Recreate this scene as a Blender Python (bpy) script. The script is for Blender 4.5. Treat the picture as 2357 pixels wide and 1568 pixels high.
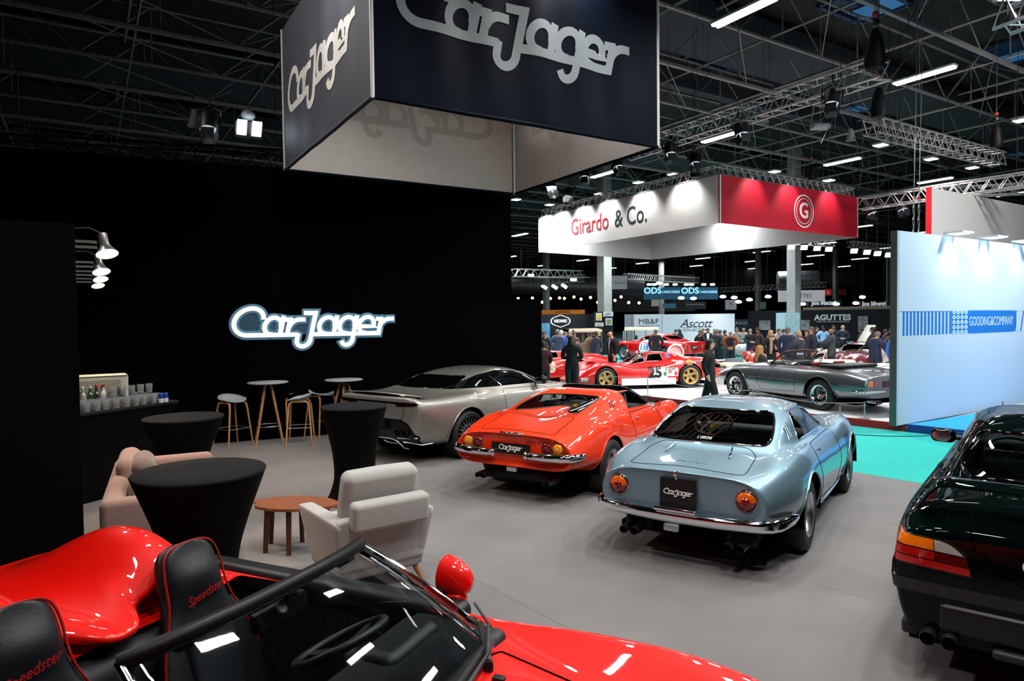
import bpy, bmesh, math, random
import numpy as np
from mathutils import Vector, Matrix, Euler
from mathutils.bvhtree import BVHTree
from mathutils.interpolate import poly_3d_calc
for _o in list(bpy.data.objects): bpy.data.objects.remove(_o)
SC = bpy.context.scene
COL = SC.collection
R = math.radians
random.seed(7)
# ---------------------------------------------------------------- camera, world, exposure, area lights
CX, CY, FPX, TILT, ROLL, CAMH = 1178.5, 784.0, 1540.0, .031, -.011, 2.07
cd = bpy.data.cameras.new('camera'); cam = bpy.data.objects.new('camera', cd); COL.objects.link(cam)
cd.sensor_width = 36; cd.lens = 36*FPX/2357; cd.clip_start = .05; cd.clip_end = 400
RR0, UU0, CAMF = Vector((1,0,0)), Vector((0,math.sin(TILT),math.cos(TILT))), Vector((0,math.cos(TILT),-math.sin(TILT)))
CAMR = RR0*math.cos(ROLL)+UU0*math.sin(ROLL); CAMU = -RR0*math.sin(ROLL)+UU0*math.cos(ROLL)
cam.matrix_world = Matrix(((CAMR.x,CAMU.x,-CAMF.x,0),(CAMR.y,CAMU.y,-CAMF.y,0),(CAMR.z,CAMU.z,-CAMF.z,CAMH),(0,0,0,1)))
SC.camera = cam
cd.dof.use_dof = True; cd.dof.focus_distance = 6.6; cd.dof.aperture_fstop = 4.0
w = bpy.data.worlds.new('hall_world'); SC.world = w; w.use_nodes = True
w.node_tree.nodes['Background'].inputs[0].default_value = (.55,.7,1,1); w.node_tree.nodes['Background'].inputs[1].default_value = .03
vs = SC.view_settings; vs.view_transform = 'Standard'; vs.look = 'None'; vs.exposure = 0.0; vs.gamma = 1; vs.use_curve_mapping = False
SC.cycles.use_denoising = True; SC.cycles.max_bounces = 7; SC.cycles.diffuse_bounces = 3; SC.cycles.glossy_bounces = 3; SC.cycles.transparent_max_bounces = 10; SC.cycles.use_adaptive_sampling = True; SC.cycles.adaptive_threshold = .02
SC.cycles.sample_clamp_indirect = 6; SC.cycles.caustics_reflective = False; SC.cycles.caustics_refractive = False
E1 = Vector((math.sin(R(57.5)), math.cos(R(57.5)), 0)); E2 = Vector((-E1.y, E1.x, 0))   # the hall's two axes
AZH = -R(57.5)+math.pi/2          # rotation about z that turns local x onto E1
def ray(u, v):
    xr, yr = (u-CX)/FPX, -(v-CY)/FPX
    return CAMR*xr + CAMU*yr + CAMF
def at(u, v, z=0.):
    d = ray(u, v); t = (z-CAMH)/d.z; return Vector((d.x*t, d.y*t, z))
def atd(u, v, y):
    d = ray(u, v); t = y/d.y; return Vector((d.x*t, y, CAMH+d.z*t))
def area(name, loc, target, sx, sy, power, col=(1,1,1), spread=180):
    l = bpy.data.lights.new(name, 'AREA'); l.shape = 'RECTANGLE'; l.size = sx; l.size_y = sy; l.energy = power; l.color = col; l.spread = R(spread)
    o = bpy.data.objects.new(name, l); COL.objects.link(o); o.location = loc
    o.rotation_euler = (Vector(target)-Vector(loc)).to_track_quat('-Z','Y').to_euler(); return o
def spot(name, loc, target, power, ang, blend=.6, col=(1,1,1), size=.06):
    l = bpy.data.lights.new(name, 'SPOT'); l.energy = power; l.color = col; l.spot_size = R(ang); l.spot_blend = blend; l.shadow_soft_size = size
    o = bpy.data.objects.new(name, l); COL.objects.link(o); o.location = loc
    o.rotation_euler = (Vector(target)-Vector(loc)).to_track_quat('-Z','Y').to_euler(); return o
CW, NW, WW = (.86,.94,1), (1,.98,.95), (1,.86,.70)
for _u,_v in ((.8,4.3),(3.0,5.3),(5.2,6.6),(1.2,7.6),(3.6,9.2),(-.2,9.6)):       # lamps of the front stand's own truss
    area('stand_lamp',(_u+1.4,_v-.4,6.9),(_u,_v,0),1.3,.16,88,NW,140)
for _u,_v in ((-1.6,5.2),(-3.2,9.2)): area('stand_lamp',(_u+1.2,_v-.6,6.9),(_u,_v,0),1.3,.16,62 if _v < 8 else 105,NW,120)
for _u,_v in ((6.2,14.6),(9.5,16.2),(3.2,17.6),(12.2,19.2),(1.2,21)): area('white_stand_lamp',(_u,_v,6.2),(_u,_v,0),.5,.5,200,NW,150)
for _u,_v in ((3,28),(9,28),(0,27),(14,27),(6,34),(12,34),(0,34)): area('far_stand_lamp',(_u,_v,6.5),(_u,_v,0),.8,.8,460,CW,160)
for _u,_v in ((10,45),(20,50),(2,48),(16,70),(30,75)): area('hall_lamp',(_u,_v,8.2),(_u,_v,0),2,2,600,CW,170)
area('aisle_lamp',(7.5,8.5,7.5),(6,10,0),.6,.6,170,CW,150)
area('blue_stand_lamp',(11,11,6.5),(10,13,1.5),.6,.6,470,(.84,.94,1),150)
area('side_hall_lamp',(-8,9,8.4),(-2,7.5,5.5),1.2,.4,140,(1,.93,.9),100)
area('stand_lamp',(1.2,.6,6.9),(2.2,6.2,.5),1.3,.16,95,NW,130)
area('stand_lamp',(-2.2,1.2,6.9),(-1.5,5,.4),1.3,.16,45,NW,130)
area('added_panel_fill',(13,13.5,7.6),(14,18.6,4),.8,.4,260,NW,140)  # added fill that brightens the tall grey booth panel, no fixture there

# ---------------------------------------------------------------- materials
def lin(h):
    if not isinstance(h, str): return tuple(h)
    if len(h) == 3: h = ''.join(q*2 for q in h)
    c = [int(h[i:i+2],16)/255 for i in (0,2,4)]
    return tuple(x/12.92 if x <= .04045 else ((x+.055)/1.055)**2.4 for x in c)
_mats = {}
def M(name, col, rough=.5, metal=0, coat=0, emit=0, alpha=1, trans=0, bump=0, bscale=60, var=0, vscale=8, spec=.5, ecol=None, sheen=0):
    if name in _mats: return _mats[name]
    m = bpy.data.materials.new(name); m.use_nodes = True; nt = m.node_tree; b = nt.nodes['Principled BSDF']
    c = lin(col); I = b.inputs
    I['Base Color'].default_value = (*c,1); I['Roughness'].default_value = rough; I['Metallic'].default_value = metal
    I['Coat Weight'].default_value = coat; I['Coat Roughness'].default_value = .03; I['Specular IOR Level'].default_value = spec
    I['Transmission Weight'].default_value = trans; I['Alpha'].default_value = alpha
    if sheen: I['Sheen Weight'].default_value = sheen
    if emit:
        I['Emission Color'].default_value = (*(lin(ecol) if ecol else c),1); I['Emission Strength'].default_value = emit
    if bump or var:
        tc = nt.nodes.new('ShaderNodeTexCoord')
    if var:
        n = nt.nodes.new('ShaderNodeTexNoise'); n.inputs['Scale'].default_value = vscale; n.inputs['Detail'].default_value = 5
        nt.links.new(tc.outputs['Object'], n.inputs['Vector'])
        r = nt.nodes.new('ShaderNodeValToRGB'); r.color_ramp.elements[0].position = .3; r.color_ramp.elements[1].position = .7
        r.color_ramp.elements[0].color = (*[x*(1-var) for x in c],1); r.color_ramp.elements[1].color = (*[min(1,x*(1+var)) for x in c],1)
        nt.links.new(n.outputs['Fac'], r.inputs['Fac']); nt.links.new(r.outputs['Color'], I['Base Color'])
    if bump:
        n2 = nt.nodes.new('ShaderNodeTexNoise'); n2.inputs['Scale'].default_value = bscale; n2.inputs['Detail'].default_value = 3
        nt.links.new(tc.outputs['Object'], n2.inputs['Vector'])
        bp = nt.nodes.new('ShaderNodeBump'); bp.inputs['Strength'].default_value = bump; bp.inputs['Distance'].default_value = .004
        nt.links.new(n2.outputs['Fac'], bp.inputs['Height']); nt.links.new(bp.outputs['Normal'], I['Normal'])
    _mats[name] = m; return m
def glassmat(name, tint, alpha=.18, rough=.02):
    """thin pane: mostly see-through with a sharp surface reflection"""
    if name in _mats: return _mats[name]
    m = bpy.data.materials.new(name); m.use_nodes = True; nt = m.node_tree; nt.nodes.clear()
    o = nt.nodes.new('ShaderNodeOutputMaterial'); t = nt.nodes.new('ShaderNodeBsdfTransparent'); g = nt.nodes.new('ShaderNodeBsdfGlossy')
    f = nt.nodes.new('ShaderNodeFresnel'); f.inputs['IOR'].default_value = 1.5; mx = nt.nodes.new('ShaderNodeMixShader')
    t.inputs['Color'].default_value = (*[a*(1-alpha) for a in lin(tint)],1); g.inputs['Roughness'].default_value = rough
    nt.links.new(f.outputs[0], mx.inputs[0]); nt.links.new(t.outputs[0], mx.inputs[1]); nt.links.new(g.outputs[0], mx.inputs[2]); nt.links.new(mx.outputs[0], o.inputs['Surface'])
    _mats[name] = m; return m
def woodmat(name, c0, c1, scale=(2,30,30), rough=.45):
    if name in _mats: return _mats[name]
    m = bpy.data.materials.new(name); m.use_nodes = True; nt = m.node_tree; b = nt.nodes['Principled BSDF']; b.inputs['Roughness'].default_value = rough
    tc = nt.nodes.new('ShaderNodeTexCoord'); mp = nt.nodes.new('ShaderNodeMapping'); mp.inputs['Scale'].default_value = scale
    n = nt.nodes.new('ShaderNodeTexNoise'); n.inputs['Scale'].default_value = 3; n.inputs['Detail'].default_value = 6
    r = nt.nodes.new('ShaderNodeValToRGB'); r.color_ramp.elements[0].position=.35; r.color_ramp.elements[1].position=.65
    r.color_ramp.elements[0].color = (*lin(c0),1); r.color_ramp.elements[1].color = (*lin(c1),1)
    for a, bb in ((tc.outputs['Object'],mp.inputs[0]),(mp.outputs[0],n.inputs['Vector']),(n.outputs['Fac'],r.inputs['Fac']),(r.outputs['Color'],b.inputs['Base Color'])): nt.links.new(a,bb)
    _mats[name] = m; return m
# ---------------------------------------------------------------- object helpers
def tag(o, label=None, cat=None, group=None, kind=None):
    if label: o['label'] = label
    if cat: o['category'] = cat
    if group: o['group'] = group
    if kind: o['kind'] = kind
    return o
def thing(name, label, cat, loc=(0,0,0), rz=0, group=None):
    o = bpy.data.objects.new(name, None); COL.objects.link(o); o.location = loc; o.rotation_euler = (0,0,rz); o.empty_display_size = .1
    return tag(o, label, cat, group)
def copy_tree(o, parent=None):
    c = o.copy(); COL.objects.link(c)
    if parent is not None: c.parent = parent
    for ch in list(o.children): copy_tree(ch, c)
    return c
class MB:
    """collects shapes into one mesh"""
    def __init__(s): s.v = []; s.f = []; s.mi = []
    def add(s, vs, fs, m=None, mi=0):
        k = len(s.v)
        s.v += [tuple(m @ Vector(p)) for p in vs] if m is not None else [tuple(p) for p in vs]
        s.f += [tuple(i+k for i in f) for f in fs]; s.mi += [mi]*len(fs); return s
    def box(s, c, sz, m=None, bev=0, mi=0):
        x,y,z = [a/2 for a in sz]
        if bev:
            return s.soft(c, sz, bev, 2, m, mi)
        vs = [(c[0]+i*x, c[1]+j*y, c[2]+k*z) for i in (-1,1) for j in (-1,1) for k in (-1,1)]
        return s.add(vs, [(0,1,3,2),(4,6,7,5),(0,4,5,1),(2,3,7,6),(0,2,6,4),(1,5,7,3)], m, mi)
    def soft(s, c, sz, r, n=4, m=None, mi=0, puff=0):
        """rounded box; n = quads per rounded edge"""
        h = [a/2 for a in sz]; r = min(r, *h)
        def ax(H):
            q = [H-r+r*math.tan(math.pi/4*i/n) for i in range(n+1)]
            return [-a for a in q[::-1]]+([0] if puff else [])+q
        A = [ax(a) for a in h]; idx = {}; V = []; F = []
        def vert(p):
            inner = [max(-h[i]+r, min(h[i]-r, p[i])) for i in range(3)]
            d = Vector([p[i]-inner[i] for i in range(3)]); L = d.length
            q = Vector(inner)+(d*(r/L) if L > 1e-9 else d)
            if puff:
                k = [max(0,1-(q[i]/h[i])**2) for i in range(3)]
                q = Vector([q[i]*(1+puff*k[(i+1)%3]*k[(i+2)%3]) for i in range(3)])
            key = tuple(round(a,6) for a in q)
            if key not in idx: idx[key] = len(V); V.append(q+Vector(c))
            return idx[key]
        for a in range(3):
            b, d = (a+1)%3, (a+2)%3
            for sg in (-1,1):
                for i in range(len(A[b])-1):
                    for j in range(len(A[d])-1):
                        q = []
                        for (ii,jj) in ((i,j),(i+1,j),(i+1,j+1),(i,j+1)):
                            p = [0,0,0]; p[a] = sg*h[a]; p[b] = A[b][ii]; p[d] = A[d][jj]; q.append(vert(p))
                        if sg < 0: q = q[::-1]
                        q2 = [x for k2,x in enumerate(q) if x != q[k2-1]]
                        if len(q2) > 2: F.append(q2)
        return s.add(V, F, m, mi)
    def cyl(s, p0, p1, r0, r1=None, n=12, m=None, mi=0, caps=True):
        r1 = r0 if r1 is None else r1; p0, p1 = Vector(p0), Vector(p1); d = (p1-p0).normalized()
        a = d.orthogonal().normalized(); b = d.cross(a)
        vs = []; 
        for p, r in ((p0,r0),(p1,r1)):
            vs += [p+(a*math.cos(2*math.pi*i/n)+b*math.sin(2*math.pi*i/n))*r for i in range(n)]
        fs = [(i,(i+1)%n,n+(i+1)%n,n+i) for i in range(n)]
        if caps: fs += [tuple(range(n))[::-1], tuple(range(n,2*n))]
        return s.add(vs, fs, m, mi)
    def tube(s, pts, r, n=6, closed=False, m=None, mi=0, flat=1.0, up=None, caps=True):
        P = [Vector(p) for p in pts]; k = len(P); rr = r if hasattr(r,'__len__') else [r]*k
        vs = []; fs = []; pa = None
        for i in range(k):
            if closed: t = P[(i+1)%k]-P[i-1]
            else: t = P[min(i+1,k-1)]-P[max(i-1,0)]
            t = t.normalized() if t.length > 1e-9 else Vector((0,0,1))
            if up is not None: a = Vector(up)-t*Vector(up).dot(t)
            elif pa is None: a = t.orthogonal()
            else: a = pa-t*pa.dot(t)
            a = a.normalized() if a.length > 1e-6 else t.orthogonal().normalized()
            pa = a; b = t.cross(a)
            vs += [P[i]+(a*math.cos(2*math.pi*j/n)*flat+b*math.sin(2*math.pi*j/n))*rr[i] for j in range(n)]
        for i in range(k if closed else k-1):
            i2 = (i+1)%k
            fs += [(i*n+j, i*n+(j+1)%n, i2*n+(j+1)%n, i2*n+j) for j in range(n)]
        if not closed and caps: fs += [tuple(range(n))[::-1], tuple(range((k-1)*n,k*n))]
        return s.add(vs, fs, m, mi)
    def lathe(s, prof, n=24, m=None, mi=0, cap=False):
        """profile (r, z) around z"""
        k = len(prof); vs = [(r*math.cos(2*math.pi*i/n), r*math.sin(2*math.pi*i/n), z) for r,z in prof for i in range(n)]
        fs = [(i*n+j, i*n+(j+1)%n, (i+1)*n+(j+1)%n, (i+1)*n+j) for i in range(k-1) for j in range(n)]
        if cap: fs += [tuple(range(n))[::-1], tuple(range((k-1)*n,k*n))]
        return s.add(vs, fs, m, mi)
    def grid(s, P, closed=False, m=None, mi=0, flip=False):
        nu, nv = len(P), len(P[0]); vs = [q for row in P for q in row]; fs = []
        for i in range(nu-1):
            for j in range(nv if closed else nv-1):
                j2 = (j+1)%nv; q = (i*nv+j, i*nv+j2, (i+1)*nv+j2, (i+1)*nv+j); fs.append(q[::-1] if flip else q)
        return s.add(vs, fs, m, mi)
    def prism(s, poly, h, m=None, mi=0):
        """2-D polygon in x,y raised by h along z"""
        k = len(poly); vs = [(x,y,0) for x,y in poly]+[(x,y,h) for x,y in poly]
        return s.add(vs, [tuple(range(k))[::-1], tuple(range(k,2*k))]+[(i,(i+1)%k,k+(i+1)%k,k+i) for i in range(k)], m, mi)
    def ball(s, c, r, nu=10, nv=8, m=None, mi=0):
        rr = r if hasattr(r,'__len__') else (r,r,r); P = []
        for i in range(nv+1):
            t = math.pi*i/nv; P.append([(c[0]+rr[0]*math.sin(t)*math.cos(2*math.pi*j/nu), c[1]+rr[1]*math.sin(t)*math.sin(2*math.pi*j/nu), c[2]-rr[2]*math.cos(t)) for j in range(nu)])
        return s.grid(P, True, m, mi)
    def out(s, name, mat, parent=None, smooth=40, loc=None, rot=None):
        me = bpy.data.meshes.new(name); me.from_pydata(s.v, [], s.f)
        mats = mat if isinstance(mat,(list,tuple)) else [mat]
        for q in mats: me.materials.append(q)
        if len(mats) > 1: me.polygons.foreach_set('material_index', s.mi)
        return link(name, me, parent, smooth, loc, rot)
def link(name, me, parent=None, smooth=40, loc=None, rot=None):
    if smooth:
        me.shade_smooth()
        if smooth < 180:
            bm = bmesh.new(); bm.from_mesh(me); bmesh.ops.remove_doubles(bm, verts=bm.verts, dist=1e-6); bmesh.ops.recalc_face_normals(bm, faces=bm.faces)
            th = R(smooth)
            for e in bm.edges: e.smooth = len(e.link_faces) == 2 and e.calc_face_angle(0) < th
            bm.to_mesh(me); bm.free()
    o = bpy.data.objects.new(name, me); COL.objects.link(o)
    if parent is not None: o.parent = parent
    if loc is not None: o.location = loc
    if rot is not None: o.rotation_euler = rot
    return o
def T3(loc=(0,0,0), rot=(0,0,0), sc=(1,1,1)): return Matrix.LocRotScale(Vector(loc), Euler(rot), Vector(sc))
def struct(name, mb, mat, label=None, parent=None, smooth=30):
    o = mb.out(name, mat, parent, smooth)
    if parent is None: o['kind'] = 'structure'
    if label: o['label'] = label
    return o
def text_pts(body, size=1, extrude=.01, align='CENTER', shear=0, space=1, bold=0, sx=1, res=3):
    """(verts, faces) of lettering lying in x,y and raised along z"""
    c = bpy.data.curves.new('lettering','FONT'); c.body = body; c.size = size; c.extrude = extrude; c.align_x = align; c.align_y = 'CENTER'; c.shear = shear
    c.space_character = space; c.offset = bold; c.resolution_u = res
    o = bpy.data.objects.new('lettering', c); me = bpy.data.meshes.new_from_object(o)
    v = [(p.co.x*sx, p.co.y, p.co.z) for p in me.vertices]; f = [tuple(p.vertices) for p in me.polygons]
    bpy.data.objects.remove(o); bpy.data.curves.remove(c); bpy.data.meshes.remove(me); return v, f
def frame(o, x, y):
    """matrix with origin o and given x and y directions"""
    x = Vector(x).normalized(); z = x.cross(Vector(y)).normalized(); y = z.cross(x)
    return Matrix(((x.x,y.x,z.x,o[0]),(x.y,y.y,z.y,o[1]),(x.z,y.z,z.z,o[2]),(0,0,0,1)))
# the stand's script wordmark, drawn as thick pen strokes; about 20.6 wide, 5.2 high, origin at left of the baseline
def _arc(cx, cy, rx, ry, a0, a1, n=14): return [(cx+rx*math.cos(R(a0+(a1-a0)*i/n)), cy+ry*math.sin(R(a0+(a1-a0)*i/n))) for i in range(n+1)]
def _sh(p): return [(x+.22*y, y) for x,y in p]
LOGO = [ _sh(_arc(2.0,1.72,1.55,1.5,10,90,8)+_arc(2.0,1.5,1.9,1.72,90,270,18)[1:]+[(8.0,-.22)]),
 _sh(_arc(4.85,.95,1.0,1.08,-92,-360,16)), _sh([(5.95,2.05),(5.95,-.2)]), _sh([(6.15,1.75),(6.85,1.75),(6.85,-.2)]), _sh([(6.85,.9)]+_arc(8.0,.65,1.1,1.1,165,90,6)+[(8.55,1.75)]),
 _sh([(8.6,2.6),(9.9,2.6),(9.9,-.9)]+_arc(9.05,-.95,.85,.85,0,-180,12)+[(8.2,-.22)]),
 _sh([(9.9,-.22),(18.85,-.22),(18.85,1.75)]), _sh(_arc(11.7,.95,1.0,1.08,-92,-360,16)), _sh([(12.8,2.05),(12.8,-.2)]),
 _sh(_arc(14.35,.95,1.0,1.08,-92,-360,16)), _sh([(15.45,2.05),(15.45,-.9)]+_arc(14.75,-1.0,.7,.75,0,-150,10)), 
 _sh([(16.05,.75),(17.95,.75)]+_arc(16.95,.95,1.0,1.08,-10,268,18)), _sh([(18.3,1.75),(18.9,1.75)]), _sh([(18.85,.9)]+_arc(20.0,.65,1.15,1.1,165,90,6)+[(20.4,1.75)]) ]
def ribbon(pts, wd):
    P = [Vector((*p,0)) for p in pts]; L = []; Rr = []; k = len(P)
    for i in range(k):
        a = (P[i]-P[i-1]).normalized() if i else None; b = (P[i+1]-P[i]).normalized() if i < k-1 else None
        t = ((a or b)+(b or a)).normalized(); nn = Vector((-t.y,t.x,0)); c = max(.45, nn.dot(Vector((-(a or b).y,(a or b).x,0))))
        o = P[i].copy()
        if i == 0: o -= t*wd*.35
        if i == k-1: o += t*wd*.35
        L.append(o+nn*wd/2/c); Rr.append(o-nn*wd/2/c)
    return L, Rr
def logo(mb, m, width, thick, wd=.62, mi=0):
    """wordmark centred on the frame m, given width, raised by thick"""
    s = width/20.6
    for st in LOGO:
        L, Q = ribbon(st, wd)
        tr = lambda p, z: ((p.x-10.3)*s, (p.y-.45)*s, z)
        k = len(L); vs = [tr(p,thick) for p in L]+[tr(p,thick) for p in Q]+[tr(p,0) for p in L]+[tr(p,0) for p in Q]
        fs = []
        for i in range(k-1):
            fs += [(i,k+i,k+i+1,i+1),(2*k+i,i,i+1,2*k+i+1),(k+i,3*k+i,3*k+i+1,k+i+1)]
        fs += [(0,2*k,3*k,k),(k-1,2*k-1,4*k-1,3*k-1)]
        mb.add(vs, fs, m, mi)
    return mb
# common materials
BLACK = M('black_plastic','0a0b0d',.45); RUBBER = M('tyre_rubber','0c0c0d',.65,bump=.2,bscale=90); CHROME = M('chrome','e8eaee',.07,1)
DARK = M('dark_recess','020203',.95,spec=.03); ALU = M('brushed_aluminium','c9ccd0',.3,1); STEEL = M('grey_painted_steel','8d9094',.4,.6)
LEATHER = M('black_leather','0d0e11',.42,bump=.25,bscale=240); WHITE = M('white_paint','e6e8ea',.45)
AMBER = M('amber_lens','e87806',.12,coat=1,emit=.12); REDL = M('red_lens','a80d08',.12,coat=1,emit=.05); DREDL = M('dark_red_lens','5a0805',.12,coat=1); CLEAR = M('clear_lens','b8bcbc',.1,coat=1)
GLASS = glassmat('clear_glass','e9f2f2',.06); GLASSD = glassmat('tinted_glass','9fb0b4',.3); PRIV = M('black_privacy_glass','020303',.03,coat=1)
LOGOW = M('pale_logo_print','cfd3d2',.5)

# ---------------------------------------------------------------- car bodies: lofted skins, cut into panels and panes
def pchip(pts, dim=1):
    y = np.array([p[0] for p in pts], float); v = np.array([p[1:] for p in pts], float)
    h = np.diff(y)[:,None]; d = np.diff(v,axis=0)/h; m = np.zeros_like(v)
    if len(y) > 2:
        w1 = 2*h[1:]+h[:-1]; w2 = h[1:]+2*h[:-1]; same = d[1:]*d[:-1] > 0
        with np.errstate(divide='ignore', invalid='ignore'):
            hm = (w1+w2)/(w1/d[:-1]+w2/d[1:])
        m[1:-1] = np.where(same, hm, 0)
    m[0] = d[0]; m[-1] = d[-1]
    def f(q):
        q = np.clip(np.asarray(q,float), y[0], y[-1]); i = np.clip(np.searchsorted(y,q)-1,0,len(y)-2)
        H = h[i]; t = ((q-y[i])[:,None])/H; a, b = v[i], v[i+1]; ma, mb_ = m[i]*H, m[i+1]*H
        return (2*t**3-3*t**2+1)*a+(t**3-2*t**2+t)*ma+(-2*t**3+3*t**2)*b+(t**3-t**2)*mb_
    return f
ROWS = ('roof','belt','sh','mid','low','sill')
def rpoly(pts, r=.03, n=5):
    """rounded-corner polygon"""
    out = []; k = len(pts)
    for i in range(k):
        p = Vector(pts[i]); a = (Vector(pts[i-1])-p); b = (Vector(pts[(i+1)%k])-p)
        q = min(r, a.length*.49, b.length*.49); p0 = p+a.normalized()*q; p1 = p+b.normalized()*q
        for j in range(n+1):
            t = j/n; out.append(tuple(p0*(1-t)**2+p*2*t*(1-t)+p1*t*t))
    return out
def ell(cx, cy, rx, ry, n=24): return [(cx+rx*math.cos(2*math.pi*i/n), cy+ry*math.sin(2*math.pi*i/n)) for i in range(n)]
AXI = {'x':(1,2),'y':(0,2),'z':(0,1)}
class Car:
    def __init__(s, name, label, loc, az, paint, z=0, group=None):
        s.root = thing(name, label, 'car', (loc[0],loc[1],z), -az, group); s.paint = paint
    def shell(s, C, rear, front, ny=84, seg=(8,6,5,6,6,5,4), fair=2, capz=None):
        ys0, ys1 = C['c'][0][0], C['c'][-1][0]
        t = np.linspace(0,1,ny); y = ys0+(ys1-ys0)*(t-.05*np.sin(2*np.pi*t)/1.2)
        K = [np.concatenate([np.zeros((ny,1)), pchip(C['c'])(y)],1)]
        for r in ROWS: K.append(pchip(C[r])(y))
        s.C = C
        K.append(np.stack([np.zeros(ny), K[-1][:,1]+C.get('under',0)],1))
        K = np.stack(K,1)                                        # ny, 8, 2
        ext = np.concatenate([K[:,1:2]*[-1,1], K, K[:,6:7]*[-1,1]],1)
        G = []
        for i in range(7):
            p0,p1,p2,p3 = ext[:,i],ext[:,i+1],ext[:,i+2],ext[:,i+3]
            def kd(a,b): return np.maximum(np.linalg.norm(b-a,axis=1),1e-4)[:,None]**.5
            t0=0; t1=kd(p0,p1); t2=t1+kd(p1,p2); t3=t2+kd(p2,p3)
            for j in range(seg[i]):
                q = t1+(t2-t1)*j/seg[i]
                A1=(t1-q)/(t1-t0)*p0+(q-t0)/(t1-t0)*p1; A2=(t2-q)/(t2-t1)*p1+(q-t1)/(t2-t1)*p2; A3=(t3-q)/(t3-t2)*p2+(q-t2)/(t3-t2)*p3
                B1=(t2-q)/(t2-t0)*A1+(q-t0)/(t2-t0)*A2; B2=(t3-q)/(t3-t1)*A2+(q-t1)/(t3-t1)*A3
                G.append((t2-q)/(t2-t1)*B1+(q-t1)/(t2-t1)*B2)
        G.append(K[:,7]); G = np.stack(G,1)                      # ny, nu, 2
        for _ in range(fair):
            e = np.concatenate([G[:,1:2]*[-1,1], G, G[:,-2:-1]*[-1,1]],1); G = .5*G+.25*(e[:,:-2]+e[:,2:])
            e = np.concatenate([2*G[:1]-G[1:2], G, 2*G[-1:]-G[-2:-1]],0); G = .5*G+.25*(e[:-2]+e[2:])
        G[:,0,0] = 0; G[:,-1,0] = 0
        nu = G.shape[1]; rows = []
        def cap(row, yy, rings, zc):
            o = []
            for sc, dy in rings: o.append((np.stack([row[:,0]*sc, zc+(row[:,1]-zc)*sc],1), yy+dy))
            return o
        zr = (G[0,:,1].max()+G[0,:,1].min())/2 if not capz else capz[0]; zf = (G[-1,:,1].max()+G[-1,:,1].min())/2 if not capz else capz[1]
        rows = cap(G[0], ys0, rear, zr)[::-1]+[(G[i], y[i]) for i in range(ny)]+cap(G[-1], ys1, front, zf)
        bm = bmesh.new(); V = []
        for g, yy in rows:
            half = [bm.verts.new((g[j,0], yy, g[j,1])) for j in range(nu)]
            other = [bm.verts.new((-g[j,0], yy, g[j,1])) for j in range(nu-2,0,-1)]
            V.append(half+other)
        n = len(V[0])
        for i in range(len(V)-1):
            for j in range(n): bm.faces.new((V[i][j], V[i][(j+1)%n], V[i+1][(j+1)%n], V[i+1][j]))
        for ring, yy, fl in ((V[0],rows[0][1],1),(V[-1],rows[-1][1],0)):
            zc = sum(v.co.z for v in ring)/n; c = bm.verts.new((0,yy,zc))
            for j in range(n):
                q = (ring[j], ring[(j+1)%n], c); bm.faces.new(q[::-1] if fl else q)
        bmesh.ops.recalc_face_normals(bm, faces=bm.faces); bm.normal_update()
        s.bm = bm; vs = [v.co.copy() for v in bm.verts]; s.rn = [v.normal.copy() for v in bm.verts]
        bm.verts.index_update(); s.rf = [tuple(v.index for v in f.verts) for f in bm.faces]; s.rv = vs
        s.bvh = BVHTree.FromPolygons(vs, s.rf)
    def nrm(s, p):
        q, n, i, d = s.bvh.find_nearest(p)
        if i is None: return Vector((0,0,1))
        f = s.rf[i]; w = poly_3d_calc([s.rv[k] for k in f], q)
        r = Vector()
        for k, a in zip(f, w): r += s.rn[k]*a
        return r.normalized()
    def hit(s, ax, a, b, side=-1, off=0):
        """point and normal where a ray along the axis meets the skin; side = the side it comes from"""
        i,j = AXI[ax]; k = 'xyz'.index(ax); o = Vector(); o[i]=a; o[j]=b; o[k]=side*9; d = Vector(); d[k] = -side
        p, n, idx, _ = s.bvh.ray_cast(o, d)
        if p is None: return None, None
        n = s.nrm(p); return p+n*off, n
    def cut(s, poly, ax, cond=None):
        """faces inside a convex outline seen along an axis"""
        i,j = AXI[ax]; bm = s.bm
        A = sum(poly[k-1][0]*poly[k][1]-poly[k][0]*poly[k-1][1] for k in range(len(poly)))
        if A < 0: poly = poly[::-1]
        x0,x1 = min(p[0] for p in poly), max(p[0] for p in poly); y0,y1 = min(p[1] for p in poly), max(p[1] for p in poly)
        def inbb(f):
            a = [v.co[i] for v in f.verts]; b = [v.co[j] for v in f.verts]
            return max(a) > x0 and min(a) < x1 and max(b) > y0 and min(b) < y1
        F = [f for f in bm.faces if inbb(f) and (cond is None or cond(f.calc_center_median(), f.normal))]
        for k in range(len(poly)):
            a, b = poly[k-1], poly[k]; ex, ey = b[0]-a[0], b[1]-a[1]
            if abs(ex)+abs(ey) < 1e-7: continue
            no = Vector(); no[i] = ey; no[j] = -ex; no.normalize(); co = Vector(); co[i] = a[0]; co[j] = a[1]
            if not F: return []
            ed = {e for f in F for e in f.edges}; ve = {v for f in F for v in f.verts}
            r = bmesh.ops.bisect_plane(bm, geom=F+list(ed)+list(ve), dist=1e-5, plane_co=co, plane_no=no)
            F = [g for g in r['geom'] if isinstance(g, bmesh.types.BMFace) and (g.calc_center_median()-co).dot(no) < 0]
        for f in F: f.normal_update()
        return F
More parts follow.
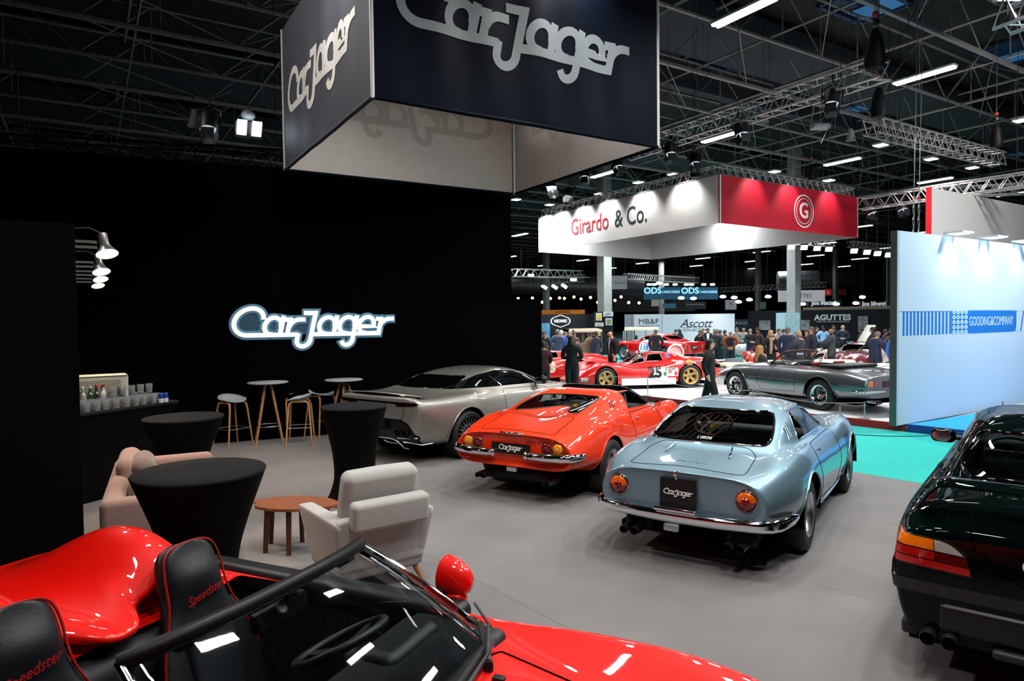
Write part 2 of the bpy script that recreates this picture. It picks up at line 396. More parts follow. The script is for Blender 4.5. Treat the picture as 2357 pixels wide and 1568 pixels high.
    def loops(s, F):
        fs = set(F); E = {}
        for f in F:
            for e in f.edges:
                if sum(1 for g in e.link_faces if g in fs) == 1: E.setdefault(e.verts[0],[]).append(e.verts[1]); E.setdefault(e.verts[1],[]).append(e.verts[0])
        out = []; seen = set()
        for v0 in E:
            if v0 in seen: continue
            lp = [v0]; seen.add(v0); cur = v0
            while True:
                nx = [v for v in E[cur] if v not in seen]
                if not nx: break
                cur = nx[0]; seen.add(cur); lp.append(cur)
            out.append([v.co.copy() for v in lp])
        return sorted(out, key=len, reverse=True)
    def take(s, F, name=None, mat=None, off=0, trim=None, trim_mat=None, trim_name='window_trim', delete=True, parent=None, thick=0):
        """moves faces of the skin into a part of their own; name None only opens a hole"""
        if not F: return None
        lp = s.loops(F)[:1] if trim else []
        o = None
        if name:
            idx = {}; vs = []; fs = []; ns = []
            for f in F:
                q = []
                for v in f.verts:
                    if v not in idx:
                        idx[v] = len(vs); n = s.nrm(v.co); ns.append(n); vs.append(v.co+n*off)
                    q.append(idx[v])
                fs.append(q)
            o = s.mesh(name, vs, fs, ns, mat or s.paint, parent)
        if trim:
            t = MB()
            for l in lp: t.tube(s.thin(l), trim, 6, True)
            t.out(trim_name, trim_mat or BLACK, o or s.root, 60)
        if delete: bmesh.ops.delete(s.bm, geom=F, context='FACES')
        return o
    def thin(s, l, d=.015):
        o = [l[0]]
        for p in l[1:]:
            if (p-o[-1]).length > d: o.append(p)
        return o
    def mesh(s, name, vs, fs, ns, mat, parent=None):
        me = bpy.data.meshes.new(name); me.from_pydata([tuple(v) for v in vs], [], fs); me.materials.append(mat); me.shade_smooth()
        me.normals_split_custom_set_from_vertices([tuple(n) for n in ns])
        o = bpy.data.objects.new(name, me); COL.objects.link(o); o.parent = parent or s.root; return o
    def seam(s, F_or_loop, r=.004, name='panel_gap'):
        l = F_or_loop if isinstance(F_or_loop[0], Vector) else s.loops(F_or_loop)[0]
        MB().tube(s.thin(l,.02), r, 5, True).out(name, DARK, s.root, 60)
    def panel(s, poly, ax, cond, name, mat=None, gap=.004):
        F = s.cut(poly, ax, cond)
        if not F: return
        l = s.loops(F)[0]; o = s.take(F, name, mat)
        MB().tube(s.thin(l,.02), gap, 5, True).out('panel_gap', DARK, o, 60)
        return o
    def arches(s, wb, ra, xin=.45, zc=.32, lip=.012, ra2=None, front=True, mat=None):
        for yc, rr in ((0,ra),(wb,ra2 or ra)):
            if yc and not front: continue
            poly = [(yc+rr*math.cos(math.pi*i/20), zc+rr*math.sin(math.pi*i/20)) for i in range(21)]+[(yc-rr,-.2),(yc+rr,-.2)]
            for sg in (1,-1):
                F = s.cut(poly, 'x', lambda c,n: c.x*sg > xin)
                if not F: continue
                xo = max(abs(v.co.x) for f in F for v in f.verts if v.co.z > zc)
                l = [p for p in s.loops(F)[0]]
                bmesh.ops.delete(s.bm, geom=F, context='FACES')
                m = MB(); P = []
                for x in (sg*(xin-.12), sg*(xo-.015)):
                    P.append([(x, yc+(rr+.004)*math.cos(math.pi*(i/24*1.06-.03)), zc+(rr+.004)*math.sin(math.pi*(i/24*1.06-.03))) for i in range(25)])
                m.grid(P); m.add([(sg*(xin-.12),yc+(rr+.01)*math.cos(math.pi*i/19),zc+(rr+.01)*math.sin(math.pi*i/19)) for i in range(20)],[tuple(range(20))])
                m.out('wheel_well', DARK, s.root, 40)
                top = [p for p in l if abs(((p.y-yc)**2+(p.z-zc)**2)**.5-rr) < .012 and p.z > .2]
                if len(top) > 3 and lip:
                    top = s.thin(sorted(top, key=lambda p: math.atan2(p.y-yc, p.z-zc)), .02)
                    MB().tube(top, lip, 6).out('arch_lip', mat or s.paint, s.root, 60)
    def finish(s, name='body', interior=True):
        bm = s.bm; loose = [v for v in bm.verts if not v.link_faces]; bmesh.ops.delete(bm, geom=loose, context='VERTS')
        bm.verts.index_update(); vs = [v.co.copy() for v in bm.verts]; fs = [[v.index for v in f.verts] for f in bm.faces]
        o = s.mesh(name, vs, fs, [s.nrm(v) for v in vs], s.paint); bm.free(); s.body = o; return o
    def decal(s, name, vs, fs, ax, side, mat, off=.004, tf=lambda p: p, parent=None):
        """flat outline (2-D coordinates in the view plane) laid on the skin"""
        i,j = AXI[ax]; b = bmesh.new()
        V = [b.verts.new((*tf(p)[:2],0)) for p in vs]
        for f in fs:
            try: b.faces.new([V[q] for q in f])
            except Exception: pass
        for _ in range(2):
            long = [e for e in b.edges if e.calc_length() > .06]
            if long: bmesh.ops.subdivide_edges(b, edges=long, cuts=1)
        bmesh.ops.triangulate(b, faces=[f for f in b.faces if len(f.verts) > 4])
        out = []; 
        for v in b.verts:
            p, n = s.hit(ax, v.co.x, v.co.y, side, off)
            if p is None: p = Vector(); p[i]=v.co.x; p[j]=v.co.y; n = Vector((0,0,1))
            out.append((p,n))
        b.verts.index_update(); F = [[v.index for v in f.verts] for f in b.faces]; b.free()
        for k in range(len(F)):
            q = [out[i_][0] for i_ in F[k][:3]]
            if (q[1]-q[0]).cross(q[2]-q[0]).dot(out[F[k][0]][1]) < 0: F[k] = F[k][::-1]
        o = s.mesh(name, [p for p,n in out], F, [n for p,n in out], mat, parent); return o
    def text(s, name, body, size, ax, side, pos, mat, rot=0, shear=0, off=.004, bold=0, sx=1, mirror=False, space=1):
        v, f = text_pts(body, size, 0, shear=shear, bold=bold, sx=sx, space=space); c, sn = math.cos(rot), math.sin(rot); mx = -1 if mirror else 1
        return s.decal(name, v, f, ax, side, mat, off, lambda p: (pos[0]+mx*(c*p[0]-sn*p[1]), pos[1]+sn*p[0]+c*p[1]))
    def disc(s, name, pos, rx, ry, ax, side, mat, off=.004):
        n = 24; v = [pos]+[(pos[0]+rx*math.cos(2*math.pi*i/n), pos[1]+ry*math.sin(2*math.pi*i/n)) for i in range(n)]
        return s.decal(name, v, [(0,i+1,(i+1)%n+1) for i in range(n)], ax, side, mat, off)
    def at_skin(s, ax, a, b, side, off=0):
        p, n = s.hit(ax, a, b, side, off); return p, n
# ---------------------------------------------------------------- wheels (axle along x, outer face towards +x)
_wh = {}
def wheel_proto(kind, Rt, wd, rr, rim, sp=None):
    key = (kind, Rt, wd, rr)
    if key in _wh: return _wh[key]
    h = wd/2; toX = T3((0,0,0),(0,R(90),0))
    t = MB().lathe([(rr-.02,-h*.8),(rr+.01,-h*.95),(rr+(Rt-rr)*.5,-h*1.04),(Rt-.022,-h*.92),(Rt-.004,-h*.6),(Rt,-h*.3),(Rt,h*.3),(Rt-.004,h*.6),(Rt-.022,h*.92),(rr+(Rt-rr)*.5,h*1.04),(rr+.01,h*.95),(rr-.02,h*.8)], 40, toX)
    for q in (-.45,-.15,.15,.45): t.lathe([(Rt+.0012,h*q-.004),(Rt+.0012,h*q+.004)], 40, toX)
    r = MB().lathe([(rr-.012,-h*.9),(rr-.03,-h*.7),(rr-.035,h*.3),(rr-.03,h*.66),(rr+.006,h*.9),(rr+.012,h*.97),(rr+.002,h*1.0),(rr-.014,h*.93),(rr-.03,h*.72)], 40, toX)
    s_ = MB(); hub = MB(); x0 = h*.45
    def P(x, a, q): return (x, q*math.cos(a), q*math.sin(a))
    if kind in ('cast','star','dish'):
        n = {'cast':10,'star':5,'dish':10}[kind]; dx = {'cast':h*.35,'star':h*.2,'dish':-h*.1}[kind]
        s_.lathe([(.0,dx+.02),(.05,dx+.02),(.075,dx),(.08,dx-.03),(0,dx-.03)], 24, toX)
        for i in range(n):
            a = 2*math.pi*i/n+.1; w0, w1 = {'cast':(.022,.03),'star':(.05,.075),'dish':(.03,.045)}[kind]
            q0, q1 = .05, rr-.025; u = Vector((0,-math.sin(a),math.cos(a)))
            for (xa,xb,z) in ((dx+.012, h*.5, 1),):
                A = Vector(P(xa,a,q0)); B = Vector(P((xa+xb)/2-.01*(kind=='dish'),a,(q0+q1)/2)); C_ = Vector(P(xb,a,q1)); V = []
                wm = (w0+w1)/2*(.72 if kind == 'star' else .9)
                for p, ww in ((A,w0),(B,wm),(C_,w1)):
                    for q in (-1,-.55,.55,1): V.append(p+u*ww*q+Vector((-.03 if abs(q)==1 else 0,0,0)))
                s_.add(V, [(k*4+j,k*4+j+1,k*4+4+j+1,k*4+4+j) for k in range(2) for j in range(3)])
    elif kind == 'wire':
        for i in range(36):
            a = 2*math.pi*i/36; b = a+(.5 if i%2 else -.5); x1, x2 = (h*.9,h*.15) if i%4 < 2 else (h*.35,h*.6)
            s_.cyl(P(x1 if i%4>=2 else h*.75,b,.045), P(x2,a,rr-.03), .0042, n=4, caps=False)
        hub.lathe([(0,h*1.0),(.02,h*1.0),(.032,h*.9),(.04,h*.6),(.045,h*.2),(0,h*.2)], 16, toX)
        for i in range(3): hub.cyl(P(h*.92,2.1*i,.0),P(h*.92,2.1*i,.08),.012,.008,n=5)
    elif kind == 'mesh':
        for i in range(11):
            a = 2*math.pi*i/11; d = math.pi/11
            q = [(.05,0,h*.55),(rr*.42,0,h*.68)]
            s_.tube([P(x,a+o,k) for k,o,x in q], .009, 4)
            for sg in (-1,1):
                s_.tube([P(h*.68,a,rr*.42),P(h*.75,a+sg*d*.55,rr*.62),P(h*.8,a+sg*d*.5,rr-.012)], .0085, 4)
            s_.tube([P(h*.75,a+d*.55,rr*.62),P(h*.74,a+d,rr*.5),P(h*.75,a+d*1.45,rr*.62)], .0075, 4)
        s_.lathe([(.03,h*.6),(.06,h*.6),(.07,h*.5)], 20, toX)
        hub.lathe([(0,-h*.1),(.165,-h*.1),(.165,-h*.16),(0,-h*.16)], 28, toX)
    if kind in ('cast','star','dish'):
        hub.lathe([(0,h*.35+.03),(.022,h*.35+.03),(.03,h*.35+.015),(.034,h*.2),(0,h*.2)], 14, toX)
    _wh[key] = (t, r, s_, hub); return _wh[key]
def wheels(car, kind, Rt, wd, rr, wb, track, rim, spoke, hubm=CHROME, trackf=None, Rf=None, wdf=None, back=None, rrf=None):
    """four wheels; meshes shared between the two of an axle"""
    for yc, tr, RR, ww, r2 in ((0,track,Rt,wd,rr),(wb,trackf or track,Rf or Rt,wdf or wd,rrf or rr)):
        t, r, s_, hub = wheel_proto(kind, RR, ww, r2, rim)
        first = None
        for sg in (1,-1):
            loc = (sg*tr/2, yc, RR)
            if first is None:
                o = r.out('wheel', rim, car.root, 50); t.out('tyre', RUBBER, o, 50)
                if s_.f: s_.out('spokes', spoke, o, 40)
                if hub.f: hub.out('hub', hubm, o, 40)
                if back: MB().lathe([(0,-ww*.3),(r2-.03,-ww*.3)],24,T3((0,0,0),(0,R(90),0))).out('brake_disc', back, o, 40)
                first = o
            else: o = copy_tree(first, car.root)
            o.location = loc; o.rotation_euler = (0 if sg > 0 else .4, 0, 0 if sg > 0 else math.pi)
def pane(name, lens_mats, car, pts, thick=.012, mat=None, parent=None):
    """flat plate through 4 corner points (e.g. a number plate), raised towards its normal"""
    a,b,c,d = [Vector(p) for p in pts]; n = (b-a).cross(d-a).normalized()*thick
    return MB().add([a,b,c,d,a+n,b+n,c+n,d+n],[(3,2,1,0),(4,5,6,7),(0,1,5,4),(1,2,6,5),(2,3,7,6),(3,0,4,7)]).out(name, mat, parent or car.root, 20)
def lamp(car, name, p, n, r, mat, depth=.02, ring=CHROME, ringr=.008, parent=None, bowl=None):
    q = Vector(n).to_track_quat('Z','X').to_matrix().to_4x4(); q.translation = Vector(p)
    o = MB().lathe([(r,-.01),(r*.97,depth*.4),(r*.75,depth*.85),(r*.4,depth),(0.0001,depth*1.03)], 24, q).out(name, mat, parent or car.root, 60)
    if ring: MB().lathe([(r+ringr,-.012),(r+ringr,.006),(r+ringr*.3,depth*.45),(r-.002,.006)], 24, q).out('bezel', ring, o, 50)
    return o
def logo_plate(car, x0, x1, zb, zt, yb, yt, name='number_plate', wfrac=.8):
    o = pane(name, None, car, [(x0,yb,zb),(x1,yb,zb),(x1,yt,zt),(x0,yt,zt)], .014, M('black_plate','08090b',.35))
    m = frame(((x0+x1)/2,(yb+yt)/2-.016,(zb+zt)/2),(1,0,0),(0,yt-yb,zt-zb))
    logo(MB(), m, (x1-x0)*wfrac, .002).out('lettering', M('plate_print','e3e3e0',.5), o, 0); return o
def steering(car, p, az, tilt, r, rim, spokes, hubm, tr=.012):
    m = frame(p, (1,0,0), (0,math.sin(tilt),math.cos(tilt)))
    o = MB().tube([m@Vector((r*math.cos(2*math.pi*i/32),r*math.sin(2*math.pi*i/32),0)) for i in range(32)], tr, 8, True).out('steering_wheel', rim, car.root, 60)
    b = MB()
    for a in (R(5),R(175),R(270)): b.add([m@Vector((r*q*math.cos(a)-sg*w_*math.sin(a), r*q*math.sin(a)+sg*w_*math.cos(a), .002-.03*(1-q))) for q,w_ in ((.12,.035),(1,.016)) for sg in (-1,1)],[(0,1,3,2)])
    b.out('spokes', spokes, o, 0)
    MB().lathe([(0,.012),(.03,.012),(.045,0),(.05,-.03)],20,m@T3((0,0,-.025))).out('horn_button', hubm, o, 50)
    MB().cyl(m@Vector((0,0,-.05)), m@Vector((0,0,-.35)), .03).out('column', BLACK, o, 50); return o
def seat(car, x, y, z0=.18, mat=None, h=.62, wdt=.48, rec=.3, head=True, name='seat', piping=None):
    mt = mat or LEATHER
    o = MB().soft((x,y+.1,z0+.08),(wdt,.5,.16),.05).out(name, mt, car.root, 60)
    m = T3((x,y-.16,z0+.1),(-rec,0,0)).__matmul__(Matrix.Identity(4))
    m = T3((x,y-.12,z0+.1),(rec,0,0))
    MB().soft((0,0,h/2),(wdt,.13,h),.06,4,m).out('backrest', mt, o, 60)
    if head: MB().soft((0,.0,h+.08),(wdt*.55,.1,.17),.045,4,m).out('headrest', mt, o, 60)
    return o
def tub(car, y0, y1, hw, z0, z1, mat=None):
    """dark cabin floor, sides and firewall"""
    V = [(-hw,y0,z0),(hw,y0,z0),(hw,y1,z0),(-hw,y1,z0),(-hw,y0,z1),(hw,y0,z1),(hw,y1,z1),(-hw,y1,z1)]
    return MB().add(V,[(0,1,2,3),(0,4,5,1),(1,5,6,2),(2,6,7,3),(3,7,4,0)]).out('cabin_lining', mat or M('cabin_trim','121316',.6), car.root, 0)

# ---------------------------------------------------------------- the hall: floors, walls, roof
D2 = Vector((.616,-.788,0)); N2 = Vector((.788,.616,0))        # the aisle edge and its normal
def nd(n, d, z=0): return N2*n+D2*d+Vector((0,0,z))
def slab(name, pts, z0, z1, mat, parent=None, kind=True):
    A = sum(pts[k-1][0]*pts[k][1]-pts[k][0]*pts[k-1][1] for k in range(len(pts)))
    if A < 0: pts = list(pts)[::-1]
    k = len(pts); v = [(p[0],p[1],z0) for p in pts]+[(p[0],p[1],z1) for p in pts]
    o = MB().add(v,[tuple(range(k))[::-1],tuple(range(k,2*k))]+[(i,(i+1)%k,k+(i+1)%k,k+i) for i in range(k)]).out(name,mat,parent,0)
    if kind and parent is None: o['kind'] = 'structure'
    return o
FL = slab('floor',[(-60,-25),(95,-25),(95,120),(-60,120)],-.12,-.012,M('hall_concrete','3a4042',.6,var=.12,vscale=.6))
CARP = M('grey_carpet','706d6c',.95,bump=.35,bscale=350,var=.10,vscale=1.3)
TEAL = M('teal_carpet','14a39a',.95,bump=.35,bscale=350,var=.06,vscale=2)
for i in range(14):                                              # carpet strips with fine seams
    a, b = 9.0-2.0*i, 9.0-2.0*(i+1)
    slab('carpet_strip',[nd(a-.0015,-22),nd(a-.0015,14),nd(b+.0015,14),nd(b+.0015,-22)],-.012,0,CARP,FL)
for i in range(2): slab('aisle_strip',[nd(9+1.91*i+.003,-22),nd(9+1.91*i+.003,16),nd(9+1.91*(i+1),16),nd(9+1.91*(i+1),-22)],-.012,0,TEAL,FL)
slab('aisle_carpet',[nd(27.5,-40),nd(27.5,40),nd(34,40),nd(34,-40)],-.012,0,TEAL,FL)
# white raised stand with red edge, and the blue stand beside it
WHT = M('white_platform','dcdde0',.45,var=.04,vscale=1); REDE = M('red_edge','a50f1c',.4)
p0 = at(2050,985,.13); d0 = p0.dot(D2)
pf = tag(slab('display_platform',[nd(12.87,d0-16),nd(12.87,d0),nd(27,d0+1.5),nd(27,d0-16)],0,.13,WHT),'white raised display platform with dark red edge','platform',kind='structure')
slab('edge_board',[nd(12.82,d0-16),nd(12.82,d0),nd(12.868,d0),nd(12.868,d0-16)],0,.135,REDE,pf)
pb = tag(slab('blue_platform',[nd(12.87,d0+.03),nd(12.87,d0+12),nd(24,d0+12),nd(24,d0+1.6)],0,.13,M('bright_blue_carpet','1a93d8',.9,bump=.2,bscale=300)),'bright blue carpeted platform with navy edge','platform',kind='structure')
slab('edge_board',[nd(12.82,d0+.03),nd(12.82,d0+12),nd(12.868,d0+12),nd(12.868,d0+.03)],0,.135,M('navy_edge','14337c',.4),pb)
# black back wall of the stand, in panels
WD = Vector((.913,.408,0)).normalized(); WN = Vector((WD.y,-WD.x,0)); W0 = Vector((-5.206,11.41,0))
def wall_s(u):
    d = ray(u,740); k = d.x/d.y; return (k*W0.y-W0.x)/(WD.x-k*WD.y)
WB = M('black_wall_cloth','020203',.9,bump=.2,bscale=120,spec=.04); WB2 = M('black_wall_cloth_upper','020203',.92,bump=.2,bscale=120,spec=.04)
sR, sL = wall_s(1246), wall_s(1179)
def wallbox(name, s0, s1, z0, z1, mat, parent, t=.06, off=0):
    a, b = W0+WD*s0+WN*off, W0+WD*s1+WN*off; c = [(a-WN*t),(b-WN*t),b,a]
    return slab(name,c,z0,z1,mat,parent)
bw = wallbox('wall_back',-6.5,sL,0,4.8,M('wall_core','020203',.9,spec=.05),None,.05,-.06); bw['kind'] = 'structure'; bw['label'] = 'tall black stand wall carrying the lit script sign'
n = 13
for i in range(n):
    a, b = -6.5+(sR+6.5)*i/n, -6.5+(sR+6.5)*(i+1)/n
    wallbox('wall_panel',a+.002,b-.002,.0,2.497,WB,bw)
    b2 = min(b, sL)
    if b2 > a: wallbox('upper_wall_panel',a+.002,b2-.002,2.503,4.8,WB2,bw,.05,-.012)
# partition at the left and the return wall behind it
PB = Vector((-2.985,4.6,0)); E1d = E1
pl = slab('wall_left',[PB,PB-E1d*4,PB-E1d*4+E2*.09,PB+E2*.09],0,2.76,M('partition_black','040506',.8,bump=.2,bscale=100,spec=.05)); pl['label'] = 'near black partition wall at the left edge'
rt = slab('wall_return',[PB+E2*.1-E1*.42,PB+E2*6.2-E1*.42,PB+E2*6.2-E1*.54,PB+E2*.1-E1*.54],2.3,2.76,M('partition_black','040506',.8))
slab('lit_edge_strip',[PB+E2*.092-E1*.005,PB+E2*.092-E1*.06,PB+E2*.13-E1*.06,PB+E2*.13-E1*.005],.9,2.74,M('warm_lit_edge','b08a70',.7),pl)  # beige strip: warm lamp light on the partition end, put into the colour
slab('end_post',[PB+E2*6.1-E1*.44,PB+E2*6.2-E1*.44,PB+E2*6.2-E1*.54,PB+E2*6.1-E1*.54],0,2.3,M('partition_black','040506',.8),rt)
# back of the hall
FW = M('far_wall_dark','0e1215',.9); 
slab('wall_far',[(-60,119),(95,119),(95,120),(-60,120)],0,14,FW); slab('wall_east',[(94,-25),(95,-25),(95,120),(94,120)],0,14,FW); slab('wall_west',[(-60,-25),(-59,-25),(-59,120),(-60,120)],0,14,FW); slab('wall_near',[(-60,-25),(95,-25),(95,-24),(-60,-24)],0,14,FW)
DECK = M('roof_deck','0d0f11',.8)
ro = MB()
ZC, ZT, ZD = 9.07, 10.6, 10.9
rows = []
for i in range(301):
    q = -60+180*i/300.; rows.append([E1*-70+E2*q+Vector((0,0,ZD+(.05 if i%2 else -.05))), E1*130+E2*q+Vector((0,0,ZD+(.05 if i%2 else -.05)))])
ro.grid(rows); ce = struct('ceiling',ro,DECK,'dark ribbed roof deck above the steel trusses',smooth=0)
# pitched dark baffles between the trusses
BAF = M('roof_baffle','2a3036',.9)
TUBE = M('grey_roof_steel','7b7874',.5,.1)
e2of = lambda i: 7*(1.212+.348*i)
for i in range(-2,26):
    e2 = e2of(i); thick = .075 if i%2 == 0 else .05
    m = MB(); P = lambda s, z, de=0: E1*s+E2*(e2+de)+Vector((0,0,z))
    s0, s1 = (-34, 62); st = 3.4
    m.cyl(P(s0,ZC),P(s1,ZC),thick,n=6); m.cyl(P(s0,ZT),P(s1,ZT),thick*.8,n=5)
    s = s0; k = 0
    while s < s1-st:
        m.cyl(P(s,ZC),P(s+st/2,ZT),.017,n=4,caps=False); m.cyl(P(s+st/2,ZT),P(s+st,ZC),.017,n=4,caps=False); m.cyl(P(s+st/2,ZT),P(s+st/2,ZC),.02,n=4,caps=False)
        if k%2 == 0:
            m.cyl(P(s,ZC),P(s+st,ZC+.02,2.436),.015,n=4,caps=False)
        if k%2: m.cyl(P(s,ZC),P(s+st/2,ZT,2.436),.013,n=4,caps=False)
        s += st; k += 1
    struct('trim_%d'%(i+3),m,TUBE,'long tubular roof truss with zigzag bracing').__setitem__('kind','structure')
for i in range(-8,14):
    s = i*6.8*.5+1.2; m = MB(); m.cyl(E1*s+E2*-14+Vector((0,0,ZC+.06)),E1*s+E2*80+Vector((0,0,ZC+.06)),.05 if i%2 else .035,n=5)
    if i%2 == 0: m.cyl(E1*s+E2*-14+Vector((0,0,ZT-.1)),E1*s+E2*80+Vector((0,0,ZT-.1)),.05,n=5)
    struct('trim_%d'%(i+40),m,TUBE,'cross tube of the roof')
for i,(e,w_,z0,z1) in enumerate(((23.2,3.0,10.0,10.75),(29.5,3.0,10.0,10.7),(36.5,3.0,10.0,10.7),(12.6,2.2,10.2,10.7),(16.6,.4,10.1,10.8))):   # deep dark beams and ducts
    slab('trim_%d'%(70+i),[E1*-40+E2*e,E1*65+E2*e,E1*65+E2*(e+w_),E1*-40+E2*(e+w_)],z0,z1,BAF)
# skylights in the deck
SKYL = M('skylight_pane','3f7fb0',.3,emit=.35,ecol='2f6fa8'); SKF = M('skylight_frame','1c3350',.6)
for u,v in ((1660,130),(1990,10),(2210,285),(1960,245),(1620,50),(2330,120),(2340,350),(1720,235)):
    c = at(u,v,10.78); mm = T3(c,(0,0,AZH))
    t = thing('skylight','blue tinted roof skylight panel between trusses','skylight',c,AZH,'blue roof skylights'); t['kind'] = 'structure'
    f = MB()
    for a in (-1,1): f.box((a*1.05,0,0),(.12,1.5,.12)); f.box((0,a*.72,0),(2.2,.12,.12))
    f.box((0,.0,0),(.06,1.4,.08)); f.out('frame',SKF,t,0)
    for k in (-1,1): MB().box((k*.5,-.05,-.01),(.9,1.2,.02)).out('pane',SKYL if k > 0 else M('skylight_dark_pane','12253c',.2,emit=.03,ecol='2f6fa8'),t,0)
# concrete columns
CON = M('column_concrete','8a8a88',.85,var=.12,vscale=2)
def column(u, w_px, depth, base=0, name='pillar'):
    c = atd(u,735,depth); w_ = w_px/FPX*depth/1.15
    o = MB().box((0,0,5.2),(w_,w_,10.4)).box((w_*.52,0,5.2),(.04,w_*.3,10.4)).out(name,CON,None,0,(c.x,c.y,0),(0,0,AZH)); o['kind'] = 'structure'; return o, w_
c1,_ = column(1392,27,36); c2,w2 = column(1827,25,33)
for u,w_,d in ((1258,13,58),(1523,10,72),(1745,11,64),(1922,9,72)): column(u,w_,d)

# ---------------------------------------------------------------- signs, hanging boxes, booth walls
ZV = Vector((0,0,1))
# lit script sign on the back wall
def on_wall(u, v):
    s = wall_s(u); p = W0+WD*s; d = ray(u,v); t = p.y/d.y; return Vector((p.x,p.y,CAMH+d.z*t)) 
a, b = on_wall(530,760), on_wall(898,745)
ctr = (a+b)/2; ctr.z = (on_wall(715,758)).z; wd = (Vector((b.x,b.y,0))-Vector((a.x,a.y,0))).length
sg = thing('lit_wall_sign','glowing white script sign with pale blue outline on black wall','sign',ctr+WN*.01)
fr = frame((0,0,0),WD,ZV)
MB_ = logo(MB(),fr,wd,.05,1.18); MB_.out('outline_tray',M('pale_blue_tray','5f8ea8',.4,emit=.10,ecol='5f9cc0'),sg,0)
fill = MB()
sc_ = wd/20.6
for poly in ([(1.3,-.1),(.72,.6),(.75,1.5),(1.4,2.4),(2.5,2.9),(3.3,2.5),(3.9,2.0),(5.3,1.95),(7,1.8),(8.9,2.2),(9.9,2.4),(9.8,1),(9.2,-.2)],[(9.5,0),(10.4,1.8),(19,1.8),(18.6,-.1)]):
    fill.prism([((x-10.3)*sc_,(y-.45)*sc_) for x,y in poly],.03,fr)
fill.out('backing',M('blue_grey_backing','2c5368',.5,emit=.05,ecol='3f7896'),sg,0)
logo(MB(),fr@T3((0,0,.05)),wd,.03,.57).out('lettering',M('lit_letters','c8c8c8',.4,emit=.82,ecol='f6f3ee'),sg,0)
# the stand's own hanging box: four printed cloths on a frame
K_ = 2.5
def hz(u): return CY-FPX*TILT-.011*(u-CX)
def hang(u, v): 
    return at(u,v,CAMH+K_)
nb, rb, lb, fb = hang(858,221), hang(1515,337), hang(656,390), hang(1184,446)
zt_ = CAMH+K_+2.25
cu = thing('hanging_banner_box','large dark hanging box of printed cloth with pale script, open underneath','banner',(0,0,0))
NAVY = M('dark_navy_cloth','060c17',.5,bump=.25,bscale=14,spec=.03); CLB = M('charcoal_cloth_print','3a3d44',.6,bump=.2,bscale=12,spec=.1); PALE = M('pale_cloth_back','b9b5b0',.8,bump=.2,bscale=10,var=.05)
def cloth(name, a, b, matf, matb, wave=.018, ins=.06, ripples=7, seed=0):
    d = (b-a); L = d.length; d = d.normalized(); nrm_ = d.cross(ZV); a2, L2 = a+d*ins, L-2*ins
    nx, nz = 90, 26; P = []; Q = []
    for i in range(nx+1):
        x = i/nx; r1 = []; r2 = []
        for j in range(nz+1):
            z = j/nz; e = math.sin(math.pi*x)**.5
            wv = wave*e*(math.sin(ripples*2*math.pi*x+seed+1.5*z)*.5+.6*math.sin(2.3*ripples*x+seed*2-2*z))*(.35+.65*math.sin(math.pi*min(1,z*1.1)))
            p = a2+d*(L2*x)+ZV*((zt_-a.z)*z)+nrm_*wv; r1.append(p); r2.append(p-nrm_*.006)
        P.append(r1); Q.append(r2)
    o = MB().grid(P).out(name,matf,cu,180); MB().grid(Q,flip=True).out('cloth_back',matb,o,180)
    MB().tube([p[0]-ZV*.01 for p in P[::5]]+[P[-1][0]-ZV*.01],.028,8).out('hem_rod',matf,o,60)
    return d, nrm_, P
cloths = {}
def logo_on(P, nrm_, wfrac, zfrac, mat, mirror=False, off=.006, name='lettering', x0=.5, height=None):
    """wordmark laid on the cloth"""
    nx, nz = len(P)-1, len(P[0])-1; mb = MB(); L = (P[-1][0]-P[0][0]).length; H = (P[0][-1]-P[0][0]).length; s = L*wfrac/20.6
    tmp = MB(); logo(tmp,Matrix.Identity(4),L*wfrac,.0001)
    def f(x,y):
        uu = min(max((x0 + (-x if mirror else x)/L)*nx,0),nx-.001); vv = min(max((zfrac+y/H)*nz,0),nz-.001); i,j = int(uu),int(vv); fu,fv = uu-i,vv-j
        return P[i][j]*(1-fu)*(1-fv)+P[i+1][j]*fu*(1-fv)+P[i][j+1]*(1-fu)*fv+P[i+1][j+1]*fu*fv
    for st in LOGO:
        dense = []
        for q in range(len(st)-1):
            A, B = Vector(st[q]), Vector(st[q+1]); n_ = max(1,int((B-A).length/.5))
            dense += [tuple(A.lerp(B,t/n_)) for t in range(n_)]
        dense.append(st[-1]); L_, R_ = ribbon(dense,.70)
        rows = [[f((p.x-10.3)*s,(p.y-.45)*s)+nrm_*off for p in (l,(l+r)/2,r)] for l,r in zip(L_,R_)]
        mb.grid(rows)
    return mb.out(name,mat,cu,180)
d,n_,P = cloth('front_cloth',nb,rb,NAVY,PALE,.035,.02,6,.5); cloths['f'] = (d,n_,P); 
logo_on(P,n_,.80,.46,M('grey_print','7b8184',.55,spec=.2),name='front_lettering',x0=.46)
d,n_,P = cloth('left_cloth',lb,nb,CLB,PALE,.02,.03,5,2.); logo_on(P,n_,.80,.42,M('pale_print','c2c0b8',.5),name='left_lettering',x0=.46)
d,n_,P = cloth('far_cloth',fb,lb,NAVY,PALE,.02,.05,4,3.); logo_on(P,n_,.80,.50,M('show_through_print','a39d97',.8),off=-.009,name='show_through_lettering')
d,n_,P = cloth('right_cloth',rb,fb,NAVY,PALE,.02,.05,4,4.); logo_on(P,n_,.80,.50,M('show_through_print','a39d97',.8),off=-.009,name='show_through_lettering')
for p in (nb,rb,lb,fb): MB().cyl(p+ZV*-.02,Vector((p.x,p.y,zt_)),.022).out('corner_post',M('white_post','c8c8c8',.5),cu,60)
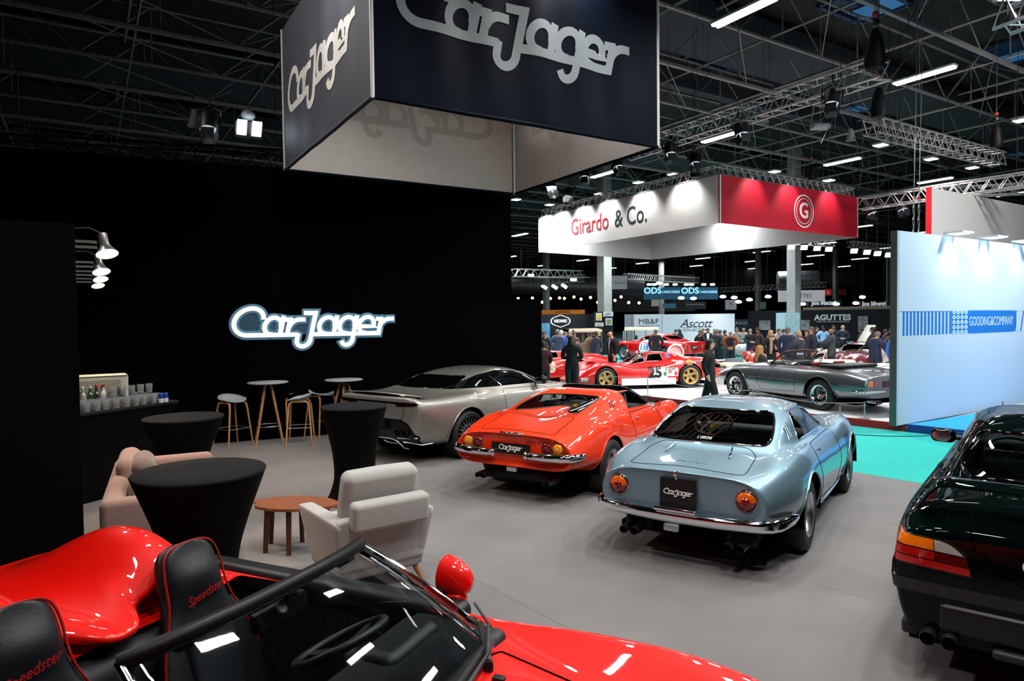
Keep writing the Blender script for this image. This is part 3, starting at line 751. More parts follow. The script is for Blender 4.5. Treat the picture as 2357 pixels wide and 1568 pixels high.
# the white and red hanging box over the white stand
K2 = 2.8
g = [at(u,v,CAMH+K2) for u,v in ((1657,513),(1975,547),(1498,598),(1240,581))]     # near, right, far, left
zg = CAMH+K2+1.43
gb = thing('hanging_banner_box','white and red hanging box with round monogram under a lit truss','banner',(0,0,0))
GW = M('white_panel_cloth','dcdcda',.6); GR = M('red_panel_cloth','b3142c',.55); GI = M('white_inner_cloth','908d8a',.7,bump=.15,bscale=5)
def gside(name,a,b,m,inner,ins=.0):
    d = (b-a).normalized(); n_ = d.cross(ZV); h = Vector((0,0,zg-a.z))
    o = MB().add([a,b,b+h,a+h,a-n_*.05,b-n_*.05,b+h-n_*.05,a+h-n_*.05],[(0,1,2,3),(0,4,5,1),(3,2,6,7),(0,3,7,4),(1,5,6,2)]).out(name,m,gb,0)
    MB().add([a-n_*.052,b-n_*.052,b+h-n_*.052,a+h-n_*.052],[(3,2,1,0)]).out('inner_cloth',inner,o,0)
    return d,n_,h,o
d,n_,h,o = gside('left_panel',g[3],g[0],GW,GI)
L = (g[0]-g[3]).length
v,f = text_pts('Girardo',.88,.005,align='LEFT',sx=.80); MB().add(v,f,frame(g[3]+d*L*.235+h*.50+n_*.012,d,ZV)).out('red_lettering',M('red_letters','b3142c',.5),o,0)
v,f = text_pts('& Co.',.88,.005,align='LEFT',sx=.80); MB().add(v,f,frame(g[3]+d*L*.505+h*.50+n_*.012,d,ZV)).out('dark_lettering',M('slate_letters','2b3a40',.5),o,0)
d,n_,h,o = gside('right_panel',g[0],g[1],GR,GI); L = (g[1]-g[0]).length
mid = g[0]+d*L*.56+h*.47+n_*.014; fm = frame(mid,d,ZV); WL = M('white_letters','e8e4e2',.5)
def ring(r0,r1,m,mat,parent,n=40):
    return MB().add([m@Vector((r*math.cos(2*math.pi*i/n),r*math.sin(2*math.pi*i/n),0)) for r in (r0,r1) for i in range(n)],[(i,n+i,n+(i+1)%n,(i+1)%n) for i in range(n)]).out('ring',mat,parent,0)
ring(.50,.545,fm,WL,o); ring(.40,.425,fm,WL,o)
v,f = text_pts('G',.72,.004,bold=.012); MB().add(v,f,fm).out('monogram',WL,o,0)
gside('far_right_panel',g[1],g[2],GW,GI); gside('far_left_panel',g[2],g[3],GR,GI)
# lighting trusses (square lattice) along a line
ALT = M('truss_aluminium','a8a6a4',.35,.7)
def truss(a, b, w_=.29, label='aluminium lattice lighting truss', group=None, parent=None, name='lighting_truss', r=.024):
    a, b = Vector(a), Vector(b); d = (b-a); L = d.length; d = d.normalized(); s_ = d.cross(ZV).normalized(); u_ = s_.cross(d)
    o = parent or thing(name,label,'truss',a,0,group); A = Vector() if parent is None else a; h = w_/2
    ch = [(s_*i+u_*j)*h for i,j in ((-1,-1),(1,-1),(1,1),(-1,1))]
    for c in ch: MB().cyl(A+c,A+c+d*L,r,n=6).out('chord',ALT,o,60)
    m = MB(); k = max(2,int(L/(w_*1.15)))
    if parent is None:
        for q in (.12,.88): MB().cyl(d*L*q,d*L*q+ZV*(9.07-a.z-d.z*L*q),.007,n=4).out('wire',BLACK,o,0)
    for i in range(k):
        x0, x1, xm = L*i/k, L*(i+1)/k, L*(i+.5)/k
        for q in range(4):
            c, e = ch[q], ch[(q+1)%4]
            m.cyl(A+c+d*x0,A+e+d*xm,r*.5,n=4,caps=False); m.cyl(A+e+d*xm,A+c+d*x1,r*.5,n=4,caps=False)
    mo = m.out('bracing',ALT,o,0); mo['kind'] = 'stuff'; return o, L
for i in range(4):
    a, b = g[(0,1,2,3)[i]], g[(1,2,3,0)[i]]; i_ = (g[0]+g[2])/2
    q = lambda p: p+(i_-p).normalized()*.25+Vector((0,0,zg-p.z+.16))
    truss(q(a),q(b),.3,parent=gb)
# trusses in the roof space of the photograph
def tr(u0,v0,u1,v1,z,label,w_=.35): return truss(at(u0,v0,z),at(u1,v1,z),w_,label)
T1,_ = tr(1440,352,2036,158,6.57,'long lighting truss rising from the dark banner to the upper right')
T2,_ = tr(2003,290,2300,368,6.57,'short lighting truss with three flood lamps at upper right')
T3_,_ = tr(1978,470,2400,408,5.6,'lighting truss running from the red box corner to the right edge')
T4_,_ = tr(2150,445,2420,432,5.9,'second lighting truss just behind the grey booth panel',.3)
T5_,_ = tr(2306,40,2420,-5,6.3,'bright truss end in the top right corner',.4)
T6_,_ = tr(1180,628,1338,632,4.6,'far truss at left beside the black wall edge',.4); T7_,_ = tr(1440,637,1605,646,4.9,'far truss above the turquoise signs',.4)
T8_,_ = tr(1660,668,1900,655,4.7,'far truss in front of the white sign',.4); T9_,_ = tr(1225,650,1340,640,4.4,'far angled truss carrying three flood lamps',.4); T10_,_ = tr(1956,562,2066,572,5.9,'far truss carrying a row of square floods',.3)
tw,_ = tr(-60,345,720,385,5.15,'dark truss hung behind the top of the black wall',.5)
for o in tw.children: o.data.materials.clear(); o.data.materials.append(M('dark_truss','14161a',.5,.4))
# grey-white booth wall at the right, with printed band
GP = M('pale_booth_wall','b9c6d0',.6,var=.02,vscale=.8)
a = at(2062,981,.13); bdir = E1; bn = Vector((bdir.y,-bdir.x,0)); Hh = 3.42
bw2 = slab('wall_right',[a,a+bdir*9,a+bdir*9-bn*.10,a-bn*.10],.13,.13+Hh,GP); bw2['label'] = 'pale booth wall with blue printed band'
slab('wall_panel',[a+bdir*.06+bn*.008,a+bdir*9+bn*.008,a+bdir*9,a+bdir*.06],.135,2.13,GP,bw2); slab('wall_panel',[a+bdir*.06+bn*.008,a+bdir*9+bn*.008,a+bdir*9,a+bdir*.06],2.14,.13+Hh,GP,bw2)
MB().add([a+bn*.01,a-bn*.1+Vector((0,0,0)),a-bn*.1-bdir*.03,a+bn*.01-bdir*.03]+[q+ZV*Hh for q in (a+bn*.01,a-bn*.1,a-bn*.1-bdir*.03,a+bn*.01-bdir*.03)],[(0,1,2,3),(7,6,5,4),(0,4,5,1),(1,5,6,2),(2,6,7,3),(3,7,4,0)]).out('end_profile',M('anodised_profile','5d6163',.4,.6),bw2,0)
BL = M('blue_print','1f6fb8',.5); fb_ = frame(a+bn*.010+ZV*(2.03-.13),bdir,ZV)       # band around z 1.8-2.2
def tw(u):
    d = ray(u,740); kx = d.x/d.y; return (kx*a.y-a.x)/(bdir.x-kx*bdir.y)
fb_ = frame(a+bn*.010+ZV*(1.93-.13),bdir,ZV); BH = .43
def onw(mb, name, mat, stuff=False, par=None):
    o = mb.out(name,mat,bw2,0); o.matrix_local = fb_
    if stuff: o['kind'] = 'stuff'
    return o
WP = M('band_white','c5d2dc',.5)
for i in range(14):
    x0, x1 = tw(2076.5+8.25*i), tw(2080.8+8.25*i); onw(MB().box(((x0+x1)/2,0,0),(x1-x0,BH,.004)),'printed_bar',BL)
x0, x1 = tw(2189), tw(2338); onw(MB().box(((x0+x1)/2,0,0),(x1-x0,BH,.003)),'printed_band',BL)
dots = MB()
for i in range(4):
    cx = tw(2194.5+9.2*i); rx = (tw(2194.5+9.2*i+4)-cx)
    for j in range(5):
        cy = -.19+j*.095; dots.add([(cx+q*rx*math.cos(2*math.pi*k/16),cy+q*.042*math.sin(2*math.pi*k/16),.003) for q in (.35,.95) for k in range(16)],[(k,16+k,16+(k+1)%16,(k+1)%16) for k in range(16)])
onw(dots,'printed_dots',WP,True)
xa, xb = tw(2229.5), tw(2330); v,f = text_pts('GOODING&COMPANY',.25,.001); wx = max(q[0] for q in v)-min(q[0] for q in v)
onw(MB().add([((q[0])*(xb-xa)/wx,q[1]*1.05,q[2]) for q in v],f,T3(((xa+xb)/2,0,.004))),'lettering',WP)
for k in range(3):
    x0 = tw(2336+5.5*k); w_ = .05; onw(MB().add([(x0,-BH/2,.004),(x0+w_,-BH/2,.004),(x0+w_+.13,BH/2,.004),(x0+.13,BH/2,.004)],[(0,1,2,3)]),'slash',WP if k < 2 else BL)
x0 = tw(2352); onw(MB().box((x0+.9,0,-.0005),(1.6,BH,.003)),'printed_band',BL)
dots = MB()
for i in range(10):
    for j in range(4): dots.add([(x0+.22+i*.14+.045*math.cos(2*math.pi*k/14),-.16+j*.107+.036*math.sin(2*math.pi*k/14),.003) for k in range(14)],[tuple(range(14))])
onw(dots,'printed_dots',WP,True)
tk = MB()
for i in range(34):
    x0 = tw(2230+3*i)
    for sg_ in (-1,1): tk.box((x0,sg_*(BH/2+.008),0),(.03,.016,.004))
onw(tk,'printed_ticks',BL,True)
# lamps on top of that wall
for k,(u,v) in enumerate(((2182,553),(2262,563),(2337,571))):
    s_ = (at(u,700,2).x, 0); d = ray(u,700); kx = d.x/d.y; t = (kx*a.y-a.x)/(bdir.x-kx*bdir.y); p = a+bdir*t+ZV*Hh
    o = thing('wall_lamp','flat arm lamp on top edge of pale booth wall, %s from its left end'%('first','second','third')[k],'lamp',p+ZV*.03,0,'lamps along the pale booth wall')
    MB().add([Vector((0,0,0))-bdir*.22,bdir*.22,bdir*.22+bn*.34,bn*.34-bdir*.22]+[q+ZV*.035 for q in (-bdir*.22,bdir*.22,bdir*.22+bn*.34,bn*.34-bdir*.22)],[(3,2,1,0),(4,5,6,7),(0,1,5,4),(1,2,6,5),(2,3,7,6),(3,0,4,7)]).out('housing',M('lamp_white','c8ccd0',.4),o,0)
    MB().add([-bdir*.18+bn*.06-ZV*.003,bdir*.18+bn*.06-ZV*.003,bdir*.18+bn*.3-ZV*.003,-bdir*.18+bn*.3-ZV*.003],[(3,2,1,0)]).out('diffuser',M('cool_lamp_face','ffffff',.4,emit=6,ecol='e8f6ff'),o,0)
    spot('wall_wash',p+bn*.20-ZV*.005,p-ZV*.55,38,105,1,(.72,.9,1))
# taller grey panel behind with red edge, on chains
a2 = atd(2141,700,17.3); b2 = a2+E1*8
tp = slab('wall_right_tall',[a2,b2,b2-bn*.1,a2-bn*.1],2.2,5.35,M('grey_booth_panel','a9a7a5',.7)); tp['label'] = 'taller grey booth panel with red edge'
MB().box((0,0,3.78),(.03,.13,3.17),Matrix.Translation((a2.x,a2.y,0))@Matrix.Rotation(AZH,4,'Z')@Matrix.Translation((-.015,.05,0))).out('red_edge_strip',M('red_edge','a50f1c',.4),tp,0)
CH = M('chain_steel','a0a4a6',.3,.9)
for k,u in enumerate((2106,2118)):
    top = atd(u+8,-60,13.4); bt = atd(u-4,546,13.4); c0 = top.lerp(bt,.86)
    o = thing('suspension_cable','steel cable ending in chain above pale booth wall, %s one'%('nearer left','right')[k],'cable',bt,0)
    MB().cyl(top-bt,c0-bt,.008,n=5).out('wire',CH,o,60)
    for j in range(6):
        q = c0.lerp(bt,(j+.5)/6)-bt; L_ = (bt-c0).length/6*.62
        MB().tube([q+Vector(((.018*math.cos(t)) if j%2 else 0,(0 if j%2 else .018*math.cos(t)),L_*math.sin(t))) for t in np.linspace(0,2*math.pi,13)[:-1]],.006,5,True).out('chain_link',CH,o,60)
    MB().tube([c0-bt+Vector((.03*math.cos(t),0,.04+.04*math.sin(t))) for t in np.linspace(0,2*math.pi,11)[:-1]],.008,5,True).out('hook',M('red_hook','a81a14',.4),o,60)

# ---------------------------------------------------------------- stand furniture
CLOTH = M('black_stretch_cloth','030304',.8,bump=.2,bscale=300,spec=.08); CLOTHTOP = M('black_stretch_cloth_top','131417',.85,bump=.25,bscale=320,spec=.15)
def stretch_table(u, v, z, r, label, waist=.5, foot=.62):
    p = at(u,v,z); t = thing('cocktail_table',label,'table',(p.x,p.y,0),.3,'black stretch covered cocktail tables')
    n = 48; rows = []
    for k in range(25):
        q = k/24; zz = z-.012-(z-.012)*q; rr = r*(1-(1-waist)*math.sin(min(1,q/.72)*math.pi/2)**1.1) if q < .72 else r*(waist+(foot-waist)*((q-.72)/.28)**1.5)
        f = max(0,(q-.45)/.55); row = []
        for i in range(n):
            a = 2*math.pi*i/n; lobe = 1+.16*f*(abs(math.cos(2*a))**1.5-.5)
            zq = zz if q < 1 else .10*(1-abs(math.cos(2*a))**3)
            row.append((rr*lobe*math.cos(a),rr*lobe*math.sin(a),max(.004,zq)))
        rows.append(row)
    MB().grid(rows,True).out('cover',CLOTH,t,60)
    MB().lathe([(r,-.02),(r+.004,-.008),(r-.003,0),(r*.5,.002),(0.0001,.002)],n,T3((0,0,z))).out('top',CLOTHTOP,t,60)
    for k in range(4):
        a = k*math.pi/2; q = r*foot*1.05; MB().cyl((q*math.cos(a),q*math.sin(a),0),(q*math.cos(a),q*math.sin(a),.05),.03,n=10).out('foot',BLACK,t,50)
    return t
stretch_table(460,1082,1.11,.405,'tall black cloth covered table between the beige sofa and the leaf shaped coffee table')
stretch_table(423,959,1.07,.40,'black cloth covered table in front of the glass covered bar',.46,.6)
stretch_table(814,934,1.11,.37,'black cloth covered table next to the silver car tail',.60,.85)
# round high tables and stools with wooden legs
OAK = woodmat('oak_legs','a5714a','c08f62',(20,20,2),.5); SEATG = M('pale_grey_shell','a9b4b8',.55); TOPG = M('pale_grey_laminate','a3aaa9',.5)
def high_table(x, y, label, r=.32, rz=.4):
    t = thing('high_table',label,'table',(x,y,0),rz,'high tables with wooden legs')
    MB().lathe([(0.0001,1.022),(r*.9,1.022),(r,1.035),(r,1.045),(r-.008,1.05),(0.0001,1.05)],40).out('top',TOPG,t,40)
    MB().lathe([(0.0001,1.0),(.10,1.0),(.10,1.022),(0.0001,1.022)],20).out('plate',BLACK,t,40)
    for k in range(4):
        a = math.pi/4+k*math.pi/2; c, s = math.cos(a), math.sin(a)
        MB().tube([(.06*c,.06*s,1.01),(.10*c,.10*s,.86),(.31*c,.31*s,.0)],[.017,.021,.014],8).out('leg',OAK,t,60)
    MB().tube([(.215*math.cos(a),.215*math.sin(a),.30) for a in np.linspace(0,2*math.pi,33)[:-1]],.010,6,True).out('foot_ring',CHROME,t,60)
p1 = at(620,1019); p2 = at(818,868,1.05)
high_table(p1.x,p1.y,'pale round high table with splayed oak legs among four stools',.335)
high_table(p2.x-.1,p2.y-.45,'pale round high table with oak legs behind the silver car tail',.33,.9)
_st = []
def stool(u, v, rz, label):
    p = at(u,v)
    if not _st:
        t = thing('bar_stool',label,'stool',(p.x,p.y,0),rz,'bar stools with pale shell seats'); _st.append(t)
        rows = []
        for k in range(10):
            q = k/9; row = []
            for i in range(36):
                a = 2*math.pi*i/36; rx, ry = .235, .205
                lip = .085*max(0,-math.sin(a))**1.3-.035*max(0,math.sin(a))**2+.02*abs(math.cos(a))**3
                row.append((rx*q*math.cos(a),ry*q*math.sin(a),.755+(q**2.6)*(.03+lip)))
            rows.append(row)
        rows2 = [[(x,y,z-.012*(1-.5*k/9)) for x,y,z in r] for k,r in enumerate(rows)][::-1]
        MB().grid(rows+rows2,True).out('seat',SEATG,t,180)
        for sx in (-1,1):
            MB().tube([(sx*.235,-.21,0),(sx*.165,-.165,.64),(sx*.155,-.145,.715),(sx*.15,-.11,.735),(sx*.15,.11,.735),(sx*.155,.145,.715),(sx*.165,.165,.64),(sx*.235,.21,0)],[.013,.017,.018,.018,.018,.018,.017,.013],8).out('leg_frame',OAK,t,60)
        f = [(-.202,-.19,.30),(.202,-.19,.30),(.202,.19,.30),(-.202,.19,.30)]
        for k in range(4): MB().cyl(f[k],f[(k+1)%4],.006,n=6).out('footrest_bar',ALU,t,60)
    else:
        t = copy_tree(_st[0]); t.location = (p.x,p.y,0); t.rotation_euler = (0,0,rz); t['label'] = label
stool(537,1026,-2.13,'pale shell bar stool standing left of the high table')
stool(666,1003,2.5,'pale shell bar stool behind the high table')
stool(692,1022,1.77,'pale shell bar stool tilted sideways right of the high table')
stool(742,1003,-2.2,'pale shell bar stool next to the black cloth table by the silver car')
# leaf-shaped coffee table
WAL = woodmat('walnut_top','6d3a22','8e5434',(3,26,3),.4); WALD = woodmat('walnut_legs','3a1c10','552c1b',(20,20,2),.45)
p = at(680,1157,.42); t = thing('coffee_table','low brown wooden coffee table with leaf shaped top and round legs','table',(p.x,p.y,0),-.15)
leaf = [(-.43,.02),(-.38,.08),(-.25,.17),(-.08,.225),(.10,.225),(.26,.17),(.38,.08),(.43,.0),(.36,-.09),(.22,-.18),(.05,-.235),(-.12,-.23),(-.26,-.185),(-.33,-.14),(-.345,-.075),(-.37,-.05)]
m = MB(); lf = rpoly(leaf,.05,3); m.prism(lf,.024,T3((0,0,.398))); m.out('top',WAL,t,30)
for x,y in ((-.27,.08),(-.20,-.14),(.02,-.17),(-.02,.15),(.24,-.09),(.26,.09)): MB().tube([(x,y,.398),(x*1.10,y*1.1,0)],[.026,.022],10).out('leg',WALD,t,60)
# armchair, seen from behind
GREYF = M('light_grey_fabric','a5a4a0',.95,bump=.5,bscale=420,var=.10,vscale=90,sheen=.2)
ac = Vector((-1.185,5.33,0)); t = thing('armchair','light grey fabric armchair with loose back cushion seen from behind','chair',ac,R(36))
def slab_tilt(w_,d_,h_,r,m): return MB().soft((0,0,0),(w_,d_,h_),r,5,m)
slab_tilt(.72,.66,.15,.05,T3((0,0,.26))).out('base',GREYF,t,60)
def taper(name, pts_b, pts_t, z0, z1, r=.035):
    """padded panel between two outlines"""
    mb = MB(); rows = []
    def ringp(P, k): 
        c = sum((Vector(p) for p in P),Vector((0,0)))/len(P); return [tuple(c+(Vector(p)-c)*k) for p in P]
    for z,k in ((z0,.8),(z0+.004,.93),(z0+.02,.995),(z0+.05,1),(z1-.05,1),(z1-.02,.985),(z1-.006,.94),(z1,.82)):
        q = (z-z0)/(z1-z0); P = rpoly([tuple(Vector(a)*(1-q)+Vector(b)*q) for a,b in zip(pts_b,pts_t)],r,4); rows.append([(x,y,z) for x,y in ringp(P,k)])
    mb.grid(rows,True); mb.add(rows[0],[tuple(range(len(rows[0])))[::-1]]); mb.add(rows[-1],[tuple(range(len(rows[-1])))]); return mb.out(name,GREYF,t,60)
taper('back',[(-.33,-.30),(.33,-.30),(.33,-.20),(-.33,-.20)],[(-.40,-.40),(.40,-.40),(.40,-.285),(-.40,-.285)],.13,.615)
MB().soft((0,-.37,.685),(.62,.13,.22),.04,5,T3((0,0,0),(.10,0,0))).out('back_upper_panel',GREYF,t,60)
for sg in (-1,1):
    taper('arm',[(sg*.26,-.30),(sg*.34,-.30),(sg*.34,.33),(sg*.26,.33)],[(sg*.27,-.40),(sg*.41,-.40),(sg*.43,.40),(sg*.31,.40)],.13,.60)
MB().soft((0,.06,.43),(.54,.60,.14),.05,5).out('seat_cushion',GREYF,t,60)
c_ = MB().soft((0,0,0),(.60,.17,.50),.06,6,T3((0,-.225,.70),(R(14),0,0)),puff=.05).out('back_cushion',GREYF,t,60)
MB().tube([Vector(q) for q in [(-.285,-.16,.52),(-.285,-.235,.93),(.285,-.235,.93),(.285,-.16,.52)]],.004,5).out('piping',GREYF,c_,60)
for sx,sy in ((-1,-1),(1,-1),(1,1),(-1,1)): MB().tube([(sx*.27,sy*.24,.18),(sx*.33,sy*.32,0)],[.026,.016],10).out('leg',woodmat('beech_legs','8a5a2c','a8743e',(20,20,2),.45),t,60)
# sofa
BEI = M('beige_fabric','8d7168',.95,bump=.4,bscale=380,var=.08,vscale=60,sheen=.2)
sp = Vector((-3.03,4.86,0)); sd = Vector((-.46,.888,0)).normalized(); sw = Vector((sd.y,-sd.x,0))
t = thing('sofa','beige fabric sofa against the black partition with one cushion','sofa',sp+sd*.88+sw*.42,math.atan2(sd.y,sd.x)-math.pi/2)
MB().soft((0,0,.29),(.80,1.74,.22),.05,5).out('base',BEI,t,60)
MB().soft((-.35,0,.44),(.16,1.76,.66),.07,6).out('back',BEI,t,60)
for sg in (-1,1): MB().soft((.0,sg*.82,.44),(.86,.14,.66),.06,6).out('arm',BEI,t,60)
for sg in (-1,1): MB().soft((.05,sg*.37,.48),(.68,.73,.16),.06,5).out('seat_cushion',BEI,t,60)
MB().soft((-.20,.36,.72),(.18,.70,.42),.08,6,T3((0,0,0),(0,-.10,0)),puff=.04).out('back_cushion',BEI,t,60)
for sx in (-1,1):
    for sy in (-1,1): MB().cyl((sx*.33,sy*.80,0),(sx*.33,sy*.80,.19),.02,n=8).out('leg',BLACK,t,50)
q = sp+sd*.50+sw*.30
t2 = MB().soft((0,0,0),(.16,.46,.44),.075,6,None,puff=.10).out('throw_cushion',M('taupe_fabric','6f5c56',.95,bump=.4,bscale=300,sheen=.2),None,60,(q.x,q.y,.785),(0,-.20,math.atan2(sd.y,sd.x)-math.pi/2)); tag(t2,'taupe square cushion leaning on the sofa back','cushion')
# bar counter with glasses
c0, c1 = at(206,955,1.03), at(405,922,1.06); bd = Vector((c1.x-c0.x,c1.y-c0.y,0)).normalized(); bL = 2.35; bs = Vector((-bd.y,bd.x,0))
org = Vector((c1.x,c1.y,0))-bd*bL*.5+bs*.32
BZ = math.atan2(bd.y,bd.x)
bar = thing('bar_counter','bar counter draped in black stretch cloth under rows of glasses','counter',org,BZ)
rows = []
for k in range(9):
    q = k/8; z = 1.04*(1-q)+.01; ins = .16*math.sin(min(1,q*1.2)*math.pi/2); rows.append([(x,y,z) for x,y in rpoly([(-1.2+ins,-.36+ins*.6),(1.2-ins,-.36+ins*.6),(1.2-ins,.36-ins*.6),(-1.2+ins,.36-ins*.6)],.10,4)])
MB().grid(rows,True).out('skirt',CLOTH,bar,60)
MB().prism(rpoly([(-1.22,-.38),(1.22,-.38),(1.22,.38),(-1.22,.38)],.12,5),.03,T3((0,0,1.03))).out('top',CLOTHTOP,bar,30)
GLS = glassmat('drinking_glass','f4f8fa',.03); 
GLB = bpy.data.materials.new('tumbler_glass'); GLB.use_nodes = True; GLB.node_tree.nodes['Principled BSDF'].inputs['Transmission Weight'].default_value = .86; GLB.node_tree.nodes['Principled BSDF'].inputs['Roughness'].default_value = .0; GLB.node_tree.nodes['Principled BSDF'].inputs['Base Color'].default_value = (.92,.96,1,1)
gp = None
random.seed(3); NG = []
def place_on_bar(o, x, y, z=1.06): 
    m = Matrix.Rotation(BZ,4,'Z'); v = org+m@Vector((x,y,0)); o.location = (v.x,v.y,z); o.rotation_euler = (0,0,BZ+random.random())
for i in range(17):
    for j in range(5):
        x, y = -1.0+i*.125, -.27+j*.11
        if (-.46 < x < -.04 and j > 2) or (x < -.45 or abs(x-.42) < .56) and j > 3: continue
        if gp is None:
            gp = MB().lathe([(0.0001,.0),(.034,.0),(.040,.05),(.043,.115),(.0415,.115),(.038,.05),(.031,.012),(0.0001,.010)],14).out('drinking_glass',GLB,None,60); o = gp
        else: o = gp.copy(); COL.objects.link(o)
        place_on_bar(o,x+random.uniform(-.01,.01),y+random.uniform(-.01,.01)); tag(o,'clear tumbler among the rows of glasses on the black bar','glass','glasses on the bar')
        NG.append(o)
        if j == 2 and (i > 11 or i < 8):
            o2 = gp.copy(); COL.objects.link(o2); place_on_bar(o2,x,y,1.178); o2['label'] = 'clear tumbler stacked on the rows of glasses on the bar'; o2['category'] = 'glass'; o2['group'] = 'stacked glasses on the bar'
bowl = MB().lathe([(0.0001,.0),(.06,.0),(.13,.06),(.155,.15),(.150,.15),(.124,.065),(.05,.012),(0.0001,.01)],24).out('glass_bowl',GLB,None,60); place_on_bar(bowl,-.25,.16,1.06); tag(bowl,'large clear glass bowl standing among tumblers on bar','bowl')
for k,(x,col,cap,lab) in enumerate(((.20,'8a8f86','dad8cc','bottle with cream cap'),(.29,'24402a','d8d4c8','green bottle with white cap'),(.37,'2c3026','c01812','dark bottle with red cap'),(.46,'c9c9c4','c01812','pale bottle with red cap'))):
    o = thing('bottle',lab+' behind the glasses on the bar','bottle'); MB().lathe([(0.0001,0),(.035,0),(.036,.13),(.03,.17),(.014,.20),(.014,.25)],14).out('glass_body',M('bottle_'+col,col,.12,coat=1),o,60); MB().lathe([(.016,.235),(.016,.265),(0,.267)],12).out('cap',M('cap_'+cap,cap,.4),o,50)
    place_on_bar(o,x,.07,1.06)
# pale perforated coffee machine behind the glasses
o = thing('coffee_machine','beige white perforated metal machine at the back of the bar','machine'); place_on_bar(o,.44,.27,1.06); o.rotation_euler = (0,0,.60)
PM = M('ivory_enamel','b9b5a2',.45); MB().soft((0,0,.19),(.80,.28,.38),.03,4).out('housing',PM,o,60)
MB().box((0,-.142,.365),(.78,.012,.012)).out('trim_strip',M('grey_strip','6d6c64',.4),o,0)
pf_ = MB()
for i in range(26):
    for j in range(11): pf_.box((-.34+i*.0255+(j%2)*.0127,-.1415,.10+j*.021),(.012,.006,.012))
pf_.out('perforation',M('grille_dark','3a3a34',.6),o,0)['kind'] = 'stuff'
MB().box((0,-.15,.075),(.74,.02,.03)).out('shelf_edge',M('ivory_light','d8d6cb',.4),o,0)
for k,(x,z,lab) in enumerate(((-.96,.0,'dark tray beside the partition at the bar end'),(-.78,.0,'dark square tray left of the tumblers on the bar'))):
    b_ = MB().soft((0,0,.03),(.15,.14,.06),.012,3).out('tray',M('dark_tray','0d0c0d',.3),None,60); place_on_bar(b_,x,-.34,1.06); tag(b_,lab,'tray')
for k,x in enumerate((.93,1.0)):
    o = thing('drink_can','small blue and white can, %s of two at the bar front'%('left','right')[k],'can',(0,0,0),0,'cans at the bar front'); MB().lathe([(.0,.055),(.030,.055),(.031,.11),(.026,.12),(0,.12)],16).out('blue_band',M('can_blue','1c3f94',.3,.4),o,50); MB().lathe([(0,0),(.028,0),(.031,.008),(.031,.055)],16).out('white_band',M('can_white','c9ccd0',.4),o,50)
    place_on_bar(o,x,-.345,1.06)
# low black bench, blue bin and grey box by the bar
q = at(245,1040,.42); o = thing('bench','low black padded bench in front of the bar','bench',(q.x-.25,q.y+.1,0),BZ); MB().soft((0,0,.36),(1.1,.5,.14),.04,4).out('pad',M('black_vinyl','101114',.5),o,60)
for sx in (-1,1):
    for sy in (-1,1): MB().cyl((sx*.5,sy*.2,0),(sx*.5,sy*.2,.3),.02,n=8).out('leg',STEEL,o,50)
q = at(332,1068,.10); o = thing('waste_bin','bright blue plastic bin standing below the bar','bin',(q.x,q.y,0),BZ); rows = [[(x*k,y*k,z) for x,y in rpoly([(-.15,-.12),(.15,-.12),(.15,.12),(-.15,.12)],.04,3)] for z,k in ((0,.8),(.38,1),(.39,1.06),(.41,1.06),(.41,.98),(.02,.78))]
m = MB().grid(rows,True); m.add(rows[-1],[tuple(range(len(rows[-1])))]); m.out('bin_body',M('blue_plastic','1030b8',.4),o,50)
q = at(366,1062,.12); b_ = MB().soft((0,0,.12),(.20,.2,.24),.02,3).out('storage_box',M('grey_green_box','3c4a4a',.6),None,60,(q.x+.12,q.y+.1,0),(0,0,BZ)); tag(b_,'small grey green box beside the blue bin','box')
# arm lamps on the return wall
lampM = M('lamp_silver','9c9a98',.3,.8); GLOW = M('warm_lamp_face','fff0dc',.4,emit=10,ecol='ffd9a8')
rt['label'] = 'black return wall behind the near partition carrying arm lamps'
for k,(u,v,d_) in enumerate(((247,580,5.55),(234,622,7.0),(232,640,8.3),(226,655,9.6))):
    c = atd(u,v,d_); base = Vector((c.x,c.y,c.z+.05))-E1*.32
    o = thing('arm_lamp','silver arm spot lamp on the partition, %s in the row from the near end'%('first','second','third','fourth')[k],'lamp',base,AZH,'arm lamps along the partition')
    MB().soft((-.02,0,0),(.05,.07,.10),.01,2).out('clamp',lampM,o,50)
    MB().box((.12,.03,.03),(.26,.018,.022)).out('arm',lampM,o,0); MB().box((.12,-.03,-.02),(.26,.018,.022)).out('arm',lampM,o,0)
    MB().cyl((.0,-.045,.03),(.0,.045,.03),.025,n=10).out('joint',lampM,o,50)
    m_ = T3((.30,0,.03),(R(-24),R(-10),0)); MB().lathe([(0.0001,.07),(.036,.07),(.036,-.03),(.05,-.06),(.085,-.115),(.082,-.115),(.05,-.065)],24,m_).out('shade',lampM,o,50)
    MB().lathe([(.081,-.113),(.06,-.116),(0.0001,-.118)],20,m_).out('bulb_face',GLOW,o,50)
    MB().tube([(.02,0,.06),(.08,0,.13),(.20,0,.14),(.28,0,.10)],.006,6).out('cable',BLACK,o,60)
    a = m_@Vector((0,0,-.13)); lw = Matrix.Translation(base)@Matrix.Rotation(AZH,4,'Z'); spot('arm_lamp_light',lw@a,lw@a+Vector((.5,.2,-2)),120,110,.8,(1,.72,.48),.05)

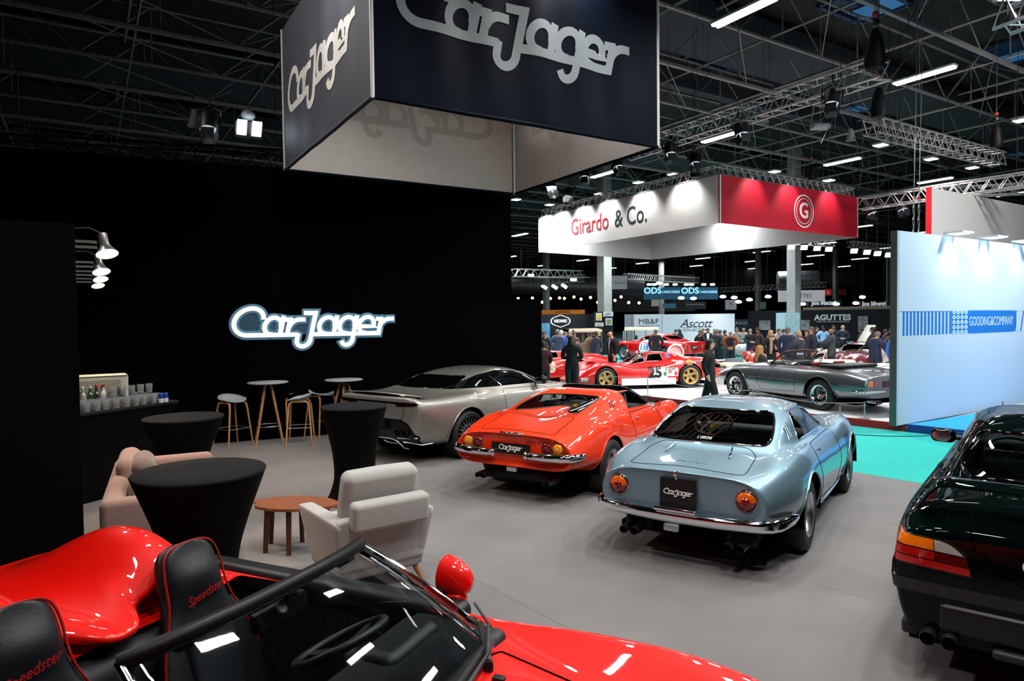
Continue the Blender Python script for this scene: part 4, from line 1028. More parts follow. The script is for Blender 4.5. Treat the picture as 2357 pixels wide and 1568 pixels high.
# ---------------------------------------------------------------- pale blue coupe (nearest car in the middle)
P_BLUE = M('pale_blue_metallic_paint','7795a3',.42,.6,1)
def build_gtb():
    c = Car('sports_car','pale blue metallic coupe with round orange and red tail lights and chrome rear bumper', (1.925,6.315), .600, P_BLUE)
    C = {'c':[(-0.950,0.800),(-0.900,0.818),(-0.750,0.842),(-0.450,0.875),(-0.369,0.906),(-0.300,0.950),(-0.070,1.044),(0.210,1.161),(0.480,1.227),(0.730,1.250),(1.030,1.233),(1.250,1.172),(1.480,1.044),(1.731,0.933),(2.200,0.895),(2.900,0.825),(3.250,0.690),(3.420,0.560)],
     'roof':[(-0.950,.30,0.795),(-0.500,.34,0.868),(-0.369,.46,0.895),(-0.300,.53,0.933),(-0.050,.54,1.017),(0.230,.535,1.111),(0.530,.52,1.172),(0.930,.52,1.177),(1.230,.53,1.111),(1.480,.53,1.011),(1.731,.48,0.922),(2.300,.3,0.890),(3.420,.22,0.540)],
     'belt':[(-0.950,.50,.785),(-0.500,.53,.855),(-0.369,.60,.885),(-0.170,.65,.895),(0.130,.68,.90),(0.630,.69,.90),(1.230,.69,.89),(1.597,.67,.885),(2.066,.58,.88),(2.600,.48,.87),(3.420,.35,.53)],
     'sh':[(-.95,.645,.735),(-.8,.695,.79),(-.5,.735,.852),(-.1,.755,.878),(.3,.765,.86),(.8,.765,.83),(1.4,.765,.815),(1.9,.76,.84),(2.4,.735,.895),(2.8,.70,.85),(3.2,.58,.70),(3.42,.45,.52)],
     'mid':[(-.95,.715,.61),(-.75,.785,.64),(-.4,.845,.66),(0,.865,.65),(.6,.855,.59),(1.2,.845,.57),(1.8,.845,.60),(2.4,.86,.66),(2.9,.80,.60),(3.42,.50,.48)],
     'low':[(-.95,.69,.49),(-.75,.755,.46),(-.4,.82,.43),(0,.84,.40),(1.2,.825,.37),(2.4,.84,.40),(2.9,.78,.40),(3.42,.46,.42)],
     'sill':[(-.95,.62,.43),(-.75,.66,.37),(-.4,.70,.30),(.3,.745,.235),(1.2,.76,.21),(2.2,.74,.23),(2.9,.66,.30),(3.42,.36,.38)]}
    c.shell(C, [(.985,-.03),(.955,-.042),(.925,-.036),(.90,-.022),(.86,-.020),(.5,-.022)], [(.8,.06),(.4,.09)], ny=96, fair=2, capz=(.615,.46))
    c.arches(2.40,.375,.5,.33)
    rw = rpoly([(-.555,.942),(.555,.942),(.51,1.075),(.45,1.172),(-.45,1.172),(-.51,1.075)],.07)
    F = c.cut(rw,'y',lambda p,n: p.y < .7 and n.z > .2 and n.y < 0)
    g = c.take(F,'rear_window',GLASS,.002,.011,CHROME)
    F = c.cut(rpoly([(-.56,.94),(.56,.94),(.50,1.16),(-.50,1.16)],.05),'y',lambda p,n: p.y > .95 and n.y > .1 and n.z > .1 and p.y < 1.95)
    c.take(F,'windscreen',GLASS,.002,.009,CHROME)
    for sg in (1,-1):
        F = c.cut(rpoly([(.31,.925),(1.52,.91),(1.23,1.11),(.83,1.163),(.49,1.16)],.035),'x',lambda p,n: p.x*sg > .4 and n.z < .8)
        c.take(F,'side_window',GLASS,.002,.008,CHROME)
    # lid, doors, vents
    dl = rpoly([(-.50,-.875),(.50,-.875),(.48,-.42),(.40,-.33),(-.40,-.33),(-.48,-.42)],.08)
    c.panel(dl,'z',lambda p,n: n.z > .3 and p.y < 0,'boot_lid',gap=.0035)
    for sg in (1,-1):
        c.panel(rpoly([(.50,.36),(1.5,.28),(1.64,.55),(1.58,.86),(.42,.87)],.06),'x',lambda p,n: p.x*sg > .5 and abs(n.x) > .25,'door',gap=.0035)
    for sg in (1,-1):
        for k in range(3):
            y0 = .05+k*.06
            F = c.cut([(y0,.945+.012*k),(y0+.028,.945+.012*k),(y0+.105,1.05+.016*k),(y0+.077,1.05+.016*k)],'x',lambda p,n: p.x*sg > .4); c.take(F,'louvre',DARK,-.008,.004,P_BLUE,'louvre_edge')
        for k in range(4):
            y0 = 1.98+k*.05
            F = c.cut([(y0,.52),(y0+.022,.52),(y0+.04,.74),(y0+.018,.74)],'x',lambda p,n: p.x*sg > .5); c.take(F,'fender_vent',DARK,-.006)
    c.finish()
    # tail furniture
    yb = c.hit('y',0,.62,-1)[0].y
    for sg in (1,-1):
        p = Vector((sg*.545,c.hit('y',sg*.545,.625,-1)[0].y+.004,.625))
        q = M('amber_and_red_lens','c04a08',.12,coat=1)
        l = MB(); r = .078
        mm = frame(p,(1,0,0),(0,0,1))
        for (lo,hi,mi) in ((0,180,0),(180,360,1)):
            P = []
            for rr,dz in ((r,.0),(r*.96,.018),(r*.75,.03),(r*.45,.036)): P.append([(rr*math.cos(R(lo+(hi-lo)*k/14)),rr*math.sin(R(lo+(hi-lo)*k/14)),dz) for k in range(15)])
            l.grid(P,m=mm,mi=mi)
        l.lathe([(r*.45,.036),(r*.40,.046),(0.0001,.052)],20,mm,1)
        tl = l.out('tail_light',[M('amber_tail','d85a06',.12,coat=1,emit=.05),M('red_tail','7d0d06',.12,coat=1,emit=.03)],c.root,60)
        MB().lathe([(r+.016,-.01),(r+.016,.012),(r+.006,.022),(r-.001,.012)],28,mm).out('bezel',CHROME,tl,60)
        MB().lathe([(r*.30,.05),(r*.34,.056),(r*.3,.058)],16,mm).out('lens_ring',M('red_bright','b01208',.1,coat=1),tl,60)
    logo_plate(c,-.155,.155,.50,.74,yb-.03,yb-.02)
    # bumper sweeping round the corners
    pts = []
    for k in range(-14,15):
        t = k/14; x = .80*math.sin(t*math.pi/2)/1 if abs(t) < .86 else math.copysign(.80*math.sin(.86*math.pi/2)+.012*(abs(t)-.86)/.14,t)
        y = -1.055+.14*abs(t)**3.2 if abs(t) < .86 else -.975+.14*(abs(t)-.62)*1.6-.03
        pts.append((x,y,.435+.012*abs(t)))
    half = [(0,-1.06),(.2,-1.056),(.4,-1.042),(.54,-1.02),(.65,-.99),(.725,-.945),(.775,-.87),(.80,-.77),(.82,-.66),(.835,-.53)]
    pts = [(-x,y) for x,y in half[:0:-1]]+half
    b = MB(); prof = [(-.048,-.005),(-.040,.014),(-.012,.03),(.0,.024),(.014,.031),(.040,.016),(.05,-.004),(.02,-.012),(-.02,-.012)]
    rows = []
    for i,(x,y) in enumerate(pts):
        a = Vector(pts[max(i-1,0)]); d = (Vector(pts[min(i+1,len(pts)-1)])-a).normalized(); nx, ny_ = d.y, -d.x; k = 1 if 0 < i < len(pts)-1 else .5
        rows.append([(x+nx*o*k, y+ny_*o*k, .43+.01*abs(x)+z*k) for z,o in prof])
    b.grid(rows,True); b.out('rear_bumper',CHROME,c.root,60)
    MB().soft((0,-1.085,.50),(.36,.05,.035),.015).out('plate_lamp',CHROME,c.root,60)
    MB().soft((-.06,-1.0,.325),(.13,.05,.06),.015).out('reversing_light',CLEAR,c.root,60)
    for x in (-.50,-.40,.40,.50):
        MB().lathe([(.033,-.02),(.036,0),(.036,.22),(.03,.22),(.03,.0)],18,T3((x,-.98,.235),(R(-90),0,0))).out('exhaust_tip',M('dull_steel','55565a',.35,.9),c.root,50)
    for x in (-.45,.45): MB().soft((x,-.55,.25),(.26,.5,.13),.05).out('silencer',M('dull_dark_steel','1a1a1c',.5,.6),c.root,60)
    MB().box((0,.9,.2),(1.3,3.2,.05)).out('underbody',DARK,c.root,0)
    for x in (-.26,.26):
        pts = [c.hit('z',x*(1+.12*(1-t)),-.56+.20*t,1,.012)[0] for t in (0,.15,.5,1)]
        MB().tube(pts,[.004,.011,.012,.007],8).out('lid_hinge',CHROME,c.root,60)
    p,n = c.hit('y',0,.80,-1); MB().lathe([(0,.03),(.018,.028),(.022,0)],14,frame((0,yb-.075,.795),(1,0,0),(0,0,1))).out('lid_handle',CHROME,c.root,60)
    MB().box((0,yb-.07,.765),(.016,.02,.045)).out('lid_catch',CHROME,c.root,0)
    v,f = text_pts('Ferrari',.058,0,shear=.3,space=1.5)
    c.decal('badge_lettering',v,f,'z',1,CHROME,.004,lambda p:(p[0]+.03,p[1]-.76))
    v,f = text_pts('275 GTB',.03,0,shear=.3,space=1.1)
    # interior
    tub(c,-.24,1.64,.60,.26,.80)
    MB().soft((0,-.03,.68),(1.16,.55,.10),.04).out('parcel_shelf',M('cabin_trim','121316',.6),c.root,60)
    for x in (-.34,.34): seat(c,x,.58,.22,h=.46,head=False)
    MB().soft((0,1.36,.79),(1.25,.30,.14),.06).out('dashboard',M('cabin_trim','121316',.6),c.root,60)
    steering(c,Vector((-.34,1.0,.90)),0,R(62),.195,woodmat('steering_wood','5a2408','9a4a18',(30,30,30),.25),ALU,M('yellow_button','d8a818',.3))
    MB().soft((0,1.16,1.11),(.2,.02,.06),.01).out('rear_view_mirror',BLACK,c.root,60)
    dm = MB()
    for k in range(9):
        x0 = -.46+k*.06; P = []
        for t in np.linspace(0,1,9):
            p,n = c.bvh.ray_cast(Vector((x0+.16*t,-9,.955+.175*t)),Vector((0,1,0)))[:2]
            if p: P.append(p+n*.003)
        if len(P) > 2: dm.tube(P,.0009,3)
    dm.out('demister_wires',M('copper_wire','a07038',.4,.8),g,0)
    v,f = text_pts('S. OFFICINE',.026,0); c.decal('window_lettering',v,f,'y',-1,M('plate_print','e3e3e0',.5),.006,lambda p:(p[0]-.02,p[1]+.965),g)
    # mirrors, sill strips, side glass handle
    for sg in (1,-1):
        P = [c.hit('x',y,.262,sg,.004)[0] for y in np.linspace(.42,1.98,14)]
        MB().tube([p for p in P if p],.011,6).out('sill_strip',CHROME,c.root,60)
        p,n = c.hit('x',.62,.79,sg); MB().tube([p+n*.004,p+n*.02+Vector((0,.03,0)),p+n*.02+Vector((0,.10,0)),p+n*.004+Vector((0,.13,0))],.007,6).out('door_handle',CHROME,c.root,60)
        for a,b_ in (((.70,.94),(.86,1.16)),):
            pass
        p,n = c.hit('x',2.95,.66,sg); lamp(c,'side_repeater',p,n,.022,AMBER,.02)
    p = c.hit('z',-.70,1.62,1)[0]; MB().tube([p,p+Vector((-.03,0,.09))],.008).out('mirror_stalk',CHROME,c.root,60)
    MB().lathe([(0,-.05),(.03,-.035),(.052,0),(.05,.006),(0,.008)],20,T3(p+Vector((-.03,-.01,.12)),(R(90),0,0))).out('wing_mirror',CHROME,c.root,60)
    wheels(c,'cast',.325,.205,.185,2.40,1.46,ALU,M('cast_alloy','8c9094',.35,.8),back=M('brake_iron','4a4a4c',.5,.7),trackf=1.44)
    return c
build_gtb()

# ---------------------------------------------------------------- orange-red targa car behind it
P_ORANGE = M('orange_red_paint','ea3406',.5,0,1,spec=.2)
def build_dino():
    c = Car('sports_car','orange red targa sports car with four round tail lights and open black edged roof', (.47,8.376), .557, P_ORANGE)
    C = {'c':[(-.90,.775),(-.84,.80),(-.5,.845),(0,.89),(.45,.92),(.58,.945),(.66,1.03),(.74,1.085),(.9,1.115),(1.25,1.11),(1.42,1.07),(1.8,.90),(2.05,.80),(2.6,.745),(3.0,.62),(3.26,.46)],
     'roof':[(-.90,.36,.772),(-.5,.40,.855),(-.1,.47,.945),(.2,.52,1.005),(.5,.54,1.055),(.8,.54,1.085),(1.25,.54,1.08),(1.42,.55,1.04),(1.8,.52,.885),(2.1,.4,.79),(2.6,.3,.74),(3.26,.25,.44)],
     'belt':[(-.90,.56,.755),(-.5,.60,.84),(-.1,.64,.885),(.3,.685,.905),(.8,.70,.87),(1.4,.70,.84),(1.85,.66,.83),(2.2,.52,.78),(2.7,.45,.72),(3.26,.36,.43)],
     'sh':[(-.90,.72,.69),(-.6,.765,.785),(-.2,.79,.855),(.1,.79,.86),(.5,.765,.82),(1.0,.75,.775),(1.6,.755,.775),(2.1,.755,.835),(2.4,.74,.845),(2.8,.68,.75),(3.26,.45,.44)],
     'mid':[(-.90,.785,.58),(-.5,.835,.62),(0,.855,.61),(.6,.825,.56),(1.2,.815,.54),(1.8,.825,.58),(2.34,.85,.60),(2.9,.78,.52),(3.26,.52,.40)],
     'low':[(-.90,.765,.47),(-.5,.82,.44),(0,.84,.40),(1.2,.80,.34),(2.34,.835,.40),(3.26,.48,.34)],
     'sill':[(-.90,.66,.40),(-.5,.70,.35),(0,.76,.27),(1.2,.77,.20),(2.34,.74,.25),(3.26,.38,.28)]}
    c.shell(C, [(.985,-.025),(.965,-.035),(.94,-.028),(.92,-.016),(.5,-.016)], [(.8,.05),(.4,.07)], ny=96, capz=(.59,.38))
    c.arches(2.34,.365,.5,.32)
    # open roof, windscreen, side openings, curved rear window
    c.take(c.cut(rpoly([(-.50,.97),(.50,.97),(.50,1.34),(-.50,1.34)],.04),'z',lambda p,n: n.z > .5 and p.z > 1))
    c.take(c.cut(rpoly([(-.60,.80),(.60,.80),(.53,1.055),(-.53,1.055)],.04),'y',lambda p,n: p.y > 1.2 and n.y > .1 and p.y < 2.15 and n.z > .1),'windscreen',GLASS,.001,.012,BLACK)
    for sg in (1,-1):
        c.take(c.cut(rpoly([(.88,.895),(1.73,.86),(1.38,1.035),(1.30,1.077),(.94,1.08)],.03),'x',lambda p,n: p.x*sg > .35 and abs(n.x) > .05),None,None,0,.008)
    F = c.cut(rpoly([(-.46,.932),(.46,.932),(.46,1.055),(-.46,1.055)],.055),'y',lambda p,n: p.y < .9 and n.y < -.02)
    c.take(F,'rear_window',GLASS,.001,.010,BLACK)
    for sg in (1,-1):
        c.panel(rpoly([(.84,.34),(1.72,.29),(1.80,.6),(1.74,.83),(.80,.845)],.06),'x',lambda p,n: p.x*sg > .5 and abs(n.x) > .25,'door')
        for k in range(3):
            y0 = .40+k*.05; F = c.cut([(y0,.945+.004*k),(y0+.02,.945+.004*k),(y0+.075,1.025),(y0+.055,1.025)],'x',lambda p,n: p.x*sg > .35); c.take(F,'louvre',DARK,-.006)
    c.panel(rpoly([(-.50,-.83),(.50,-.83),(.48,-.26),(-.48,-.26)],.05),'z',lambda p,n: n.z > .3,'boot_lid')
    c.panel(rpoly([(-.46,-.2),(.46,-.2),(.44,.42),(-.44,.42)],.05),'z',lambda p,n: n.z > .3,'engine_lid')
    for sg in (1,-1):
        for k in range(6): c.take(c.cut([(sg*(.20+k*.035),.16),(sg*(.22+k*.035),.16),(sg*(.22+k*.035),.32),(sg*(.20+k*.035),.32)],'z',lambda p,n: n.z > .3 and p.z > .7),'lid_slot',DARK,-.004)
    c.finish()
    yb = -.917
    for sg in (1,-1):
        for x,m,nm in ((.60,M('amber_round','e08008',.12,coat=1,emit=.12),'indicator_light'),(.46,M('red_round','6a0804',.12,coat=1,emit=.02),'tail_light')):
            l = lamp(c,nm,(sg*x,yb-.002,.645),(0,-1,0),.062,m,.035,CHROME,.008); MB().lathe([(.02,.035),(.016,.042),(0,.043)],12,frame((sg*x,yb-.006,.645),(1,0,0),(0,0,1))).out('lens_centre',m,l,60)
    logo_plate(c,-.255,.255,.545,.665,yb-.03,yb-.016,wfrac=.6)
    for sg in (1,-1):
        P = [(sg*x,y,.545+.003*k) for k,(x,y) in enumerate([(.20,-.965),(.28,-.99),(.5,-.985),(.66,-.965),(.76,-.92),(.81,-.84),(.83,-.74)])]
        MB().tube(P,[.02,.045,.05,.05,.048,.045,.03],14,up=(0,0,1),flat=1.0).out('quarter_bumper',CHROME,c.root,60)
        MB().ball((sg*.22,-.985,.547),(.03,.03,.046)).out('bumper_end',CHROME,c.root,60)
    MB().tube([(-.15,yb-.005,.775),(-.13,yb-.03,.78),(.13,yb-.03,.78),(.15,yb-.005,.775)],.013,8).out('lid_handle',CHROME,c.root,60)
    MB().soft((-.02,yb+.03,.36),(.13,.05,.06),.012).out('reversing_light',CLEAR,c.root,60)
    v,f = text_pts('Dino GT',.05,.001,shear=.35,sx=1.3); MB().add(v,f,frame((.30,yb-.006,.70),(1,0,0),(0,0,1))).out('badge_lettering',CHROME,c.root,0)
    for x in (-.47,-.39,.39,.47): MB().lathe([(.028,-.02),(.031,0),(.031,.2),(.026,.2),(.026,0)],16,T3((x,-.93,.25),(R(-90),0,0))).out('exhaust_tip',M('dull_steel','55565a',.35,.9),c.root,50)
    MB().soft((0,-.62,.26),(1.0,.32,.14),.06).out('silencer',M('dull_dark_steel','1a1a1c',.5,.6),c.root,60)
    MB().box((0,.9,.19),(1.3,3.1,.05)).out('underbody',DARK,c.root,0)
    tub(c,.55,1.9,.60,.24,.78)
    MB().soft((0,1.62,.77),(1.25,.34,.16),.06).out('dashboard',M('cabin_trim','121316',.6),c.root,60)
    for x in (-.34,.34): seat(c,x,1.0,.2,h=.52,mat=M('brown_black_leather','17110f',.5,bump=.2))
    steering(c,Vector((-.34,1.38,.83)),0,R(62),.18,LEATHER,ALU,M('yellow_button','d8a818',.3))
    MB().tube([(-.50,1.33,1.07),(-.52,.97,1.08)],.01).out('roof_seal',BLACK,c.root); MB().tube([(.50,1.33,1.07),(.52,.97,1.08)],.01).out('roof_seal',BLACK,c.root)
    P = [c.hit('z',x,1.33,1,.012)[0] for x in np.linspace(-.5,.5,11)]; P = [p for p in P if p]
    MB().tube(P,.034,8,flat=.6).out('windscreen_header',BLACK,c.root,60)
    for sg in (1,-1):
        Q = [P[0] if sg < 0 else P[-1], Vector((sg*.575,1.52,.985)), Vector((sg*.60,1.80,.875))]
        MB().tube(Q,.022,8).out('windscreen_pillar',BLACK,c.root,60)
        MB().tube([(sg*.60,.96,1.07),(sg*.665,.90,.91)],.012).out('door_seal',BLACK,c.root,60)
        p = c.hit('x',1.62,.80,sg)[0]
        MB().lathe([(0,-.05),(.03,-.035),(.05,0),(0,.006)],18,T3(p+Vector((sg*.09,0,.08)),(R(90),0,0))).out('door_mirror',CHROME,c.root,60)
        MB().tube([p,p+Vector((sg*.08,0,.07))],.008).out('mirror_stalk',CHROME,c.root,60)
        p,n = c.hit('x',.95,.76,sg); MB().tube([p+n*.004,p+n*.02+Vector((0,.03,0)),p+n*.02+Vector((0,.09,0)),p+n*.004+Vector((0,.12,0))],.006,6).out('door_handle',CHROME,c.root,60)
    MB().soft((0,1.36,1.02),(.19,.02,.055),.01).out('rear_view_mirror',BLACK,c.root,60)
    wheels(c,'cast',.32,.205,.185,2.34,1.50,ALU,M('cast_alloy','8c9094',.35,.8),M('yellow_button','d8a818',.3),back=M('brake_iron','4a4a4c',.5,.7))
build_dino()

# ---------------------------------------------------------------- silver grand tourer beside the black wall
P_SILVER = M('warm_silver_paint','9d9a93',.4,.7,1)
def build_aston():
    c = Car('sports_car','silver modern grand tourer with black glasshouse and slim tail lights beside black wall', (-1.421,10.584), .64, P_SILVER)
    C = {'c':[(-.92,.985),(-.86,1.005),(-.6,.995),(-.25,1.03),(0,1.08),(.4,1.19),(.8,1.26),(1.2,1.285),(1.6,1.265),(1.9,1.20),(2.3,1.05),(2.6,.955),(3.2,.88),(3.6,.74),(3.76,.60)],
     'roof':[(-.92,.46,.985),(-.6,.46,.985),(-.25,.50,1.01),(0,.53,1.055),(.4,.55,1.15),(.8,.565,1.205),(1.3,.57,1.22),(1.8,.59,1.165),(2.2,.60,1.05),(2.6,.52,.94),(3.2,.4,.87),(3.76,.3,.58)],
     'belt':[(-.92,.72,.975),(-.6,.70,.96),(-.25,.70,.975),(.1,.735,.985),(.5,.775,.98),(1.0,.80,.965),(1.6,.80,.945),(2.2,.775,.925),(2.6,.70,.90),(3.2,.55,.86),(3.76,.45,.56)],
     'sh':[(-.92,.83,.925),(-.7,.87,.925),(-.3,.915,.93),(.1,.925,.925),(.5,.90,.89),(1.0,.88,.855),(1.6,.885,.845),(2.2,.89,.865),(2.8,.88,.875),(3.3,.80,.78),(3.76,.6,.55)],
     'mid':[(-.92,.87,.80),(-.7,.915,.76),(-.3,.965,.74),(.1,.985,.72),(.6,.955,.66),(1.2,.935,.62),(1.9,.94,.64),(2.8,.97,.68),(3.3,.90,.60),(3.76,.68,.50)],
     'low':[(-.92,.80,.52),(-.7,.88,.50),(-.3,.95,.46),(0,.97,.44),(.7,.95,.38),(2.0,.93,.36),(2.8,.96,.40),(3.76,.6,.40)],
     'sill':[(-.92,.74,.34),(-.6,.80,.28),(0,.88,.24),(.7,.93,.19),(2.0,.92,.18),(2.8,.86,.22),(3.76,.5,.28)]}
    c.shell(C, [(.985,-.03),(.95,-.05),(.85,-.06),(.4,-.07)], [(.85,.05),(.4,.08)], ny=96, capz=(.72,.45))
    c.arches(2.805,.405,.6,.37,mat=P_SILVER)
    BG = M('gloss_black','040506',.06,coat=1)
    c.take(c.cut(rpoly([(-.53,1.035),(.53,1.035),(.56,1.10),(.50,1.185),(-.50,1.185),(-.56,1.10)],.05),'y',lambda p,n: p.y < 1.0 and n.y < -.05 and n.z > .3),'rear_window',PRIV,.001,.006,BG)
    c.take(c.cut(rpoly([(-.58,.98),(.58,.98),(.54,1.2),(-.54,1.2)],.05),'y',lambda p,n: p.y > 1.5 and n.y > .05 and n.z > .2 and p.y < 2.8),'windscreen',PRIV,.001)
    for sg in (1,-1):
        F = c.cut(rpoly([(-.12,1.025),(2.34,.955),(2.0,1.10),(1.6,1.20),(1.15,1.23),(.7,1.19),(.3,1.105)],.05),'x',lambda p,n: p.x*sg > .49 and n.z < .97)
        c.take(F,'roof_strake',BG,.0)
        c.take(c.cut([(-.16,1.03),(.95,.99),(.95,1.212),(.66,1.19),(.3,1.12)],'x',lambda p,n: p.x*sg > .30 and n.y < .3),'rear_pillar',BG,.0)
    for sg in (1,-1):
        c.decal('side_window',[(.62,1.02),(1.02,1.0),(2.15,.975),(1.95,1.075),(1.6,1.165),(1.2,1.19),(.95,1.165),(.72,1.09)],[(0,1,2,3,4,5,6,7)],'x',sg,PRIV,.004)
        for a,b in (((1.02,1.0),(.88,1.15)),):
            P = [c.hit('x',a[0]+(b[0]-a[0])*t,a[1]+(b[1]-a[1])*t,sg,.007)[0] for t in np.linspace(0,1,6)]; MB().tube(P,.006,5).out('window_divider',CHROME,c.root)
        P = [c.hit('x',y,z,sg,.007)[0] for y,z in ((.62,1.018),(.72,1.088),(.95,1.165),(1.2,1.19),(1.6,1.165),(1.95,1.075),(2.15,.975))]; MB().tube([p for p in P if p],.005,5).out('window_trim',BG,c.root)
        c.panel(rpoly([(.95,.42),(2.1,.34),(2.28,.6),(2.2,.90),(.98,.95)],.08),'x',lambda p,n: p.x*sg > .5 and abs(n.x) > .25,'door')
    # rear: lamps, black diffuser, splitters
    for sg in (1,-1):
        c.take(c.cut(rpoly([(sg*.42,.845),(sg*.78,.868),(sg*.865,.895),(sg*.80,.915),(sg*.42,.91)],.01),'y',lambda p,n: p.y < 0 and n.y < -.05),'tail_light',M('smoked_red_lens','1c0405',.06,coat=1),.003)
        c.take(c.cut(rpoly([(sg*.0,.885),(sg*.42,.885),(sg*.42,.91),(sg*.0,.91)],.002),'y',lambda p,n: p.y < 0 and n.y < -.05),'light_bar',BG,.002)
    F = c.cut(rpoly([(-.52,.655),(.52,.655),(.66,.60),(.80,.42),(.72,.30),(-.72,.30),(-.80,.42),(-.66,.60)],.03),'y',lambda p,n: p.y < -.3 and n.y < -.05)
    c.take(F,'diffuser',M('satin_black','060607',.35),-.012,.008,DARK)
    c.panel(rpoly([(-.60,.92),(.60,.92),(.555,.70),(.52,.66),(-.52,.66),(-.555,.70)],.03),'y',lambda p,n: p.y < -.6 and n.y < -.1,'boot_lid')
    c.finish()
    for sg in (1,-1):
        MB().tube([(sg*.0,-1.02,.385),(sg*.36,-1.02,.385),(sg*.48,-1.0,.345),(sg*.58,-.985,.265),(sg*.66,-.975,.262)],.009,6).out('diffuser_strip',ALU,c.root,60)
        MB().tube([(sg*.46,-1.0,.395),(sg*.80,-.93,.41)],.009,6).out('diffuser_strip',ALU,c.root,60)
        MB().tube([(sg*.56,-.985,.345),(sg*.70,-.965,.345),(sg*.84,-.90,.32),(sg*.92,-.76,.33)],.010,6).out('diffuser_strip',ALU,c.root,60)
        MB().tube([(sg*.20,-1.02,.35),(sg*.30,-1.02,.325),(sg*.52,-1.0,.325)],.007,6).out('diffuser_strip',ALU,c.root,60)
        for x in (.48,.62):
            q = T3((sg*x,-1.0,.475),(R(-90),0,0))
            MB().lathe([(.056,.0),(.060,-.012),(.054,-.016),(.048,0),(.048,.12),(0,.12)],24,q@T3((0,0,0),(0,0,0),(1.15,.9,1))).out('exhaust_tip',M('dark_tip','2b2c30',.25,.9),c.root,50)
        p,n = c.hit('x',2.02,.955,sg)
        o = MB().soft(p+Vector((sg*.13,0,.06)),(.22,.13,.14),.055,5).out('door_mirror',BG,c.root,60)
        MB().tube([p,p+Vector((sg*.08,.01,.03))],.02).out('mirror_stalk',BG,c.root,60)
        for x in (.30,.36,.42,.48,.54):
            pass
        p,n = c.hit('x',-.1,.78,sg)
    # lip spoiler
    P = []
    for x in np.linspace(-.80,.80,25):
        y = -.955+.10*abs(x/.8)**3; z = 1.03-.035*abs(x/.8)**2
        P.append([(x,y+.12,z-.025),(x,y+.04,z-.004),(x,y-.005,z+.006),(x,y-.012,z-.004),(x,y+.02,z-.045)])
    MB().grid(P).out('lip_spoiler',P_SILVER,c.root,60)
    MB().tube([(x,-.958+.10*abs(x/.8)**3,1.005-.035*abs(x/.8)**2) for x in np.linspace(-.78,.78,17)],.014,6).out('spoiler_shadow_strip',BG,c.root,60)
    logo_plate(c,-.26,.26,.50,.61,-1.012,-1.0,wfrac=.62)
    v,f = text_pts('DBS 770',.045,.001,sx=1.4); MB().add(v,f,frame((-.16,-.985,.86),(1,0,0),(0,0,1))).out('badge_lettering',M('dark_badge','25262a',.3,.8),c.root,0)
    MB().box((0,1.1,.19),(1.5,3.0,.05)).out('underbody',DARK,c.root,0)
    wheels(c,'mesh',.358,.30,.275,2.805,1.66,M('dark_rim','1b1c1f',.3,.8),M('diamond_cut_alloy','b9bcc0',.25,.9),M('black_hub','0c0c0e',.4),trackf=1.68)
build_aston()

